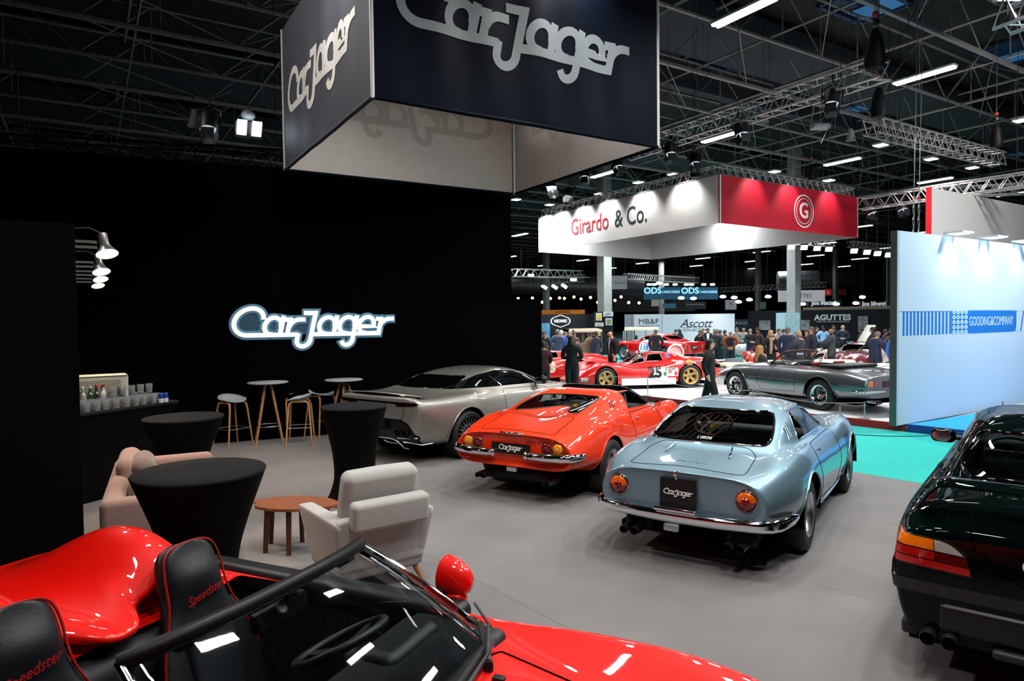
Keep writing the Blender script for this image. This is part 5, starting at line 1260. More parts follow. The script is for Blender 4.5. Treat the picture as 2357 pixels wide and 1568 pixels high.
# ---------------------------------------------------------------- dark green coupe at the right edge
P_GREEN = M('very_dark_green_paint','030b0a',.6,0,.4,spec=0)
def build_m3():
    c = Car('sports_car','very dark green two door coupe with rear wing at the right', (3.386,4.03), .68, P_GREEN)
    C = {'c':[(-.88,.90),(-.84,.93),(-.6,.965),(-.3,.985),(-.16,.995),(.0,1.04),(.3,1.18),(.6,1.285),(.95,1.33),(1.5,1.33),(1.85,1.27),(2.2,1.12),(2.45,1.0),(3.0,.93),(3.5,.80)],
     'roof':[(-.88,.42,.90),(-.5,.44,.965),(-.16,.50,.985),(.0,.53,1.03),(.3,.535,1.155),(.6,.53,1.245),(1.0,.54,1.28),(1.5,.55,1.28),(1.85,.57,1.21),(2.45,.5,.98),(3.5,.4,.79)],
     'belt':[(-.88,.62,.885),(-.5,.65,.945),(-.1,.69,.95),(.3,.71,.945),(1.2,.725,.93),(2.2,.72,.915),(2.6,.62,.94),(3.5,.5,.77)],
     'sh':[(-.88,.755,.83),(-.6,.785,.875),(-.1,.80,.89),(.5,.80,.885),(1.5,.80,.875),(2.5,.80,.875),(3.5,.66,.72)],
     'mid':[(-.88,.80,.66),(-.6,.835,.66),(0,.845,.66),(1.2,.85,.60),(2.7,.85,.62),(3.5,.72,.55)],
     'low':[(-.88,.79,.50),(-.5,.835,.48),(0,.84,.44),(1.2,.845,.36),(2.7,.84,.42),(3.5,.70,.40)],
     'sill':[(-.88,.70,.27),(-.5,.78,.25),(0,.80,.22),(1.2,.82,.18),(2.7,.78,.22),(3.5,.6,.25)]}
    c.shell(C, [(.985,-.03),(.95,-.05),(.8,-.055),(.4,-.06)], [(.85,.05),(.4,.07)], ny=96, capz=(.60,.5), fair=1)
    c.arches(2.70,.345,.5,.31)
    g = c.take(c.cut(rpoly([(-.53,1.02),(.53,1.02),(.575,1.08),(.485,1.25),(-.485,1.25),(-.575,1.08)],.05),'y',lambda p,n: p.y < .9 and n.y < -.1 and n.z > .3),'rear_window',GLASSD,.001,.014,M('gloss_black','040506',.06,coat=1))
    c.take(c.cut(rpoly([(-.60,1.02),(.60,1.02),(.53,1.25),(-.53,1.25)],.05),'y',lambda p,n: p.y > 1.4 and n.y > .1 and n.z > .2 and p.y < 2.5),'windscreen',GLASS,.001)
    for sg in (1,-1):
        c.take(c.cut(rpoly([(.30,.97),(2.18,.95),(1.86,1.16),(1.5,1.255),(.9,1.26),(.62,1.20)],.04),'x',lambda p,n: p.x*sg > .4 and n.z < .9),'side_window',GLASSD,.001,.01,BLACK)
        c.panel(rpoly([(1.0,.36),(2.25,.30),(2.3,.92),(1.0,.92)],.06),'x',lambda p,n: p.x*sg > .5 and abs(n.x) > .3,'door')
    # tail lights in four fields, bumper strip, lower valance
    fm = {'amber_field':M('amber_field','e06a08',.12,coat=1,emit=.1),'red_field':M('red_field','a90c06',.12,coat=1,emit=.06),'dark_red_field':M('dark_red_field','5c0707',.12,coat=1),'clear_field':M('clear_field','a9aca6',.12,coat=1)}
    back = lambda p,n: p.y < -.3 and (n.y < -.12)
    for sg in (1,-1):
        o = c.take(c.cut([(sg*.43,.655),(sg*.80,.672),(sg*.80,.712),(sg*.435,.695)],'y',back),'tail_light',fm['red_field'],.004)
        for nm,po in (('red_field',[(sg*.60,.710),(sg*.80,.719),(sg*.80,.764),(sg*.595,.755)]),('dark_red_field',[(sg*.438,.702),(sg*.595,.708),(sg*.59,.755),(sg*.455,.748)]),
                      ('amber_field',[(sg*.60,.763),(sg*.795,.772),(sg*.785,.832),(sg*.605,.822)]),('clear_field',[(sg*.46,.756),(sg*.595,.762),(sg*.60,.822),(sg*.572,.821),(sg*.54,.814),(sg*.51,.800),(sg*.482,.778)])):
            c.take(c.cut(po,'y',back),nm,fm[nm],.004,parent=o)
        c.take(c.cut([(sg*.425,.645),(sg*.82,.663),(sg*.80,.842),(sg*.53,.829),(sg*.455,.777)],'y',back),'lamp_housing',BLACK,.0)
    c.take(c.cut([(-.9,.515),(.9,.515),(.9,.585),(-.9,.585)],'y',lambda p,n: p.y < -.35 and n.z < .7 and (n.y < -.04 or p.y < -.45)),'bumper_strip',M('grey_black_rubber','1d1e20',.55),.014,.003)
    c.panel(rpoly([(-.375,.60),(.375,.60),(.41,.78),(.50,.87),(.60,.945),(-.60,.945),(-.50,.87),(-.41,.78)],.02),'y',lambda p,n: p.y < -.5 and n.y < -.15,'boot_lid')
    c.take(c.cut(rpoly([(-.30,.675),(.30,.675),(.30,.815),(-.30,.815)],.02),'y',back),'plate_recess',DARK,-.012,.006,P_GREEN)
    c.finish()
    for sg in (1,-1):
        pass
    pl = pane('number_plate',None,c,[(-.26,-.925,.69),(.26,-.925,.69),(.26,-.918,.80),(-.26,-.918,.80)],.012,M('black_plate','08090b',.35))
    logo(MB(),frame((0,-.938,.745),(1,0,0),(0,.07,1)),.42,.002).out('lettering',M('plate_print','e3e3e0',.5),pl,0)
    MB().soft((0,-.93,.40),(1.15,.06,.16),.03).out('rear_valance',M('satin_dark_green','060d0c',.35),c.root,60)
    MB().soft((0,-.935,.275),(.66,.10,.05),.02).out('diffuser',M('grey_black_rubber','1d1e20',.55),c.root,60)
    MB().box((0,-.985,.265),(.02,.03,.05)).out('diffuser_fin',M('grey_black_rubber','1d1e20',.55),c.root,0)
    for x in (-.62,-.52):
        MB().lathe([(.036,-.02),(.041,.0),(.041,.28),(.035,.28),(.034,0)],22,T3((x,-.985,.285),(R(-90),0,0))).out('exhaust_tip',M('dull_steel','55565a',.35,.9),c.root,50)
    MB().soft((-.72,-.80,.275),(.09,.16,.08),.02).out('bumper_corner',M('grey_black_rubber','1d1e20',.55),c.root,60)
    # wing
    P = []
    for x in np.linspace(-.70,.70,29):
        k = abs(x/.70); d = max(0,(k-.82)/.18); z = 1.125-.012*k**2-.15*d**1.6; y = -.80+.07*k**3+.02*d
        P.append([(x,y-.06,z-.006),(x,y,z+.020),(x,y+.10,z+.016),(x,y+.17,z-.002),(x,y+.10,z-.022),(x,y,z-.028)])
    m = MB().grid(P,True); m.add(P[0],[(0,1,2,3,4,5)]); m.add(P[-1],[(5,4,3,2,1,0)]); m.out('rear_wing',P_GREEN,c.root,60)
    MB().box((0,.9,.17),(1.5,3.2,.05)).out('underbody',DARK,c.root,0)
    tub(c,-.1,2.35,.66,.26,.88)
    MB().soft((0,.10,.93),(1.25,.46,.09),.04).out('parcel_shelf',M('charcoal_cloth','14161a',.85),c.root,60)
    for x in (-.36,.36): seat(c,x,.95,.26,h=.60,mat=M('charcoal_cloth','14161a',.85))
    MB().soft((-.0,.36,.90),(1.1,.14,.18),.06).out('rear_bench',M('charcoal_cloth','14161a',.85),c.root,60)
    for x in (-.34,.34): MB().soft((x,.34,1.02),(.26,.09,.15),.05).out('rear_headrest',M('charcoal_cloth','14161a',.85),c.root,60)
    MB().soft((0,2.1,.90),(1.3,.4,.16),.06).out('dashboard',M('cabin_trim','121316',.6),c.root,60)
    steering(c,Vector((-.36,1.68,.92)),0,R(60),.185,LEATHER,BLACK,BLACK)
    for sg in (1,-1):
        p,n = c.hit('x',2.0,.92,sg)
        m = T3(p+Vector((sg*.15,-.01,.045)),(0,0,sg*.15)); o = MB().soft((0,0,0),(.20,.10,.125),.05,5,m).out('door_mirror',P_GREEN,c.root,60)
        MB().prism(ell(0,0,.078,.048),.004,frame(m@Vector((0,-.051,0)),m.to_3x3()@Vector((1,0,0)),m.to_3x3()@Vector((0,0,1)))).out('mirror_glass',CHROME,o,0)
        MB().soft(p+Vector((sg*.04,.01,.03)),(.10,.05,.04),.015).out('mirror_foot',BLACK,c.root,60)
    MB().tube([(-.1,.85,1.34),(-.1,.62,1.44)],.004).out('aerial',BLACK,c.root)
    wheels(c,'star',.315,.235,.215,2.70,1.47,STEEL,STEEL)
build_m3()

# ---------------------------------------------------------------- red open two-seater in front
P_RED = M('bright_red_paint','f01002',.5,0,1,spec=.2)
def build_speedster():
    c = Car('sports_car','bright red open two seater with humped cover behind its black red piped seats', (-1.879,2.752), 1.9907, P_RED)
    C = {'c':[(-.90,.62),(-.8,.70),(-.4,.79),(0,.80),(.5,.80),(1.2,.80),(1.5,.835),(1.62,.845),(1.75,.84),(2.2,.775),(2.7,.68),(3.05,.58),(3.15,.50)],
     'roof':[(-.90,.35,.62),(-.4,.40,.79),(.5,.4,.80),(1.5,.4,.83),(1.65,.40,.84),(2.2,.36,.77),(2.7,.34,.675),(3.15,.3,.49)],
     'belt':[(-.90,.52,.62),(-.4,.60,.80),(.3,.66,.835),(1.2,.69,.84),(1.6,.66,.835),(1.9,.60,.80),(2.3,.50,.755),(2.7,.46,.67),(3.15,.40,.49)],
     'sh':[(-.90,.68,.60),(-.5,.76,.78),(0,.80,.855),(.5,.775,.85),(1.2,.75,.83),(1.6,.745,.82),(2.0,.75,.845),(2.35,.735,.85),(2.7,.70,.81),(3.0,.62,.68),(3.15,.55,.55)],
     'mid':[(-.90,.74,.50),(-.4,.86,.56),(0,.885,.58),(.5,.85,.54),(1.2,.825,.52),(1.8,.83,.54),(2.27,.845,.58),(2.8,.78,.52),(3.15,.62,.44)],
     'low':[(-.90,.72,.38),(0,.87,.38),(1.2,.82,.34),(2.27,.84,.38),(3.15,.60,.34)],
     'sill':[(-.90,.62,.28),(0,.78,.22),(1.2,.78,.18),(2.27,.76,.22),(3.15,.5,.24)]}
    c.shell(C, [(.9,-.06),(.5,-.09)], [(.9,.05),(.5,.08)], ny=100, fair=2)
    c.arches(2.27,.345,.5,.31)
    c.take(c.cut(rpoly([(-.66,.28),(.66,.28),(.69,1.0),(.665,1.5),(.60,1.625),(.45,1.705),(.2,1.745),(-.2,1.745),(-.45,1.705),(-.60,1.625),(-.665,1.5),(-.69,1.0)],.03),'z',lambda p,n: n.z > .2 and p.z > .6))
    # bonnet lid and door shuts
    c.panel(rpoly([(-.52,1.78),(-.2,1.71),(.2,1.71),(.52,1.78),(.44,2.3),(.38,2.95),(-.38,2.95),(-.44,2.3)],.08),'z',lambda p,n: n.z > .3,'bonnet',gap=.005)
    for sg in (1,-1):
        c.panel(rpoly([(.42,.30),(1.45,.26),(1.55,.5),(1.50,.81),(.42,.82)],.06),'x',lambda p,n: p.x*sg > .5 and abs(n.x) > .3,'door')
    c.finish()
    # humped cover behind the seats
    W = .70; nx, ny = 61, 40
    def yf(x):
        a = abs(x); return .20+.17*math.exp(-(x/.13)**4)+.10*max(0,(a-.5)/.2)**2
    def zt(x,y):
        a = abs(x); edge = max(0,1-((a/.74)**6)); e = .80+.035*edge
        hump = .285*math.exp(-((a-.36)/.235)**2) + .02*math.exp(-(x/.1)**2)
        t = (y+1.0)/1.2; prof = max(0,min(1,t/.75)); prof = prof*prof*(3-2*prof)
        f = yf(x)-y; front = 1 if f > .30 else max(0,1-((.30-f)/.30)**2.6*.62)
        return e+hump*prof*edge*front*(1 if a < .7 else .3)
    P = []
    for i in range(nx):
        x = -W+2*W*i/(nx-1); row = []
        for j in range(ny):
            y = -.95+(yf(x)+.95)*(1-(1-j/(ny-1))**1.35); row.append((x,y,zt(x,y)))
        x_,y_,z_ = row[-1]; row += [(x_,y_+.008,z_-.014),(x_,y_+.002,z_-.03),(x_,y_-.02,z_-.035)]
        P.append(row)
    MB().grid(P).out('humped_cover',P_RED,c.root,180)
    # cabin
    CT = M('cabin_trim','121316',.6)
    tub(c,.15,1.62,.68,.20,.80)
    MB().soft((0,.22,.55),(1.3,.30,.44),.08).out('rear_bulkhead',CT,c.root,60)
    MB().soft((0,.9,.30),(.24,1.3,.22),.06).out('centre_tunnel',CT,c.root,60)
    MB().soft((0,1.535,.795),(1.28,.44,.12),.05).out('dashboard',LEATHER,c.root,60)
    MB().soft((-.36,1.42,.83),(.36,.18,.11),.05).out('instrument_hood',LEATHER,c.root,60)
    for x,y in ((-.46,1.33),(-.36,1.325),(-.26,1.33)):
        MB().lathe([(.036,0),(.04,.006),(.036,.01),(.0,.002)],20,frame((x,y,.825),(1,0,0),(0,.5,1))).out('gauge',M('gauge_black','111216',.15,coat=1),c.root,50)
    for sg in (1,-1):
        MB().soft((sg*.735,.745,.805),(.13,1.53,.125),.045).out('door_top_roll',LEATHER,c.root,60)
        MB().soft((sg*.705,.93,.55),(.04,1.1,.42),.015).out('door_card',CT,c.root,60)
        MB().lathe([(.008,0),(.010,.012),(.013,.018),(0,.022)],10,T3((sg*.72,.72,.858))).out('lock_button',BLACK,c.root)
        MB().tube([(sg*.765,.40,.845),(sg*.768,.9,.852),(sg*.755,1.40,.845)],.010,6).out('waist_seal',BLACK,c.root)
        # mirror: teardrop shell on a foot
        b = T3((sg*.83,1.40,.90),(0,0,sg*.25)); rows = []
        for k in range(11):
            t = k/10; y = -.055+.15*t; s_ = math.sqrt(max(0,1-max(0,(t-.0))**2.2)) if t < 1 else 0
            rows.append([(math.cos(a)*(.072*s_+.001)*(1.0), y, .02+math.sin(a)*(.088*s_+.001)*(1.1 if math.sin(a)>0 else .95)) for a in np.linspace(0,2*math.pi,25)[:-1]])
        o = MB().grid(rows,True,b).out('door_mirror',P_RED,c.root,180)
        MB().prism(ell(0,0,.066,.082),.004,b@frame((0,-.053,.02),(1,0,0),(0,0,1))).out('mirror_glass',CHROME,o,0)
        MB().soft((0,0,0),(.075,.09,.07),.03,4,T3((sg*.80,1.42,.845))).out('mirror_foot',P_RED,c.root,60)
    st = steering(c,Vector((-.36,1.14,.80)),0,R(64),.185,LEATHER,BLACK,BLACK,.018)
    MB().tube([(-.46,1.25,.80),(-.56,1.22,.82)],.008).out('column_stalk',BLACK,c.root)
    # seats: shaped shells with red piping and stitched word
    PIPE = M('red_piping','a00c0c',.5); SL = M('seat_leather','101318',.42,bump=.3,bscale=260)
    outl = [(.0,0),(.235,0),(.255,.12),(.25,.25),(.215,.40),(.168,.52),(.150,.60),(.145,.70),(.128,.775),(.085,.81),(.0,.82)]
    def smooth(o, n=6):
        o2 = []
        for i in range(len(o)-1):
            p0=Vector(o[max(i-1,0)] if i else (-o[1][0],o[1][1])); p1=Vector(o[i]); p2=Vector(o[i+1]); p3=Vector(o[i+2] if i+2 < len(o) else (-o[i][0],o[i][1]))
            for j in range(n):
                t=j/n; o2.append(.5*((2*p1)+(p2-p0)*t+(2*p0-5*p1+4*p2-p3)*t*t+(3*p1-p0-3*p2+p3)*t**3))
        return [(p.x,p.y) for p in o2]+[o[-1]]
    so = smooth(outl)
    for sx in (-.36,.36):
        m = T3((sx,.50,.30),(R(16),0,0))       # local z up the back, local y forward
        s = MB(); F = []; B = []; Fb = []
        ks = (0,.35,.6,.8,.93,1)
        for (w_,z) in so:
            crn = .035*math.exp(-((z-.66)/.09)**2)
            depth = .055+.045*max(0,1-z/.55)
            row = []
            for sg in (-1,1):
                for k in (ks[::-1] if sg < 0 else ks[1:]):
                    side = max(0,(k-.6)/.4); y = depth*.55+crn*(1-k*k)+ (side**1.5)*.055*max(0,1-z/.62) - .035*side**4
                    row.append((sg*w_*k,y,z))
            for k,yy in ((1.03,0),(.98,-.04),(.6,-.07),(0,-.075),(-.6,-.07),(-.98,-.04),(-1.03,0)): row.append((w_*k,yy,z))
            F.append(row)
        s.grid(F,True); o = s.out('seat',SL,c.root,180); o.matrix_local = m
        for sg in (-1,1):
            pass
        pp = [(w_*1.005,.03-.035+ .02+.055*max(0,1-z/.62)*.6+.012*math.exp(-((z-.7)/.2)**2),z) for w_,z in so]
        pl = pp+[(-x,y,z) for x,y,z in pp[:-1][::-1]]
        MB().tube(pl[6:-6],.0055,6).out('piping',PIPE,o,60)
        MB().soft((0,.24,.00),(.44,.54,.16),.06,5).out('seat_cushion',SL,o,60)
        MB().soft((0,.30,.065),(.24,.40,.05),.022,4).out('cushion_panel',M('seat_panel','161a20',.5,bump=.3,bscale=300),o,60)
        MB().soft((0,.035,.30),(.25,.055,.36),.027,5).out('back_panel',M('seat_panel','161a20',.5,bump=.3,bscale=300),o,60)
        v,f = text_pts('Speedster',.054,.0012,shear=.45,sx=.92); fm = frame((0,.068,.585),(-1,0,.16),(0.0,0.10,1))
        MB().add(v,f,fm).out('stitched_lettering',PIPE,o,0)
    # windscreen: glass, black header and chrome-edged posts
    bot = [(-.655,1.55,.845),(-.60,1.64,.85),(-.45,1.735,.855),(-.2,1.77,.86),(0,1.778,.86)]; bot = bot+[(-x,y,z) for x,y,z in bot[:-1][::-1]]
    top = [(-.535,1.10,1.135),(-.50,1.135,1.15),(-.36,1.175,1.162),(-.18,1.20,1.168),(0,1.205,1.17)]; top = top+[(-x,y,z) for x,y,z in top[:-1][::-1]]
    G = [[tuple(Vector(a).lerp(Vector(b),t)+Vector((0,.015,.010))*math.sin(math.pi*t)) for t in np.linspace(0,1,9)] for a,b in zip(bot,top)]
    w_ = MB().grid(G).out('windscreen',GLASS,c.root,180)
    MB().tube(top,.026,10,up=(0,0,1)).out('windscreen_header',M('header_black','050506',.5,spec=.3),w_,60)
    MB().tube([(x,y+.012,z+.018) for x,y,z in top],.005,6).out('header_edge',M('dark_edge','2a2a2c',.3,.6),w_,60)
    MB().tube([(x*.96,y-.014,z-.03) for x,y,z in top[1:-1]],.009,6).out('header_lining',BLACK,w_,60)
    for x in (-.36,-.05,.36): MB().soft((x,1.165,1.128),(.10,.03,.022),.008).out('header_catch',BLACK,w_,60)
    for g in (G[0],G[-1]):
        sg = 1 if g[0][0] > 0 else -1
        MB().tube([(x,y,z) for x,y,z in g],.016,8).out('windscreen_post',CHROME,w_,60)
        MB().tube([(x-sg*.018,y-.012,z-.006) for x,y,z in g],.014,8).out('post_lining',BLACK,w_,60)
        if sg < 0: MB().tube([(x+sg*.014,y-.004,z-.004) for x,y,z in g],.009,8).out('post_cover',P_RED,w_,60)
    MB().tube(bot,.013,8).out('windscreen_seal',RUBBER,w_,60)
    MB().tube([(x*1.03,y+.02,z-.005) for x,y,z in bot],.008,6).out('seal_trim',CHROME,w_,60)
    MB().soft((0,0,0),(.25,.035,.07),.016,4,T3((0,1.17,1.075),(.2,0,0))).out('rear_view_mirror',BLACK,w_,60)
    MB().lathe([(.02,0),(.022,.006),(.014,.010),(0,.011)],16,frame((.03,1.212,1.11),(1,0,0),(0,-.6,.8))).out('screen_button',M('speckled_silver','b8aaa0',.3,.8,bump=.8,bscale=500),w_,50)
    MB().tube([(0,1.185,1.08),(0,1.205,1.13)],.012).out('mirror_stem',BLACK,w_,60)
    GREYM = M('grey_wiper','3c3f43',.45,.3)
    for x0,y0,x1,y1 in ((-.34,1.80,-.57,1.69),(.06,1.86,-.36,1.79)):
        p = Vector((x0,y0,c.hit('z',x0,y0,1)[0].z)); q = Vector((x1,y1,.882)); mid = p.lerp(q,.45)+Vector((0,0,.035))
        a = MB().lathe([(.018,-.01),(.02,.02),(.014,.035),(0,.036)],14,T3(p)).out('wiper_spindle',BLACK,c.root,60)
        MB().tube([p+Vector((0,0,.03)),mid,q],[.011,.009,.005],8).out('wiper_arm',GREYM,a,60)
        d = Vector((.46,.20,.015)) if x0 < -.3 else Vector((-.10,-.02,.005)); d = d if x0 > -.3 else Vector((-.075,-.10,.035))
        MB().tube([q-d*.12,q,q+d*.5,q+d],.006,6).out('wiper_blade',BLACK,a,60)
    MB().soft((-.30,1.86,c.hit('z',-.30,1.86,1)[0].z+.008),(.03,.045,.016),.006).out('washer_jet',BLACK,c.root,60)
    wheels(c,'star',.31,.24,.21,2.27,1.50,ALU,ALU)
build_speedster()

# ---------------------------------------------------------------- cars on the white stand and beyond
def simple_seats(c, xs, y, mat): 
    for x in xs: seat(c,x,y,.2,mat=mat,h=.5,head=False)
P_GREY = M('steel_grey_metallic_paint','6f7478',.28,.75,1); P_RACE = M('racing_red_paint','d80f0a',.3,0,1)
def arch_trim(c): pass
# grey open two-seater
def build_spider():
    c = Car('sports_car','steel grey open two seater with wire wheels on the white platform', (7.077,14.087), -.423, P_GREY, .13)
    C = {'c':[(-1.02,.77),(-.95,.80),(-.5,.85),(0,.885),(.5,.90),(1.2,.89),(1.6,.895),(2.1,.87),(2.6,.80),(3.1,.66),(3.36,.50)],
     'roof':[(-1.02,.36,.765),(-.5,.4,.848),(.5,.42,.895),(1.6,.42,.885),(2.2,.38,.855),(3.36,.3,.49)],
     'belt':[(-1.02,.58,.75),(-.4,.62,.84),(.5,.66,.865),(1.2,.68,.85),(1.8,.66,.845),(2.4,.56,.825),(3.36,.42,.48)],
     'sh':[(-1.02,.73,.70),(-.5,.77,.79),(0,.79,.83),(.6,.78,.80),(1.4,.77,.79),(2.0,.77,.80),(2.5,.74,.79),(3.0,.68,.66),(3.36,.55,.47)],
     'mid':[(-1.02,.80,.58),(-.4,.87,.58),(.1,.885,.57),(1.2,.865,.55),(2.4,.87,.57),(3.0,.80,.50),(3.36,.64,.42)],
     'low':[(-1.02,.76,.44),(-.4,.84,.40),(1.2,.84,.34),(2.4,.84,.38),(3.36,.58,.34)],
     'sill':[(-1.02,.66,.34),(-.4,.74,.29),(.8,.78,.22),(2.0,.77,.22),(3.36,.48,.26)]}
    c.shell(C,[(.98,-.02),(.95,-.03),(.9,-.02),(.5,-.02)],[(.85,.05),(.4,.08)],ny=80,capz=(.55,.4))
    c.arches(2.40,.375,.5,.33)
    c.take(c.cut(rpoly([(-.58,.22),(.58,.22),(.62,.9),(.60,1.5),(.4,1.6),(-.4,1.6),(-.60,1.5),(-.62,.9)],.06),'z',lambda p,n: n.z > .2 and p.z > .7),None,None,0,.012,BLACK)
    for sg in (1,-1): c.panel(rpoly([(.62,.34),(1.6,.30),(1.72,.5),(1.68,.78),(.60,.80)],.06),'x',lambda p,n: p.x*sg > .5 and abs(n.x) > .3,'door')
    c.finish()
    for sg in (1,-1):
        P = [c.hit('x',y,.575,sg,.002)[0] for y in np.linspace(-.88,2.95,40)]; P = [p for p in P if p and abs(p.y) > .42 and abs(p.y-2.4) > .42]
        for seg_ in ([p for p in P if p.y < 0],[p for p in P if 0 < p.y < 2.4],[p for p in P if p.y > 2.4]):
            if len(seg_) > 2: MB().tube(seg_,.007,5).out('side_crease',P_GREY,c.root,60)
        for x,m_,nm in ((.66,AMBER,'indicator_light'),(.55,REDL,'tail_light')): lamp(c,nm,(sg*x,-1.04,.62),(0,-1,0),.062,m_,.03)
        MB().tube([(sg*.30,-1.075,.46),(sg*.66,-1.06,.46),(sg*.80,-.99,.46),(sg*.86,-.80,.46)],[.02,.034,.034,.02],8,up=(0,0,1)).out('quarter_bumper',CHROME,c.root,60)
        p,n = c.hit('x',3.05,.52,sg); MB().ball(p,(.02,.07,.035)).out('side_marker',M('orange_marker','e04a08',.2,coat=1),c.root,60)
        MB().tube([(sg*.50,1.62,.895),(sg*.60,1.55,.87),(sg*.52,1.22,1.14)],.016,8).out('windscreen_post',BLACK,c.root,60)
        p = c.hit('x',1.38,.80,sg)[0]; MB().lathe([(0,-.05),(.03,-.035),(.05,0),(0,.006)],16,T3(p+Vector((sg*.06,0,.09)),(R(90),0,0))).out('door_mirror',CHROME,c.root,60)
        MB().tube([p+Vector((0,0,.02)),p+Vector((sg*.06,0,.07))],.008).out('mirror_stalk',CHROME,c.root)
    top = [(-.52,1.22,1.14),(-.3,1.27,1.165),(0,1.285,1.17),(.3,1.27,1.165),(.52,1.22,1.14)]; bot = [(-.60,1.55,.87),(-.35,1.66,.90),(0,1.70,.905),(.35,1.66,.90),(.60,1.55,.87)]
    MB().tube(top,.022,8).out('windscreen_header',M('dark_red_header','3a0c10',.3),c.root,60); MB().grid([bot,top]).out('windscreen',GLASS,c.root,180)
    MB().soft((0,1.26,1.09),(.2,.03,.06),.012).out('rear_view_mirror',CHROME,c.root,60)
    MB().soft((0,-.02,.90),(1.16,.50,.07),.03).out('hood_cover',BLACK,c.root,60)
    tub(c,.2,1.6,.62,.25,.84); RL = M('dark_red_leather','6a0c12',.45)
    for x in (-.34,.34): 
        s_ = seat(c,x,.75,.25,mat=M('cream_leather','cfc6b4',.5),h=.52,head=False); MB().soft((x,.50,.90),(.30,.10,.12),.04).out('seat_top',RL,s_,60)
    MB().soft((0,1.5,.86),(1.2,.26,.14),.05).out('dashboard',BLACK,c.root,60)
    steering(c,Vector((-.34,1.2,.90)),0,R(62),.19,LEATHER,ALU,BLACK)
    MB().box((0,-1.045,.60),(.62,.01,.12)).out('plate_recess',M('dark_red_recess','4a0a10',.3),c.root,0)
    MB().tube([(.25,-1.07,.36),(.10,-1.13,.75)],.012).out('tail_stay',CHROME,c.root,60)
    for x in (-.5,-.42,.42,.5): MB().lathe([(.03,0),(.034,.0),(.034,.2)],14,T3((x,-1.06,.26),(R(-90),0,0))).out('exhaust_tip',CHROME,c.root,50)
    MB().box((0,.9,.2),(1.3,3.2,.05)).out('underbody',DARK,c.root,0)
    wheels(c,'wire',.33,.21,.20,2.40,1.50,CHROME,CHROME); return c
build_spider()
def race_spec(hump=1.0, tail=.80):
    return {'c':[(-.85,tail-.04),(-.75,tail),(-.2,tail+.03),(.25,.93),(.5,.98*hump),(.85,.985*hump),(1.15,.93*hump),(1.45,.76),(1.8,.62),(2.3,.55),(2.8,.46),(3.15,.33),(3.30,.24)],
     'roof':[(-.85,.36,tail-.05),(-.2,.40,tail+.01),(.3,.36,.91),(.7,.36,.94*hump),(1.1,.37,.88*hump),(1.5,.40,.70),(2.3,.36,.55),(3.30,.4,.23)],
     'belt':[(-.85,.58,tail-.06),(-.2,.58,tail-.02),(.3,.55,.74),(.8,.55,.66),(1.4,.55,.62),(1.9,.58,.60),(2.4,.60,.62),(3.30,.56,.22)],
     'sh':[(-.85,.80,tail-.07),(-.4,.84,tail+.02),(0,.85,tail+.03),(.45,.85,.72),(.9,.86,.62),(1.5,.87,.60),(2.0,.86,.69),(2.4,.84,.74),(2.8,.82,.61),(3.1,.78,.38),(3.30,.74,.22)],
     'mid':[(-.85,.90,tail-.2),(0,.955,.55),(.6,.94,.48),(1.5,.95,.45),(2.4,.945,.48),(3.0,.92,.34),(3.30,.86,.18)],
     'low':[(-.85,.88,.42),(0,.95,.36),(1.2,.95,.30),(2.4,.94,.30),(3.30,.84,.14)],'sill':[(-.85,.82,.32),(0,.92,.20),(1.2,.93,.13),(2.4,.92,.13),(3.30,.80,.10)]}
NUMB = M('black_numeral','08080a',.4); NUMW = M('white_roundel','e8e8e6',.45); NUMC = M('cream_numeral','e2d6b4',.45); NUMBL = M('blue_numeral','1c4fb0',.4)
GOLD = M('gold_wheel','c9a868',.4,.3); YEL = M('yellow_wheel','d0a020',.4)
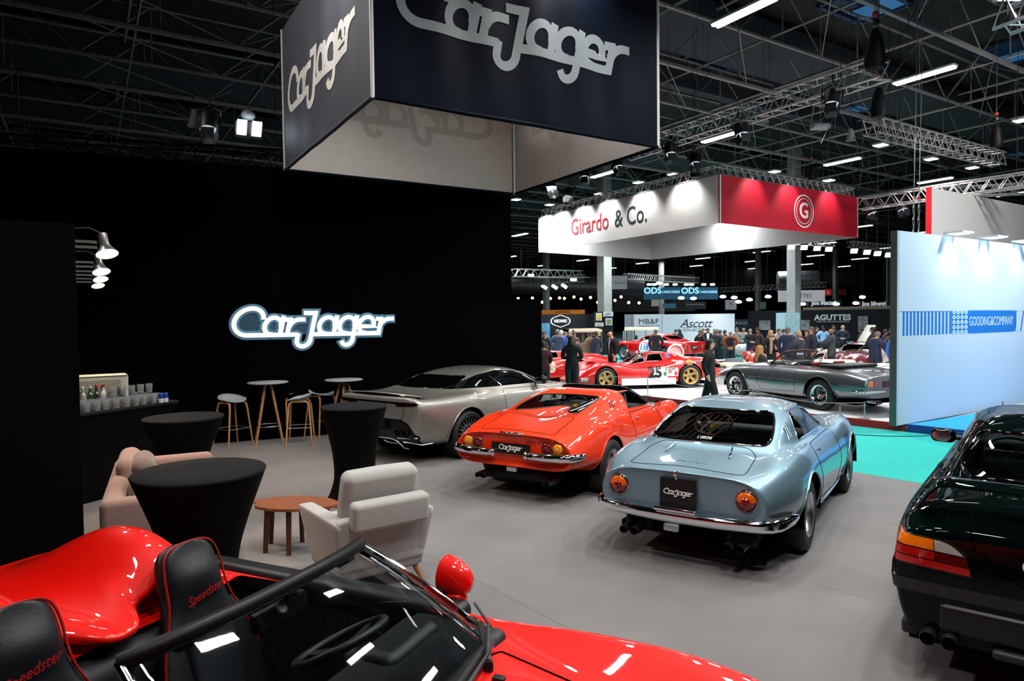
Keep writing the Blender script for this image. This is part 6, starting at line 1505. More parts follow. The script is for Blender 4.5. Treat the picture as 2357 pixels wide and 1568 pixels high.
def build_race(label, loc, az, z, num, first):
    c = Car('race_car',label,loc,az,P_RACE,z)
    c.shell(race_spec(1.0 if first else .95,.80 if first else .82),[(.97,-.02),(.9,-.03),(.5,-.04)],[(.8,.03),(.4,.04)],ny=76,capz=(.5,.17))
    c.arches(2.40,.36,.74,.33,ra2=.325)
    c.take(c.cut(rpoly([(-.36,.70),(.36,.70),(.30,.94),(-.30,.94)],.04),'y',lambda p,n: p.y > .9 and n.y > .05 and n.z > .1 and p.y < 1.9),'windscreen',GLASS,.001,.008,P_RACE)
    for sg in (1,-1):
        c.take(c.cut(rpoly([(.62,.74),(1.12,.74),(1.02,.92),(.66,.94)],.03),'x',lambda p,n: p.x*sg > .2 and n.z < .95),'side_window',GLASS,.001,.006,ALU)
        c.take(c.cut(rpoly([(1.16,.72),(1.58,.66),(1.16,.88)],.03),'x',lambda p,n: p.x*sg > .2 and n.z < .95),'quarter_window',GLASS,.001,.005,ALU)
        c.panel(rpoly([(.55,.34),(1.42,.34),(1.42,.6),(.55,.64)],.05),'x',lambda p,n: p.x*sg > .5 and abs(n.x) > .3,'door')
    c.finish()
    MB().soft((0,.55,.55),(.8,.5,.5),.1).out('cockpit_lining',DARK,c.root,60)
    for sg in (1,-1):
        if first:
            MB().box((sg*.945,1.2,.21),(.02,1.55,.19)).out('white_sill',NUMW,c.root,0)
            c.disc('white_roundel',(.86,.43),.23,.21,'x',sg,NUMW,.004); c.text('numeral','25',.38,'x',sg,(1.02,.44),NUMB,mirror=sg<0,off=.008,bold=.02)
            c.decal('white_panel',[(.36,.34),(.80,.34),(.80,.57),(.36,.57)],[(0,1,2,3)],'x',sg,NUMW,.010)
            c.text('lettering','PAM',.15,'x',sg,(.58,.52),NUMB,mirror=sg<0,off=.013); c.decal('green_bar',[(.70,.36),(.78,.36),(.78,.46),(.70,.46)],[(0,1,2,3)],'x',sg,M('green_bar','2f8a4a',.5),.013); c.decal('red_bar',[(.38,.36),(.46,.36),(.46,.46),(.38,.46)],[(0,1,2,3)],'x',sg,M('red_bar','d04030',.5),.013)
            c.text('lettering','STP',.13,'x',sg,(.30,.70),NUMW,mirror=sg<0,bold=.008,shear=.1); c.disc('yellow_badge',(.02,.70),.09,.085,'x',sg,M('yellow_badge','e09a18',.4),.005); c.text('lettering','SHELL',.04,'x',sg,(.02,.70),M('red_bar','d04030',.5),mirror=sg<0,off=.009)
            c.text('lettering','brescia corse',.105,'x',sg,(-.44,.70),NUMB,mirror=sg<0,bold=.006,sx=.9); c.disc('red_oval',(3.0,.28),.13,.09,'x',sg,P_RACE,.003); c.text('lettering','STP',.12,'x',sg,(3.0,.29),NUMW,mirror=sg<0,bold=.008,off=.007)
            c.decal('blue_sticker',[(.40,.82),(.52,.82),(.52,.92),(.40,.92)],[(0,1,2,3)],'x',sg,M('blue_sticker','2a86d0',.4),.005)
        else:
            c.text('numeral',num,.40,'x',sg,(1.0,.455),NUMC,mirror=sg<0,off=.006,bold=.03)
        p = c.hit('x',1.55,.60,sg)[0]
        MB().lathe([(.0,-.05),(.04,-.03),(.055,0),(0,.005)],14,T3((sg*.42,1.35,.98 if first else .9),(R(90),0,0))).out('wing_mirror',NUMW,c.root,60); MB().cyl((sg*.42,1.35,.66),(sg*.42,1.35,.95 if first else .88),.012,n=6).out('mirror_stalk',P_RACE,c.root)
    if first:
        MB().lathe([(.22,-.03),(.26,-.02),(.26,.0),(.22,.03),(0,.04)],24,frame((0,.05,.93),(0,1,0),(0,0,1))).out('spare_cover',NUMW,c.root,60); MB().ball((-.36,.22,.86),(.06,.07,.06)).out('filler_cap',CHROME,c.root,60)
    MB().box((0,1,.12),(1.6,3.4,.04)).out('underbody',DARK,c.root,0)
    wheels(c,'star',.33,.34,.215,2.40,1.62,GOLD if first else YEL,GOLD if first else YEL,ALU,trackf=1.60,Rf=.31,wdf=.30,rrf=.20); return c
build_race('red race car with black number 25 and gold five spoke wheels on the white platform',(4.784,19.4),-1.721,.13,'25',True)
build_race('red race car with cream number 2 partly hidden by the woman in the hooded jacket',(2.0,21.5),-1.70,.13,'23',False)
P_GT = M('deep_red_paint','c40d12',.28,0,1)
def gt_coupe(label, loc, az, z, paint, race=True):
    c = Car('race_car' if race else 'classic_car',label,loc,az,paint,z)
    C = {'c':[(-.86,.86),(-.80,.875),(-.5,.86),(-.2,.91),(.2,1.03),(.6,1.15),(.95,1.19),(1.3,1.17),(1.6,1.04),(1.85,.90),(2.3,.86),(2.9,.77),(3.3,.58),(3.46,.45)],
     'roof':[(-.86,.42,.855),(-.5,.42,.85),(-.1,.50,.92),(.3,.52,1.03),(.7,.50,1.10),(1.2,.50,1.11),(1.6,.50,.99),(1.9,.44,.885),(2.4,.3,.85),(3.46,.22,.44)],
     'belt':[(-.86,.58,.84),(-.3,.60,.85),(.1,.65,.86),(.8,.68,.86),(1.5,.67,.85),(1.9,.60,.845),(2.5,.48,.83),(3.46,.34,.43)],
     'sh':[(-.86,.70,.79),(-.4,.76,.84),(0,.78,.86),(.5,.77,.82),(1.3,.755,.79),(1.9,.75,.82),(2.4,.735,.86),(2.9,.68,.77),(3.46,.44,.42)],
     'mid':[(-.86,.78,.64),(-.3,.85,.62),(0,.865,.60),(.7,.84,.55),(1.5,.835,.55),(2.4,.85,.60),(3.0,.74,.50),(3.46,.50,.38)],
     'low':[(-.86,.75,.46),(0,.85,.38),(1.2,.82,.32),(2.4,.83,.36),(3.46,.46,.32)],'sill':[(-.86,.66,.36),(0,.77,.24),(1.2,.76,.19),(2.4,.74,.22),(3.46,.36,.28)]}
    c.shell(C,[(.97,-.02),(.92,-.025),(.5,-.02)],[(.8,.06),(.4,.08)],ny=70,capz=(.6,.38)); c.arches(2.40,.375,.5,.33)
    c.take(c.cut(rpoly([(-.45,.95),(.45,.95),(.40,1.10),(-.40,1.10)],.05),'y',lambda p,n: p.y < .9 and n.y < 0 and n.z > .2),'rear_window',GLASSD,.001,.006,paint)
    c.take(c.cut(rpoly([(-.52,.90),(.52,.90),(.46,1.11),(-.46,1.11)],.05),'y',lambda p,n: p.y > 1.0 and n.y > .05 and n.z > .1 and p.y < 2.0),'windscreen',GLASS,.001,.007,CHROME)
    for sg in (1,-1):
        c.take(c.cut(rpoly([(.62,.90),(1.66,.88),(1.36,1.06),(.92,1.105)],.04),'x',lambda p,n: p.x*sg > .3 and n.z < .9),'side_window',GLASS,.001,.006,paint)
        c.take(c.cut(rpoly([(-.02,.91),(.42,.93),(.50,1.05),(.30,1.04)],.04),'x',lambda p,n: p.x*sg > .3 and n.z < .95),'quarter_window',GLASS,.001,.005,paint)
        for y0 in ((1.86,1.94,2.02) if race else (1.9,1.98)): c.take(c.cut([(y0,.50),(y0+.025,.50),(y0-.02,.74),(y0-.045,.74)],'x',lambda p,n: p.x*sg > .5),'fender_vent',DARK,-.004)
        if race:
            for y0 in (-.50,-.57,-.64): c.take(c.cut([(y0,.56),(y0+.022,.56),(y0+.07,.76),(y0+.048,.76)],'x',lambda p,n: p.x*sg > .5),'rear_vent',DARK,-.004)
        c.panel(rpoly([(.55,.32),(1.55,.28),(1.66,.5),(1.62,.82),(.58,.83)],.06),'x',lambda p,n: p.x*sg > .5 and abs(n.x) > .3,'door')
    c.finish()
    for sg in (1,-1):
        if race:
            c.disc('white_roundel',(1.15,.62),.31,.31,'x',sg,NUMW,.004); c.text('numeral','118',.40,'x',sg,(1.15,.62),NUMBL,mirror=sg<0,off=.010,bold=.008,sx=.85)
        lamp(c,'tail_light',(sg*.52,-.885,.66),(0,-1,0),.06,REDL,.03); lamp(c,'headlight',(sg*.56,3.30,.56),(sg*.25,.95,.15),.085,CLEAR,.03)
        if not race:
            P = [c.hit('x',y,.80,sg,.006)[0] for y in np.linspace(.3,3.0,14)]; MB().tube([p for p in P if p],.012,6).out('chrome_strip',CHROME,c.root,60)
    if race:
        MB().box((.0,-.895,.62),(.40,.012,.16)).out('plate_panel',M('black_plate','08090b',.35),c.root,0); v,f = text_pts('SNTT',.13,.002); MB().add(v,f,frame((0,-.906,.62),(1,0,0),(0,0,1))).out('lettering',NUMW,c.root,0)
    else:
        MB().tube([(-.78,-.75,.46),(-.6,-.98,.46),(0,-1.03,.46),(.6,-.98,.46),(.78,-.75,.46)],.04,8).out('rear_bumper',CHROME,c.root,60); MB().tube([(-.6,3.2,.42),(-.4,3.52,.42),(0,3.62,.42),(.4,3.52,.42),(.6,3.2,.42)],.04,8).out('front_bumper',CHROME,c.root,60)
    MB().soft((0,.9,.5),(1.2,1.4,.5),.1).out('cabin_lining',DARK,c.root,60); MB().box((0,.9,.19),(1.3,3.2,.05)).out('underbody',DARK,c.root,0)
    wheels(c,'dish' if race else 'wire',.33,.22,.20,2.40,1.44,STEEL if race else CHROME,STEEL if race else CHROME); return c
gt_coupe('red racing coupe with blue number 118 in a white circle behind the number 25 car',(7.02,28.3),-.62,.22,P_GT)
slab('display_platform',[(3.9,26.9),(9.6,26.4),(10.2,33.5),(4.5,34)],-.005,.22,TEAL)['label'] = 'low teal covered platform under the red racing coupe'
gt_coupe('dark red classic car with chrome trim behind the navy blazer man',(12.75,23.75),-2.4,0,M('maroon_paint','7c0a16',.25,.2,1),False)
# generic open cars further away: copies of one small builder
def roadster(label, loc, az, z, paint, white_interior=False, bonnet_up=False):
    c = Car('classic_car',label,loc,az,paint,z)
    C = {'c':[(-.8,.66),(-.7,.72),(-.2,.80),(.6,.82),(1.4,.84),(1.9,.82),(2.5,.76),(3.0,.60),(3.15,.48)],'roof':[(-.8,.3,.66),(.6,.36,.82),(1.6,.36,.835),(3.15,.25,.47)],'belt':[(-.8,.5,.64),(.4,.60,.80),(1.6,.60,.80),(3.15,.36,.46)],
     'sh':[(-.8,.64,.60),(-.1,.74,.79),(.7,.72,.72),(1.5,.72,.72),(2.3,.72,.80),(2.8,.66,.68),(3.15,.46,.45)],'mid':[(-.8,.70,.50),(0,.82,.54),(1.2,.79,.5),(2.3,.81,.54),(3.15,.5,.40)],'low':[(-.8,.68,.38),(0,.80,.36),(1.2,.78,.3),(3.15,.46,.32)],'sill':[(-.8,.6,.3),(0,.74,.22),(1.2,.74,.19),(3.15,.38,.26)]}
    c.shell(C,[(.8,-.05),(.4,-.07)],[(.85,.05),(.4,.08)],ny=44,seg=(4,3,3,4,4,3,2)); c.arches(2.30,.35,.45,.31)
    c.take(c.cut(rpoly([(-.52,.3),(.52,.3),(.52,1.45),(-.52,1.45)],.12),'z',lambda p,n: n.z > .2 and p.z > .6),None,None,0,.01,BLACK)
    c.finish(); tub(c,.3,1.45,.55,.25,.78)
    for x in (-.27,.27): seat(c,x,.7,.22,mat=M('cream_leather','cfc6b4',.5) if white_interior else BLACK,h=.5,head=False)
    top = [(-.46,1.28,1.05),(0,1.32,1.07),(.46,1.28,1.05)]; bot = [(-.54,1.48,.82),(0,1.58,.84),(.54,1.48,.82)]; MB().grid([bot,top]).out('windscreen',GLASS,c.root,0); MB().tube(bot[:1]+top+bot[-1:],.014,6).out('windscreen_frame',CHROME,c.root)
    if bonnet_up:
        MB().soft((0,0,0),(1.0,1.2,.04),.015,2,T3((0,1.75,1.18),(R(62),0,0))).out('raised_bonnet',paint,c.root,60); MB().box((0,-.01,-.021),(.8,.15,.004),T3((0,1.75,1.18),(R(62),0,0))).out('bonnet_stripe',M('orange_stripe','c8641c',.5),c.root,0)
    for sg in (1,-1): lamp(c,'tail_light',(sg*.5,-.83,.55),(0,-1,0),.05,REDL,.03); lamp(c,'headlight',(sg*.54,3.05,.60),(sg*.2,1,.1),.08,CLEAR,.03)
    wheels(c,'wire',.31,.18,.19,2.30,1.36,CHROME,CHROME); return c
p = at(1272,838); roadster('bright blue open race car behind the red car with number 2',(p.x-.6,24.2),-1.5,.0,M('bright_blue_paint','1a62c8',.28,.2,1))
q = atd(1930,780,25.5); roadster('white classic roadster with its bonnet raised below the white serif lettering',(12.0,26.4),1.75,0,M('ivory_paint','d9d2bf',.3,0,1),True,True)
roadster('mint green classic car with raised bonnet near the right booth wall',(18.6,27.2),-1.3,0,M('mint_paint','6fcab0',.3,0,1),True,True)
q = atd(1770,800,24); roadster('orange red open car behind the seated woman and blonde woman',(q.x-.1,23.5),.25,0,M('vivid_orange_paint','f0400c',.3,0,1))
q = atd(2010,820,17); roadster('white open car with red interior on the right side of white platform',(9.0,15.55),1.003,.13,M('porcelain_paint','dfe0e0',.3,0,1),False)
q = atd(1705,790,32.5); cm = roadster('black and white camouflage race car among the visitors',(q.x-1.3,32.5),1.9,0,M('camouflage_paint','b8bcbc',.4,0,.6,var=.85,vscale=5))
# boxy off-road cars by the dark booth
def offroader(label, u, depth, az, paint, canvas, cab):
    p = atd(u,760,depth); c = Car('off_road_car',label,(p.x,p.y),az,paint,0)
    MB().soft((0,.1,.78),(1.55,2.2,.62),.06,3).out('body_tub',paint,c.root,60); MB().soft((0,1.85,.86),(1.0,1.5,.46),.05,3).out('bonnet',paint,c.root,60)
    for sg in (1,-1):
        MB().soft((sg*.62,2.0,.92),(.34,1.2,.08),.03,2).out('front_wing',paint,c.root,60); lamp(c,'headlight',(sg*.36,2.61,.86),(0,1,0),.09,CLEAR,.03); MB().soft((sg*.70,.1,.42),(.1,2.2,.12),.03,2).out('sill',BLACK,c.root,60)
    P = []
    for y in np.linspace(-1.0,1.05,8): P.append([(.78*math.cos(a)**.6 if a < math.pi/2 else -.78*(-math.cos(a))**.6 if a > math.pi/2 else 0,y,1.72+.22*math.sin(a)) for a in np.linspace(0,math.pi,13)])
    MB().grid(P).grid([[(-.78,-1,1.72),(.78,-1,1.72)],[(-.78,1.05,1.72),(.78,1.05,1.72)]]).out('canvas_roof',canvas,c.root,40)
    for x in (-.74,.74):
        for y in (-.95,-.2,.5,1.0): MB().box((x,y,1.40),(.06,.06,.68)).out('pillar',cab,c.root,0)
    MB().box((0,1.12,1.36),(1.4,.02,.5)).out('windscreen',GLASS,c.root,0); MB().tube([(-.72,1.12,1.1),(-.72,1.12,1.64),(.72,1.12,1.64),(.72,1.12,1.1)],.03,6).out('windscreen_frame',cab,c.root)
    MB().soft((0,.4,1.15),(1.3,.2,.4),.05,2).out('seats',BLACK,c.root,60); MB().soft((0,2.66,.55),(1.5,.1,.14),.02,2).out('front_bumper',STEEL,c.root,60)
    wheels(c,'dish',.38,.2,.22,2.0,1.4,STEEL,STEEL); c.root.scale = (.9,.9,.82)
    for o in c.root.children:
        if o.name.startswith('wheel'): o.location.y -= .45*0+.35*(o.location.y < .5)
    return c
offroader('teal off-road car with long cream canvas roof behind the red racing coupe',1478,37.6,-1.35,M('teal_paint','1d5460',.35,0,1),M('cream_canvas','c9bfa8',.9),M('sage_paint','9fb39a',.5))
offroader('tan off-road car with canvas roof behind the man in tan jacket',1335,34,-2.2,M('khaki_paint','6a5c44',.5),M('tan_canvas','a8927a',.9),M('khaki_paint','6a5c44',.5))

# ---------------------------------------------------------------- visitors
def skin_mesh(V, E, rad, sub=1):
    me = bpy.data.meshes.new('body'); me.from_pydata(V,E,[]); o = bpy.data.objects.new('body',me); COL.objects.link(o)
    sk = o.modifiers.new('Skin','SKIN'); ss = o.modifiers.new('S','SUBSURF'); ss.levels = sub
    if not me.skin_vertices: me.attributes
    dat = me.skin_vertices[0].data
    for i,r in enumerate(rad): dat[i].radius = r; dat[i].use_root = (i == 0)
    dg = bpy.context.evaluated_depsgraph_get(); dg.update(); ev = o.evaluated_get(dg); m2 = bpy.data.meshes.new_from_object(ev)
    bpy.data.objects.remove(o); bpy.data.meshes.remove(me); return m2
def cloth_mat(h, r=.85): return M('cloth_'+h,h,r,bump=.3,bscale=120,var=.10,vscale=12)
ARMS = {'down':[(.235,.0,1.14),(.235,.05,.90)],'pocket':[(.27,-.06,1.16),(.20,.08,.98)],'front':[(.24,.02,1.14),(.07,.24,1.12)],'phone':[(.23,.03,1.15),(.06,.24,1.27)],
 'cross':[(.25,.04,1.16),(-.05,.19,1.18)],'point':[(.22,.22,1.22),(.12,.48,1.20)],'swing':[(.235,-.10,1.15),(.235,-.02,.92)],'fwd':[(.23,.10,1.15),(.20,.30,1.02)],'back':[(.25,-.08,1.15),(.06,-.16,1.0)],'chin':[(.22,.12,1.16),(.05,.15,1.42)]}
SK = {'l':'c08e74','m':'a8785e','d':'5a3a2a','p':'cfa38c'}
def person(label, u, vtop, depth, az, jacket, trousers, hair='short', haircol='3a2a20', arms=('down','down'), shirt=None, skin='l', z0=0, step=0, turn=0, build=1, long_coat=False, seated=False, group=None, tilt=0, name='person', shoes='0c0c0e'):
    top = atd(u,vtop,depth); Hn = 1.76 if not seated else 1.30
    s = max(.86,min(1.10,(top.z-z0)/Hn)) if not seated else 1.0
    zb = top.z-Hn*s if seated else z0
    root = thing(name,label,'person',(top.x,top.y,zb),-az,group)
    V=[];Rd=[];E=[];B=[]
    def add(p,r,b,par=None):
        V.append(p);Rd.append(r if hasattr(r,'__len__') else (r,r));B.append(b)
        if par is not None: E.append((par,len(V)-1))
        return len(V)-1
    b = build*1.16; hip = .93 if not seated else .47
    dz = hip-.93
    pel = add((0,0,hip+.02),(.165*b,.13*b),'t'); sp = add((0,.0,1.12+dz),(.145*b,.105*b),'j',pel); ch = add((0,-.01,1.32+dz),(.165*b,.115*b),'j',sp); up = add((0,-.02,1.43+dz),(.14*b,.105),'j',ch)
    tl = tilt; nk = add((0,-.005+tl*.03,1.51+dz),(.055,.055),'s',up); hd = add((0,.018+tl*.06,1.585+dz),(.068,.078),'s',nk); h2 = add((0,.016+tl*.08,1.66+dz),(.076,.092),'s',hd); h3 = add((0,.008+tl*.09,1.725+dz),(.05,.065),'s',h2)
    for sg,ar in ((-1,arms[0]),(1,arms[1])):
        sh = add((sg*.165*b,-.01,1.42+dz),(.082*b,.078*b),'j',up); (ex,ey,ez),(wx,wy,wz) = ARMS[ar]
        el = add((sg*ex*b,ey,ez+dz),(.062*b,.06*b),'j',sh); wr = add((sg*wx,wy,wz+dz),(.046,.044),'j',el); d = (Vector((sg*wx,wy,wz))-Vector((sg*ex,ey,ez))).normalized()
        pa = Vector(V[wr])+d*.085; hn = add(tuple(pa),(.036,.028),'s',wr)
    for sg in (-1,1):
        st = sg*step
        hp = add((sg*.085*b,0,hip-.03),(.105*b,.115*b),'t',pel)
        if seated: kn = add((sg*.11,.42,.50),(.068,.068),'t',hp); an = add((sg*.11,.44,.09),(.048,.048),'t',kn)
        else: kn = add((sg*.09,st*.14+.015,.50),(.08*b,.085*b),'t',hp); an = add((sg*.09,st*.26-.03,.10),(.066,.07),'t',kn)
        ft = add((V[an][0]+sg*.01,V[an][1]+.13,.045),(.042,.038),'f',an)
    me = skin_mesh(V,E,Rd)
    ms = [cloth_mat(jacket),cloth_mat(trousers),M('skin_'+skin,SK[skin],.55,bump=.05),M('shoe_'+shoes,shoes,.4)]
    for q in ms: me.materials.append(q)
    segs = [(Vector(V[a]),Vector(V[c]),B[c]) for a,c in E]
    key = {'j':0,'t':1,'s':2,'f':3}; coat_low = hip-(.0 if not long_coat else .5)
    for p in me.polygons:
        c = p.center; best = None
        for a,q,bb in segs:
            d = q-a; t = max(0,min(1,(c-a).dot(d)/max(d.length_squared,1e-9))); L = (c-(a+d*t)).length
            if best is None or L < best[0]: best = (L,bb)
        k = key[best[1]]
        if k == 1 and c.z > coat_low-.06 and not seated: k = 0
        if k == 3 and c.z > .1: k = 1
        p.material_index = k
    me.shade_smooth()
    # fingers rooted in the palms, nose and ears: same mesh
    bm = bmesh.new(); bm.from_mesh(me); ex = MB()
    hands = [i for i in range(len(V)) if B[i] == 's' and i > h3]
    for hi in hands:
        par = [a for a,c in E if c == hi][0]; d = (Vector(V[hi])-Vector(V[par])).normalized(); sd = d.cross(Vector((0,1,.2))).normalized(); nn = sd.cross(d)
        for k in range(4):
            q = Vector(V[hi])+sd*(-.024+.016*k); L = (.066,.078,.075,.058)[k]; ex.tube([q-d*.01,q+d*L*.5+nn*.006,q+d*L+nn*.022],[.0095,.0088,.0065],5,mi=2)
        q = Vector(V[hi])-d*.02; ex.tube([q,q+sd*-.038+d*.022,q+sd*-.046+d*.05],[.011,.0105,.008],5,mi=2)
    hc = Vector(V[h2]); 
    ex.tube([hc+Vector((0,.082,.0)),hc+Vector((0,.104,-.030)),hc+Vector((0,.088,-.043))],[.008,.0135,.010],6,mi=2)
    for sg in (-1,1): ex.ball(hc+Vector((sg*.079,-.012,-.025)),(.012,.020,.032),8,6,mi=2)
    nv = len(me.vertices); v2 = [bm.verts.new(p) for p in ex.v]
    for f,mi in zip(ex.f,ex.mi):
        try: ff = bm.faces.new([v2[i] for i in f]); ff.material_index = mi; ff.smooth = True
        except Exception: pass
    bm.to_mesh(me); bm.free()
    o = bpy.data.objects.new('body',me); COL.objects.link(o); o.parent = root; o.scale = (s,s,s)
    def ch_(mb, nm, mat): q = mb.out(nm,mat,o,60); return q
    for sg in (-1,1): ch_(MB().ball(hc+Vector((sg*.032,.083,-.004)),(.013,.008,.008),8,6),'eye',M('eye_dark','15100e',.2))
    ch_(MB().soft(hc+Vector((0,.077,-.068)),(.046,.016,.011),.005,2),'mouth',M('lip','8a4a42',.5))
    if shirt:
        rows = [[(x,ybase+.0,z+dz) for x in (-w_,-w_*.4,0,w_*.4,w_)] for w_,z,ybase in ((.055,1.50,.07),(.06,1.40,.118),(.045,1.25,.15),(.03,1.05,.15))]
        ch_(MB().grid(rows),'shirt_front',cloth_mat(shirt,.7))
    HM = M('hair_'+haircol,haircol,.6,bump=.8,bscale=160)
    def cap(zc, rx, ry, rz, front, low):
        rows = []; n = 20
        for k in range(8):
            th = math.pi/2*k/7*1.18; row = []
            for i in range(n):
                a = 2*math.pi*i/n; cut_ = (1 if math.sin(a) > .25 else 0)*front*math.sin(a)
                t = min(th, math.pi/2*1.18-cut_) if True else th
                r = math.sin(t); z = math.cos(t)
                row.append((hc.x+rx*r*math.cos(a),hc.y-.006+ry*r*math.sin(a),hc.z+zc+rz*z-(low*max(0,-math.sin(a))*max(0,t-1.2))))
            rows.append(row)
        return MB().grid(rows,True)
    if hair == 'short': ch_(cap(.0,.090,.106,.098,.75,.10),'hair',HM)
    elif hair == 'thin': ch_(cap(-.012,.086,.104,.094,1.25,.10),'hair',HM)
    elif hair == 'bald': pass
    elif hair == 'fringe':
        m = MB(); P = [(hc.x+.088*math.cos(a),hc.y-.004+.10*math.sin(a)) for a in np.linspace(math.pi*.95,math.pi*2.05,14)]
        m.grid([[(x,y,hc.z-.045) for x,y in P],[(x*1.02,y*1.02,hc.z-.01) for x,y in P],[(x*.96,y*.97,hc.z+.03) for x,y in P]]); ch_(m,'hair',HM)
    elif hair == 'curly':
        m = cap(.01,.115,.125,.115,.7,.14); 
        for i in range(40):
            a = random.uniform(0,6.28); e = random.uniform(-.3,1.2); 
            if math.sin(a) > .35 and e < .6: continue
            m.ball((hc.x+.11*math.cos(a)*math.cos(e),hc.y-.01+.12*math.sin(a)*math.cos(e),hc.z+.015+.11*math.sin(e)),.026,6,5)
        ch_(m,'hair',HM)
    elif hair in ('bob','long'):
        m = cap(.0,.094,.110,.102,.75,.10); Lh = .17 if hair == 'bob' else .36
        rows = []
        for k in range(9):
            q = k/8; row = []
            for i in range(17):
                a = math.pi*((1.0+1.0*i/16) if hair == 'bob' else (.90+1.20*i/16)) ; rr = 1+.18*math.sin(q*2.5)+(.02*math.sin(i*3.1))
                row.append((hc.x+.094*rr*math.cos(a)*(1+.25*q*(hair=='long')),hc.y-.006+.108*rr*math.sin(a)*(1-.1*q)-.02*q,hc.z-.0-Lh*q))
            rows.append(row)
        m.grid(rows); m.grid([[(x*1.0,y+.018,z) for x,y,z in r] for r in rows],flip=True); ch_(m,'hair',HM)
    elif hair == 'cap':
        ch_(cap(.01,.096,.112,.10,.9,.02),'cap',cloth_mat(haircol)); ch_(MB().soft(hc+Vector((0,.12,.035)),(.13,.10,.014),.006,2),'cap_peak',cloth_mat(haircol))
    if long_coat:
        rows = []
        for k in range(7):
            q = k/6; z = hip+.05-q*.52; rows.append([(.165*(1+.25*q)*b*math.cos(a),.135*(1+.25*q)*b*math.sin(a),z) for a in np.linspace(0,2*math.pi,25)[:-1]])
        ch_(MB().grid(rows,True),'coat_skirt',cloth_mat(jacket))
    root['s'] = s
    return root, o, s, dz
BE = lambda u: math.atan((u-CX)/FPX)                      # bearing of a picture column
def face(u, rel): return BE(u)+R(rel)                     # 0 = back to us, 90 = facing right, 180 = towards us, -90 = facing left
# by the aisle
person('woman in black hooded jacket seen from behind by the red race car with number 2',1316,772,17.3,face(1316,8),'0a0b0f','14161e','bob','3a2418',('front','front'))
r_,o_,s_,_ = person('woman in black jacket and trousers walking right past the number 25 car',1634,780,14.3,face(1634,100),'0b0c0d','101013','bob','1c130f',('front','swing'),skin='p',step=.8)
person('bald man in black jacket and blue shirt looking down behind number 25 car',1410,761,21.0,face(1410,-120),'0d0f16','0c0d12','bald','888','down down'.split(),shirt='8fa4cc',skin='p',z0=.13,tilt=1,build=1.12)
# group behind the grey open car
Z = .13
r,o,s,_ = person('blonde long haired woman in black coat with beige patterned scarf',1774,760,20.8,face(1774,150),'08080a','0a0a0c','long','b48a50',('front','down'),skin='p',z0=Z,long_coat=True)
m = MB(); m.tube([(-.10,.02,1.47),(-.06,.10,1.44),(.03,.115,1.42),(.10,.05,1.46),(.09,-.06,1.50),(-.09,-.06,1.50)],[.04]*6,8,True); m.tube([(.05,.125,1.42),(.07,.15,1.2),(.08,.155,.92)],[.05,.055,.045],8,flat=.4); m.out('scarf',M('leopard_scarf','a8927c',.9,var=.75,vscale=26),o,60)
person('man in navy blue suit with grey hair seen from behind',1813,753,20.0,face(1813,15),'111a38','121a36','short','4a4440',('down','down'),skin='m',z0=Z,build=1.08)
person('balding man in dark grey jacket facing left beside the navy suit man',1838,759,17.6,face(1838,-60),'1a1d20','16171a','thin','7a6a58',('fwd','down'),skin='m',z0=Z,build=1.06)
person('smiling man in dark navy hooded coat standing side on',1868,751,20.6,face(1868,-110),'131627','15161c','short','4a4038',('down','down'),skin='m',z0=Z,build=1.12)
person('dark haired person half hidden behind the navy hooded coat man',1857,760,21.9,face(1857,-160),'0e0e10','101012','long','1e1410',('down','down'),z0=Z)
person('bald man in grey wool jacket stretching one arm to the left',1914,755,20.5,face(1914,-80),'33383e','161a2a','fringe','6a5a50',('point','fwd'),skin='m',z0=Z,build=1.12)
person('seated woman with light brown hair in black top by the cream seats',1748,794,18.6,face(1748,60),'0b0a0c','0c0c0e','long','8a5e34',('fwd','fwd'),z0=Z,seated=True)
person('man with black hair and dark jacket behind the red bar',2010,752,20.4,face(2010,-70),'14161e','101114','short','15100e',('fwd','down'),skin='m',z0=Z)
person('man in navy blazer with grey hair leaning on the red bar',2016,764,19.0,face(2021,40),'131b36','141a30','thin','5a5048',('fwd','fwd'),skin='m',z0=Z,build=1.12,tilt=1)
person('white haired woman in grey jacket behind the red bar',2055,771,21.3,face(2055,-165),'4a4844','2a2a2c','curly','c8c4bc',('chin','fwd'),skin='m',z0=Z)
person('person in bright blue puffer jacket at the right end of red bar',2062,800,18.3,face(2062,30),'1c5aa8','1a1c22','short','2a2018',('down','down'),z0=Z)
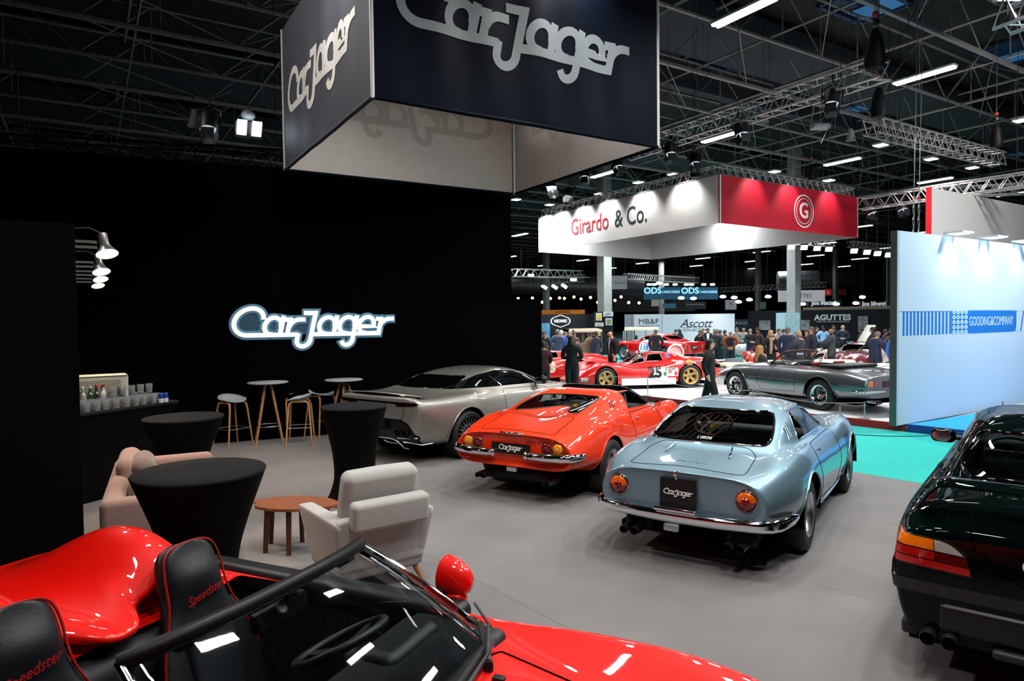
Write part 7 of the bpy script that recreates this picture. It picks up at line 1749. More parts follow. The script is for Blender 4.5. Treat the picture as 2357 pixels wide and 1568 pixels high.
# middle distance
person('man in rust orange jacket with dark backpack seen from behind',1681,761,27.5,face(1681,0),'8a3a1c','1e2636','thin','8a8078',('back','back'),build=1.15)
_bp = [o for o in bpy.data.objects if o.get('label','').startswith('man in rust')][0]; MB().soft((0,-.20,1.24),(.30,.18,.44),.07,4).out('backpack',cloth_mat('15130f'),_bp.children[0],60)
for a in ((1650,757,28,'dark grey jacket man with grey hair, left of the rust jacket man','2a3036','1c1f26','short','6a6058',20,'m'),(1657,759,28.9,'man in blue grey jacket close behind the dark grey jacket man','3a4650','20242c','short','3a2e26',30,'m'),
 (1668,762,30.0,'dark haired man in black jacket between the grey and rust jackets','14161a','2a3440','short','1a1410',60,'m'),(1727,757,29,'grey haired man in black sweater with hands held in front','12151c','1e2a44','short','9a9690',160,'l'),
 (1744,756,29.3,'curly dark haired woman in brown leather jacket','3a2a24','1c1a1c','curly','120d0b',-160,'m'),(1792,756,27,'man in pale shirt with dark hair beside the patterned pillar','b8bcc0','22262e','short','1c1614',150,'l'),
 (1895,750,31,'dark skinned man in light blue shirt below the white lettering','8fb0d8','20242e','short','0e0a09',170,'d'),(1919,748,33,'bearded man in dark jacket behind the bald man','1a1e28','1a1c20','short','4a3c34',175,'m'),
 (1940,748,30,'white bearded man in navy sweater facing us near the raised white bonnet','141c30','1a1c20','thin','d0ccc4',180,'l'),(1984,756,27.4,'person in black coat and black cap','0c0d10','101114','cap','0c0c0e',-60,'l'),(2038,758,24.9,'man in black jacket bent over the mint green car','0f1114','101214','short','1a1410',100,'m'),
 (1880,752,32,'person in dark coat behind navy hooded man','12141a','14161a','short','241a14',120,'l'),(1803,757,30,'person in bright blue jacket behind the blonde woman','1d5fb8','1c1e24','short','3a2c22',40,'l')):
    person(a[3],a[0],a[1],a[2],face(a[0],a[8]),a[4],a[5],a[6],a[7],('front','front') if 'front' in a[3] or 'facing' in a[3] else ('down','pocket'),skin=a[9])
# by the dark booth at left
for a in ((1252,761,26,'man in tan and black jacket at the black wall edge','1c1a18','2a2a2c','short','2a201a',150,'m'),(1283,758,26.5,'grey haired man in blue grey jacket seen from behind','3e5068','2a2c34','short','6c665e',10,'m'),
 (1292,760,27.5,'white haired man in bright blue jacket','1c3c8c','22242c','short','b8b0a8',20,'l'),(1301,765,30,'person in grey coat under the diamond shaped emblem','3a3a3a','222','short','4a4038',90,'l'),(1313,757,28.5,'bald man in dark jacket behind the hooded woman','15161a','1a1c20','thin','a89c8c',30,'l'),
 (1322,763,25.5,'dark haired woman in taupe jacket holding a phone','5a4c44','2a2628','bob','1c1310',150,'l'),(1357,763,25,'man in tan jacket with folded arms','8a6c44','241e1c','short','4a3424',-60,'m'),(1371,762,24.5,'man in dark navy jacket and jeans','1a2334','2c4058','short','2a1e18',-50,'m'),
 (1509,757,27,'man in black jacket seen from behind in front of the teal off-road car','131416','1c1e22','thin','5a4a40',5,'m'),(1551,763,33,'man in black bent forward left of the white wall lettering','101114','14161a','short','201812',70,'l'),(1564,760,34,'woman with dark hair and black coat in front of white wall','0e0f12','14161a','bob','17100d',-60,'l'),
 (1611,760,29.2,'man in black suit with dark hair under the script lettering','111319','15171c','short','1a1411',-150,'m'),(1618,757,35,'person in grey top behind the black suit man','4a4c50','22242a','short','5a4a3c',170,'l'),(1629,755,30.4,'man in navy suit and white shirt under the script lettering','151c2c','161a24','short','3a2c22',175,'m'),
 (1645,756,34,'grey haired man by the right end of the white wall','3c444c','22252c','short','8a847c',-100,'l'),(1696,754,34,'man in pale top standing before the dark garage sign','a8a49c','2a2c30','short','6a5a4c',170,'l'),(1712,756,35,'person in beige jacket near the camouflage car','9a8c78','2a2c30','short','8a7a68',-150,'l')):
    person(a[3],a[0],a[1],a[2],face(a[0],a[8]),a[4],a[5] if len(a[5])==6 else '222226',a[6],a[7],('phone','phone') if 'phone' in a[3] else (('cross','cross') if 'folded' in a[3] else ('down','pocket')),skin=a[9],shirt='d8dadc' if 'white shirt' in a[3] else None,tilt=1.5 if 'bent' in a[3] else 0)
person('person in dark red sweater partly hidden by the black wall edge',1251,790,17.2,face(1251,-20),'3a0f16','1a1a1e','short','2a1e18',('fwd','fwd'))

# ---------------------------------------------------------------- booths, far signs, lamps, barriers
def board(name, u0, v0, u1, v1, d0, d1, mat, label=None, kind=None, cat=None, t=.12, floor_=False):
    """upright board between two picture columns at their distances; returns object and its frame"""
    a, b = atd(u0,v0,d0), atd(u1,v0,d1); zt = a.z; zb = 0 if floor_ else atd(u0,v1,d0).z; a.z = b.z = zb
    x = Vector((b.x-a.x,b.y-a.y,0)); L = x.length; m = frame((0,0,0),x,ZV); n = m.to_3x3()@Vector((0,0,1))
    o = MB().box((L/2,(zt-zb)/2,-t/2),(L,zt-zb,t),m).out(name,mat,None,0,a)
    if kind: o['kind'] = kind
    if label: o['label'] = label
    if cat: o['category'] = cat
    return o, m, L, zt-zb
def words(o, m, txt, x, y, size, mat, name='lettering', off=.012, **k):
    v,f = text_pts(txt,size,.003,**k); return MB().add(v,f,m@T3((x,y,off))).out(name,mat,o,0)
BKB = M('black_booth','0a0d12',.8); WB_ = M('white_booth','c9ced6',.6); WHL = M('white_lettering','e9ebee',.5); NAVL = M('navy_lettering','1a2440',.5)
# dark booth with the diamond emblem
o,m,L,H = board('wall_booth_dark',1236,724,1372,800,37,37,BKB,'black booth wall with white diamond emblem','structure',floor_=True)
k = L/136; ex, ey = (1290-1236)*k, H-(740-724)*k
out = [(-23,3),(-23,-3),(-19,-8),(0,-15),(19,-8),(23,-3),(23,3),(19,8),(0,15),(-19,8)]
def band_poly(P, q): 
    return [(x*q*k,y*q*k) for x,y in P]
mb = MB(); A_, B_ = band_poly(out,1), band_poly(out,.86); n = len(out)
mb.add([(x,y,0) for x,y in A_+B_],[(i,(i+1)%n,n+(i+1)%n,n+i) for i in range(n)],m@T3((ex,ey,.03))); mb.out('emblem_border',WHL,o,0)
words(o,m,'MECANIC',ex,ey,8.5*k,WHL,'emblem_lettering',.03,sx=.78,bold=.02)
o2,m2,L2,H2 = board('poster',1247,744,1266,800,36.6,36.6,M('sea_poster','4f8aa8',.5,var=.4,vscale=2),'blue and green seaside poster on dark booth wall',None,'poster',.06)
# pier with framed pictures
o,m,L,H = board('wall_booth_pier',1371,718,1411,810,35,35,BKB,'dark pier hung with framed pictures','structure',floor_=True,t=.9)
FRM = M('picture_frame_white','d5d3cc',.5)
for i,(u0,v0,u1,v1,c_,lab) in enumerate(((1372,721,1385,738,'c8a850','framed picture of yellow scene on dark pier, top left'),(1389,718,1411,729,'8a94a0','wide framed car picture at the top right of the dark pier'),(1370,743,1389,752,'a8a4a0','wide framed picture of silver car on the dark pier'),(1394,733,1409,749,'7a7a5c','framed picture of yellow car on the dark pier'),(1372,758,1385,774,'d0b080','framed picture with orange tones low on dark pier'))):
    p,mm,LL,HH = board('framed_picture',u0,v0,u1,v1,34.9,34.9,FRM,lab,None,'picture',.05)
    MB().box((LL/2,HH/2,.004),(LL*.74,HH*.74,.006),mm).out('print',M('print_'+c_,c_,.4,var=.5,vscale=4),p,0)
# white booths
o,m,L,H = board('wall_booth_white',1438,724,1459,800,40,40,M('grey_booth','8c9092',.6),'grey end of white booth wall','structure',floor_=True)
o,m,L,H = board('wall_booth_white_left',1459,724,1525,800,39.8,39.8,WB_,'white booth wall with dark letters','structure',floor_=True); k = L/66
words(o,m,'MB&F',34*k,H-17*k,17*k,NAVL,sx=1.15); words(o,m,'HOROLOGICAL LAB',34*k,H-27*k,4.2*k,NAVL,sx=1.25)
o,m,L,H = board('wall_booth_white_right',1525,724,1691,800,39.7,38.5,WB_,'white booth wall with navy script','structure',floor_=True); k = L/166
words(o,m,'Ascott',77*k,H-23*k,29*k,NAVL,shear=.35,sx=1.0,space=.92); words(o,m,'COLLECTION',77*k,H-38*k,8.2*k,NAVL,sx=1.15); MB().box((77*k,H-31.5*k,.012),(66*k,.5*k,.006),m).out('rule',M('red_rule','a05048',.5),o,0)
spot('white_wall_spot',atd(1625,660,37.2),atd(1632,750,38.6),260,70,1,(1,.84,.76))
o,m,L,H = board('wall_booth_garage',1691,735,1722,800,40,40,M('navy_booth','0c1424',.7),'navy booth wall with pale letters','structure',floor_=True); k = L/31
words(o,m,'GARAGE',8*k,H-9*k,11*k,M('pale_letters','8a96a8',.5))
o,m,L,H = board('wall_booth_black',1722,716,2075,800,41,37,BKB,'long black booth wall with white serif letters','structure',floor_=True); k = L/353
words(o,m,'AGUTTES',(1925-1722)*k,H-20*k,19*k,WHL,sx=1.02,bold=.015); words(o,m,'MAISON DE VENTES AUX ENCHERES',(1925-1722)*k,H-30*k,4.6*k,WHL,sx=1.0)
for i,(u0,v0,u1,v1,lab) in enumerate(((1747,738,1773,760,'grey photograph print on the black booth wall, left of pillar'),(1795,733,1807,762,'grey photograph print just left of the patterned pillar'),(1841,737,1864,760,'grey photograph print just right of the patterned pillar'),(1975,728,1998,763,'tall grey photograph print right of the white serif letters'))):
    d_ = 41-4*(u0-1722)/353-.16; e_ = 41-4*(u1-1722)/353-.16
    p,mm,LL,HH = board('photo_print',u0,v0,u1,v1,d_,e_,M('grey_print_%d'%i,'8d9092',.5,var=.55,vscale=3+i),lab,None,'picture',.03)
p_,mm,LL,HH = board('wall_pillar_cladding',1807,720,1841,800,32.2,32.2,M('patterned_cladding','9db6be',.6,var=.28,vscale=9),'patterned blue grey cladding around pillar','structure',floor_=True,t=1.1)
# pale barrier on top of the black booth and long canopy
o,m,L,H = board('wall_parapet',1848,708,2072,716,41,38,M('pale_parapet','9a9284',.7),'pale slatted parapet above the black booth wall','structure',t=.3)
for i in range(34): MB().box(((i+.5)*L/34,H/2,.03),(L/34*.8,H*.92,.03),m).out('slat',M('pale_parapet_slat','b0a692',.7),o,0)
# far signs
def sign(u0,v0,u1,v1,d,col,lab,txt=(),em=0,t=.15,cat='sign'):
    o,m,L,H = board('hanging_sign',u0,v0,u1,v1,d,d,M('sign_'+col+str(em),col,.5,emit=em),lab,None,cat,t); k = L/(u1-u0)
    for q in (.1,.9): MB().cyl(m@Vector((L*q,H,-.05)),m@Vector((L*q,10.83-o.location.z,-.05)),.012,n=4).out('wire',BLACK,o,0)
    for w_,u,v,sz,mat,kw in txt: words(o,m,w_,(u-u0)*k,H-(v-v0)*k,sz*k,mat,**kw)
    return o
LITW = M('lit_white_letters','c0ccd2',.4,emit=.5); LITB = M('lit_blue_letters','9fe0ff',.4,emit=1.0)
for u in (1482,1568):
    s = sign(u,662,u+85,690,55,'0f4a66','turquoise lit sign with pale serif letters, %s of two'%('left' if u < 1500 else 'right'),(('ODS',u+20,670,20,LITB,dict(bold=.012)),('CARROSSERIE',u+62,673,8,LITB,dict(sx=.85)),('1950',u+62,681,4,M('red_rule','a05048',.5),{})),.22)
    a_ = atd(u+2,655,55)
    for q in (12,24,52,72):
        p = atd(u+q,655,54.2); sl_ = tag(MB().soft((0,0,0),(.36,.26,.16),.07,2).out('sign_lamp',M('turquoise_lamp','b8f2ff',.4,emit=5),None,60,p),'cyan lamp above the %s turquoise sign, at its %s'%('left' if u<1500 else 'right',{12:'left end',24:'left middle',52:'right middle',72:'right end'}[q]),'lamp','cyan sign lamps'); MB().cyl((0,0,0),(0,0,10.83-p.z),.01,n=3).out('wire',BLACK,sl_,0)
sign(1409,635,1443,666,52,'8a8c8c','small pale grey hanging sign left of the turquoise signs',(('Desarini',1428,651,8,M('slate_letters','2b3a40',.5),dict(shear=.3)),))
sign(1247,714,1346,724,46,'d8741c','orange banner above the dark diamond emblem booth',(('RAPHAEL',1296,719,9,M('brown_letters','7a2a10',.5),{}),),.25)
sign(1793,669,1899,695,48,'c8ccd0','white lit hanging sign with truss in front',(('AGUTTES',1840,682,13,M('slate_letters','2b3a40',.5),{}),),.45)
s = sign(1860,690,1938,706,50,'24282c','dark sign with white lettering right of the tall pillar',(('Joe Macari',1896,698,13,LITW,dict(bold=.03)),))
s = sign(1980,694,2042,706,47,'7a1820','red sign with white lettering near the green hanging banner',(('Joe Macari',2012,700,13,LITW,dict(bold=.03)),))
s = sign(1899,666,1914,680,52,'b01c24','small red square sign with white figure',(('1',1906,674,9,LITW,{}),),.1); s = sign(1933,666,1948,680,56,'5a1418','small dark red square sign behind truss')
sign(2043,588,2066,704,40,'1f4a3c','tall green hanging banner with pale text left of the pale booth wall',(('Exhibitor',2057,624,4,WHL,{}),('List',2057,634,4,WHL,{}),('Hall',2056,644,4,WHL,{}),('Retail',2056,653,4,WHL,{}),('Stands',2056,670,4,WHL,{})))
sign(1526,699,1556,710,58,'3f7f9c','pale blue small sign among far booths',(),.1); sign(1575,695,1625,712,60,'2a2e32','dark grey far sign with faint text',(('Schwarzes Heritage',1600,701,5,WHL,{}),)); sign(1670,691,1695,713,58,'9fa3a6','white small far sign with dark emblem',(('X',1682,700,12,BKB,{}),),.1)
sign(1750,695,1763,712,62,'6a8a80','grey green far poster',(),.05); sign(1500,690,1516,705,62,'c0b8a8','beige far poster lit from above',(),.2)
# grey corrugated shutters far behind
sh = MB(); a, b = atd(1405,735,84), atd(1600,735,84)
for i in range(120):
    x = a.x+(b.x-a.x)*i/120; sh.box((x,84,5.2),((b.x-a.x)/120*.6,.3,4.6))
struct('wall_shutter',sh,M('shutter_grey','5a5e5e',.7),'grey ribbed wall far behind',smooth=0)
slab('wall_gallery',[(-20,88),(70,88),(70,88.5),(-20,88.5)],6.2,8.6,M('gallery_dark','1a1e20',.8))
du = MB(); a, b = atd(1150,655,70), atd(1480,662,70); du.cyl(a,b,1.0,n=16); [du.cyl(q,(q.x,q.y,10.83),.03,n=4) for q in (a.lerp(b,.2),a.lerp(b,.8))]; tag(du.out('air_duct',M('duct_silver','7c8084',.4,.6),None,60),'long silver round air duct above the far booths','duct')
a = atd(1790,650,75); tag(MB().cyl(a,a+Vector((4,-1,0)),1.2,n=16).cyl(a+Vector((2,-.5,0)),(a.x+2,a.y-.5,10.83),.03,n=4).out('air_duct',M('duct_silver','7c8084',.4,.6),None,60),'short silver duct piece high behind tall pillar','duct')
# ---- lamps
FACE = M('neutral_lamp_face','ffffff',.4,emit=9,ecol='f4f4ef'); COOL = M('cool_lamp_face','ffffff',.4,emit=6,ecol='e8f6ff'); LHOUSE = M('lamp_housing','9a9ea2',.5)
def linear(u,v,z,L=1.55,label='twin tube ceiling light hanging among the roof trusses',group='twin tube ceiling lights',em=FACE,power=0):
    p = at(u,v,z); o = thing('ceiling_light',label,'lamp',p,AZH+math.pi/2,group)
    MB().box((0,0,.05),(L,.26,.05)).out('housing',LHOUSE,o,0)
    for y in (-.075,.075): MB().soft((0,y,0),(L*.97,.085,.05),.02,2).out('tube',em,o,60)
    for x in (-.4,.4): MB().cyl((x*L,0,.07),(x*L,0,10.83-z),.005,n=4).out('wire',BLACK,o,0)
    return o
lin_px = [(1711,30,'upper right, near the dark banner edge'),(2126,175,'right, crossing the thin cables'),(1656,317,'left of the long lighting truss'),(1938,373,'above the red box corner'),(2152,416,'above the grey booth panel'),(1388,402,'just right of the dark banner'),(2330,447,'right of the grey booth panel, by the truss')]
for u,v,l in lin_px: linear(u,v,8.6,1.6,'twin tube ceiling light %s'%l)
def highbay(u,v,z,label,s=.42):
    p = at(u,v,z); o = thing('high_bay_lamp',label,'lamp',p,AZH,'square high bay lamps')
    MB().box((0,0,.04),(s,s,.06)).out('housing',LHOUSE,o,0); MB().box((0,0,0),(s*.86,s*.86,.02)).out('lamp_face',COOL if False else FACE,o,0)
    MB().cyl((0,0,.07),(0,0,10.83-z),.006,n=4).out('wire',BLACK,o,0); return o
for i,(u,v,l) in enumerate(((2027,335,'square bright lamp under left end of the short truss'),(2143,367,'square bright lamp under middle of the short truss'),(2238,387,'square bright lamp under right end of the short truss'),(1908,416,'square lamp above the round monogram'),(1782,396,'square lamp above red panel near its corner'),(1550,402,'square lamp above middle of the white panel'),(1470,421,'square lamp above the ampersand'),(1380,447,'square lamp above the red name lettering'),(1265,472,'square lamp above left end of the white panel'),(1188,460,'square lamp at the black wall top edge'),(2352,278,'square lamp at right picture edge'))): highbay(u,v,8.2,l)
# square floods in two rows under the red box and right of it
for i,(u,v) in enumerate(((1822,569),(1851,570),(1881,572),(1908,574),(1966,578),(1996,581),(2020,584),(2046,587))):
    p = atd(u,v,30); o = thing('flood_lamp','square white flood lamp, number %s in the row right of the tall pillar top'%('one','two','three','four','five','six','seven','eight')[i],'lamp',p,-.3,'square white floods')
    m_ = T3((0,0,0),(R(52),0,0)); MB().box((0,.06,0),(.30,.1,.30),m_).out('housing',BLACK,o,0); MB().box((0,0,0),(.27,.01,.27),m_).out('lamp_face',M('flood_face','ffffff',.4,emit=14,ecol='dff2ff'),o,0)
    MB().box((0,.12,.16),(.05,.05,.2)).out('bracket',BLACK,o,0); MB().cyl((0,.12,.2),(0,.12,10.83-p.z),.008,n=4).out('wire',BLACK,o,0)
truss(atd(1806,562,30)+Vector((0,.25,.16)),atd(1925,568,30)+Vector((0,.25,.16)),.25,'far truss carrying the left row of square floods')
for i,(u,v) in enumerate(((1253,660),(1277,660),(1299,658),(1320,643),(1222,634))):
    p = atd(u,v,44); o = thing('flood_lamp','flood lamp %s below the far left trusses'%('first','second','third','fourth','fifth')[i],'lamp',p,0,'floods on far left trusses'); m_ = T3((0,0,0),(0,R(35),0)) if i < 3 else Matrix.Identity(4)
    MB().cyl((0,.1,0),(0,.1,10.83-p.z),.012,n=4).out('wire',BLACK,o,0)
    MB().soft((0,.1,0),(.42,.2,.2),.05,2,m_).out('housing',BLACK,o,60); MB().box((0,0,-.02),(.40,.04,.18),m_).out('lamp_face',M('flood_face','ffffff',.4,emit=14,ecol='dff2ff'),o,0)
for i,(u,v) in enumerate(((1517,652),(1568,686),(1596,687),(1664,683),(1690,685),(1725,690),(1768,683),(1700,695),(1848,700),(1970,698),(1985,684),(1925,700))):
    p = atd(u,v,50); o = thing('flood_lamp','far booth spotlight %s'%('under the truss left of turquoise signs','below the turquoise signs, left','below the turquoise signs, right','right of turquoise signs, cool tube','on the far dark truss, first','on the far dark truss, second','on the far dark truss, long cool one','by the white emblem sign','left of the white lettered sign','by the red lettered sign','above the red lettered sign','between the two lettered signs')[i],'lamp',p,0,'far booth spotlights')
    MB().ball((0,0,0),(.24,.12,.11)).out('lamp_face',M('flood_face','ffffff',.4,emit=14,ecol='dff2ff') if i%3 else M('warm_flood_face','fff2dc',.4,emit=12,ecol='ffe2b8'),o,60); MB().soft((0,.2,.08),(.2,.2,.2),.05,2).out('housing',BLACK,o,60); MB().cyl((0,.2,.1),(0,.2,10.83-p.z),.012,n=4).out('wire',BLACK,o,0)
# rows of far ceiling lights
random.seed(11); FC = 0
fl = None
for e2 in range(0,9):
    for e1 in range(-5,9):
        p = E1*(e1*9+random.uniform(-1,1)+10)+E2*(27+e2*7.5)+Vector((0,0,8.4))
        if p.y < 38 or p.y > 112: continue
        u_ = CX+FPX*p.x/p.y
        if u_ < 1150 or u_ > 2200: continue
        if fl is None:
            fl = thing('ceiling_light','small bright twin strip light in the far part of hall','lamp',p,AZH+math.pi/2,'far ceiling lights'); MB().box((0,0,.05),(1.9,.4,.06)).out('housing',LHOUSE,fl,0); MB().box((0,0,0),(1.8,.32,.03)).out('lamp_face',M('far_lamp_face','ffffff',.4,emit=5),fl,0); MB().cyl((0,0,.06),(0,0,.67),.01,n=4).out('wire',BLACK,fl,0)
        else:
            c_ = copy_tree(fl); c_.location = p
        FC += 1
# warm spot dots far left
for i in range(16):
    u, v = 1192+18.5*i+random.uniform(-4,4), random.uniform(683,698); p = atd(u,v,62)
    if i == 0: wd_ = tag(MB().ball((0,0,0),.13,8,6).out('spotlight',M('warm_dot','ffd9a0',.4,emit=6,ecol='ffcf90'),None,60,p),'tiny warm spotlight far behind the dark diamond emblem booth','lamp','tiny warm far spotlights'); MB().cyl((0,0,.1),(0,0,7.5),.012,n=3).out('wire',BLACK,wd_,0)
    else: c_ = copy_tree(wd_); c_.location = p
# black stage spotlights with barn doors on the trusses
def stage_spot(u,v,d,label,s=.42,lit=None):
    p = atd(u,v,d); o = thing('stage_spotlight',label,'lamp',p,random.uniform(-.6,.6),'black stage spotlights')
    m_ = T3((0,0,0),(R(-22),0,0),(s,s,s)); MB().lathe([(.0001,.75),(.30,.75),(.36,.6),(.36,.0),(.33,0),(.33,.5)],16,m_).out('housing',BLACK,o,50)
    MB().lathe([(.33,.04),(.2,.08),(.0001,.09)],16,m_).out('lens',lit or M('spot_lens','c8d8e0',.2,emit=.8),o,50)
    for a in range(4): MB().box((0,.36,-.2),(.5,.02,.42),m_@T3((0,0,0),(0,0,a*math.pi/2))@T3((0,0,0),(R(-18),0,0))).out('barn_door',BLACK,o,0)
    MB().tube([m_@Vector((-.44,0,.3)),m_@Vector((-.44,0,.95)),m_@Vector((0,0,1.15)),m_@Vector((.44,0,.95)),m_@Vector((.44,0,.3))],.02,6).out('yoke',BLACK,o,60); c9 = m_@Vector((0,0,1.1)); MB().cyl(c9,c9+Vector((0,0,.2)),.02,n=6).out('clamp',BLACK,o,0); MB().cyl(c9,(c9.x,c9.y,10.83-p.z),.005,n=4).out('safety_wire',BLACK,o,0)
for a in ((1914,243,13.0,'black spotlight with barn doors under middle of the long truss'),(1708,312,15.0,'black spotlight with barn doors below the long truss, lit lens'),(1544,357,16.6,'black spotlight right below the dark banner corner'),(1424,386,19,'black spotlight left of the white panel truss'),(1346,410,20,'black spotlight near the far banner corner'),(1272,440,21,'blue tinted spotlight above left part of white panel'),(1308,455,21.5,'small blue lit spotlight above the white panel'),(1600,378,19,'small black spotlight above the white panel corner'),(2078,484,21,'pale spotlight on the truss right of the red box'),(2008,492,22,'blue lit spotlight right of the red box'),(480,300,11.3,'black spotlight near the dark wall truss')):
    stage_spot(*a)
# twin flood by the dark truss, pale pendant shades in the roof
o = thing('flood_lamp','bright twin flood lamp above the black wall truss','lamp',atd(574,295,11.6),.5)
for x in (-.12,.12): MB().box((x,0,0),(.15,.26,.03),T3((0,0,0),(R(-50),0,0))).out('lamp_face',M('flood_face','ffffff',.4,emit=14,ecol='dff2ff'),o,0)
MB().box((0,.06,.06),(.44,.3,.05),T3((0,0,0),(R(-50),0,0))).out('housing',BLACK,o,0); MB().ball((0,.12,.24),(.12,.12,.1)).out('ballast',LHOUSE,o,60); MB().cyl((0,.12,.24),(0,.12,10.83-o.location.z),.008,n=4).out('wire',BLACK,o,0)
PSH = M('pendant_shade_grey','8f8e8a',.5)
for u,v,d,lab in ((1757,277,15.5,'grey bell shaped unlit pendant under long truss'),(1958,318,16.5,'grey bell shaped unlit pendant left of the short truss'),(448,283,11.6,'grey unlit pendant left of the twin flood lamp')):
    p = atd(u,v,d); o = thing('pendant_lamp',lab,'lamp',p,0,'unlit pendants'); MB().lathe([(.0001,.22),(.05,.22),(.07,.12),(.12,-.06),(.115,-.06),(.06,.1)],18).out('shade',PSH,o,50); MB().cyl((0,0,.2),(0,0,10.83-p.z),.006,n=4).out('wire',BLACK,o,0)
p = atd(1888,292,15.8); tag(MB().soft((0,0,0),(.42,.26,.12),.05,3).cyl((0,0,.05),(0,0,10.83-p.z),.006,n=4).out('control_box',PSH,None,60,p),'pale grey box hanging from roof between long and short truss','box')
# chain hoist bags and suspension lines
BAG = M('black_hoist_bag','030304',.6,bump=.9,bscale=9,spec=.15); HK = M('red_hook','a81a14',.4)
for u,v,d,h_,lab in ((2014,112,12.3,.72,'black chain bag with red hoist at the end of long truss'),(2022,235,13.2,.58,'black chain bag below the end of long truss'),(2293,310,17,.6,'black chain bag over right end of short truss'),(1600,385,20,.6,'black chain bag by the white panel corner'),(1868,395,22,.5,'black chain bag above red panel')):
    p = atd(u,v,d); o = thing('chain_hoist',lab,'hoist',p,0,'chain hoists'); k = h_/.95
    MB().lathe([(0.0001,-.5*k),(.20*k,-.48*k),(.24*k,-.3*k),(.17*k,.2*k),(.10*k,.4*k),(.07*k,.45*k)],12).out('chain_bag',BAG,o,50); MB().soft((0,0,.62*k),(.14*k,.14*k,.18*k),.05*k,2).out('hoist_body',BLACK,o,60); MB().ball((0,0,.82*k),.075*k).out('hook_block',HK,o,60)
    MB().cyl((0,0,.8*k),(0,0,max(1,10.83-p.z)),.007,n=4).out('wire',BLACK,o,0)
for i,(u0,v0,u1,v1,d) in enumerate(((1530,20,1605,190,12),(1605,190,1610,305,12.2),(1605,190,1700,120,12.4),(2020,60,1890,330,14),(2035,150,2110,20,12.8),(2300,80,2255,270,15.5),(1770,290,1775,395,18),(1620,300,1615,395,18.5),(1985,390,1975,440,21),(2090,190,2060,330,15))):
    a, b = atd(u0,v0,d), atd(u1,v1,d+.6); o = tag(MB().cyl(a,b,.007,n=5).cyl(a if a.z > b.z else b,Vector(((a if a.z > b.z else b).x,(a if a.z > b.z else b).y,10.83)),.006,n=4).out('rigging_wire',M('rigging_steel','4c4e50',.5,.6),None,60),'thin rigging wire %s'%('from the banner top to a knot','dropping to the long truss','slanting right from the knot','slanting down across the long truss','rising from the truss end','slanting down to the short truss','from roof down to the red panel','from roof down to the white panel','above the red box corner','behind the twin tube light')[i],'wire','rigging wires')
# ---- barrier posts and cords on the white stand edge
BP = M('barrier_post','aeb2b4',.4,.6); CORD = M('grey_cord','9a9c98',.7)
posts = []
for i,(u,vt,lab) in enumerate(((1491,868,'thin barrier post in front of the number 25 car'),(1733,897,'thin barrier post before the grey open car front wheel'),(1990,925,'thin barrier post near the grey open car tail'),(1262,840,'thin barrier post beside the black wall edge'))):
    # on the stand edge
    d = ray(u,900); kx = d.x/d.y; y = 12.95/(N2.x*kx+N2.y); p = Vector((kx*y,y,.13)); zt = atd(u,vt,y).z; zt = max(.45,min(.75,zt))
    o = thing('barrier_post',lab,'barrier',p,0,'barrier posts'); MB().cyl((0,0,.012),(0,0,zt-.13),.012,n=8).out('post',BP,o,60); MB().lathe([(0.0001,0),(.11,0),(.11,.012),(.012,.016)],20).out('foot',BP,o,50); posts.append((p+Vector((0,0,zt-.15)),u))
posts.sort(key=lambda q: q[1])
for i in range(len(posts)-1):
    a, b = posts[i][0], posts[i+1][0]; P = [a.lerp(b,t)-Vector((0,0,.10*math.sin(math.pi*t))) for t in np.linspace(0,1,13)]
    tag(MB().tube(P,.006,5).out('rope',CORD,None,60),'thin grey cord %s'%('passing the red car with number 2','between the posts before the number 25 car','along the grey open car')[i],'cord','barrier cords')
# dark cord over the teal carpet on low posts
for i,(u,v,lab) in enumerate(((1972,1016,'low grey barrier post hidden at the pale blue coupe nose'),(2305,1000,'grey barrier post seen through the dark green coupe windows'))):
    p = at(1925,1072) if i == 0 else at(2305,1055); z_ = .42
    o = thing('barrier_post',lab,'barrier',p+Vector((.12,.15,0)),0,'aisle barrier posts'); MB().cyl((0,0,.01),(0,0,.80),.012,n=8).out('post',BP,o,60); MB().lathe([(0.0001,0),(.11,0),(.11,.012),(.012,.016)],20).out('foot',BP,o,50)
    if i == 0: pa_ = p+Vector((.12,.15,.42))
    else: tag(MB().tube([pa_.lerp(p+Vector((.12,.15,.42)),t)-Vector((0,0,.08*math.sin(math.pi*t))) for t in np.linspace(0,1,13)],.007,5).out('rope',M('dark_cord','2a2c2e',.7),None,60),'dark cord sagging over the teal carpet','cord')
# ---- cream seats, tables, red bar on the white stand
CRM = M('cream_boucle','cfc5b2',.95,bump=.6,bscale=160,var=.05,vscale=40)
def tubchair(u, v, d, az, label, w_=.95):
    p = atd(u,v,d); o = thing('lounge_chair',label,'chair',(p.x,p.y,.13),-az,'cream tub seats'); P = []
    for k in range(15):
        a = math.pi*(-.12+1.24*k/14)+math.pi; P.append((w_*.46*math.cos(a),.42*math.sin(a)+.05,.48))
    MB().tube(P,[.12]+[.165]*13+[.12],10).out('back',CRM,o,60); MB().tube([(x*.98,y*.98,.24) for x,y,z in P],[.1]+[.15]*13+[.1],10).out('shell',CRM,o,60)
    MB().soft((0,.08,.30),(w_*.74,.72,.28),.10,4).out('seat',CRM,o,60); return o
tubchair(1690,830,19.6,.3,'cream rounded tub chair behind the walking woman'); tubchair(1668,826,20.9,.5,'cream rounded tub chair second from the walking woman',1.0)
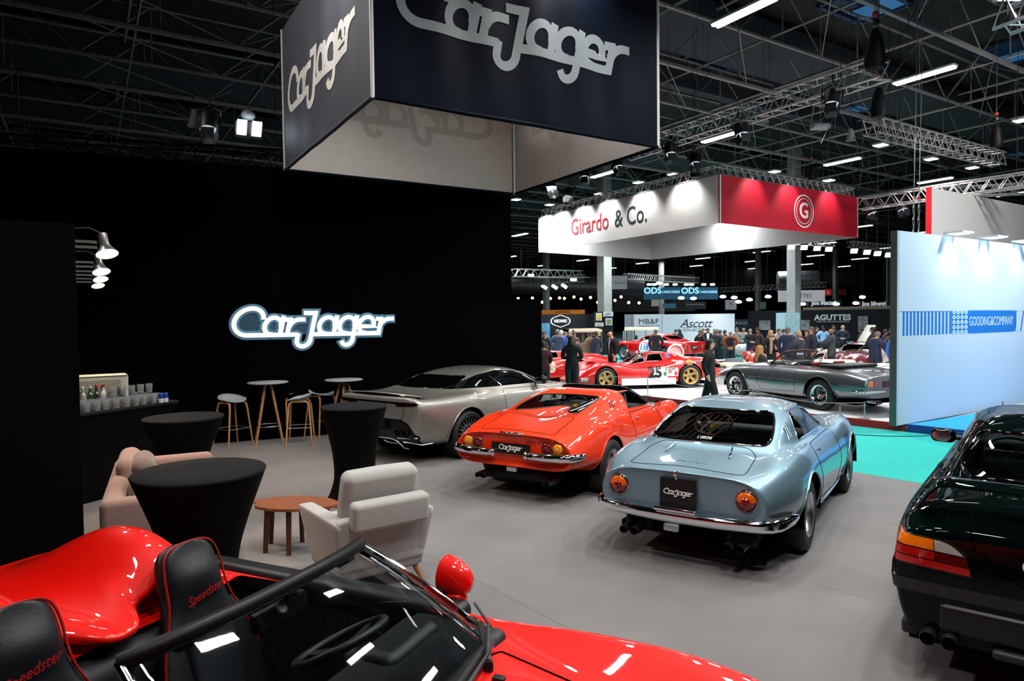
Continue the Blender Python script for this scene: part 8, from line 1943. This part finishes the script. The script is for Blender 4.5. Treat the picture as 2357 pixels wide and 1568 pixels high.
for k,(u,d,w_,lab) in enumerate(((1804,18.8,1.1,'long cream sofa back behind the windscreen of grey open car'),(1920,18.9,1.15,'long cream rounded sofa behind the grey open car hood'))):
    p = atd(u,825,d); o = thing('sofa',lab,'sofa',(p.x,p.y,.13),-BE(u),'cream sofas'); MB().soft((0,0,.36),(w_,.30,.72),.14,5).out('back',CRM,o,60); MB().soft((0,.45,.24),(w_,.75,.40),.12,4).out('seat',CRM,o,60)
p = atd(1705,845,18.0); o = thing('low_table','low white table with two yellow cups by cream seats','table',(p.x,p.y,.13),0); MB().lathe([(0.0001,.40),(.24,.40),(.25,.42),(.24,.44),(0.0001,.44)],28).out('top',NUMW,o,50); MB().cyl((0,0,.01),(0,0,.4),.04,n=10).out('stem',NUMW,o,50); MB().lathe([(0.0001,0),(.2,0),(.2,.015),(.04,.02)],20).out('foot',NUMW,o,50)
for k in range(2): tag(MB().lathe([(0.0001,0),(.03,0),(.038,.11),(.034,.11),(.0001,.02)],14).out('cup',M('yellow_cup','d8b84a',.5),None,60,(p.x-.08+.16*k,p.y,.57)),'yellow cup, %s of two on the low white table'%('left','right')[k],'cup','yellow cups')
p = atd(1690,830,19.6); o = thing('coat','grey jacket with black bag heaped on the cream seat','coat',(p.x,p.y+.05,.58),.4); MB().soft((0,0,.12),(.55,.4,.30),.13,4,None,puff=.12).out('jacket',M('grey_jacket','5a6066',.9,bump=.8,bscale=14),o,60); MB().soft((-.35,.05,.1),(.3,.25,.25),.09,3).out('bag',M('black_bag','0e0f12',.6),o,60)
p = atd(2050,815,19.4); o = thing('bar_counter','white curved bar with red top behind the pale booth wall edge','counter',(p.x+.4,p.y,.13),0); MB().lathe([(.55,0),(.62,.04),(.62,.96),(.55,1.0)],40).out('front',M('white_lit_bar','e6e2da',.5,emit=.15),o,50); MB().lathe([(0.0001,.99),(.70,.99),(.72,1.01),(.72,1.04),(.70,1.06),(0.0001,1.06)],40).out('top',M('red_bar_top','b01420',.3,0,.6),o,50)
for k,(x,y,c_,lab) in enumerate(((-.42,-.38,'c89aa0','pink tinted glass at the left of the red bar top'),(-.25,-.45,'c8a890','amber tinted low glass on the red bar top'),(-.30,-.2,'9aa0a8','grey bottle shaped glass on the red bar top'),(-.08,-.42,'b88a80','brown tinted glass at the right of the red bar top'))):
    tag(MB().lathe([(0.0001,0),(.04,0),(.045,.16),(.041,.16),(.0001,.02)],14).out('drinking_glass',M('tinted_'+c_,c_,.15,alpha=.75,coat=1),None,60,(p.x+.4+x,p.y+y,1.19)),lab,'glass','glasses on the red bar')

p = atd(1748,820,18.6); tag(MB().lathe([(0.0001,0),(.22,0),(.25,.05),(.25,.28),(.22,.33),(0.0001,.33)],24).out('pouf',CRM,None,60,(p.x,p.y+.05,.13)),'cream round pouf under the seated woman','stool')

# spots that wash the white and red hanging box, each fixed to its truss
for i,t in enumerate((.06,.17,.32,.47,.66,.86)):
    p = g[3].lerp(g[0],t); n_ = (g[0]-g[3]).normalized().cross(ZV); spot('box_wash',p+n_*.55+Vector((0,0,1.75)),p+n_*-.1+Vector((0,0,.55)),190,96,.8,(1,.98,.94) if i else (.7,.85,1))
for i,t in enumerate((.2,.45,.75)):
    p = g[0].lerp(g[1],t); n_ = (g[1]-g[0]).normalized().cross(ZV); spot('box_wash',p+n_*.6+Vector((0,0,1.75)),p+n_*-.1+Vector((0,0,.5)),120,90,.8,(1,.9,.85))
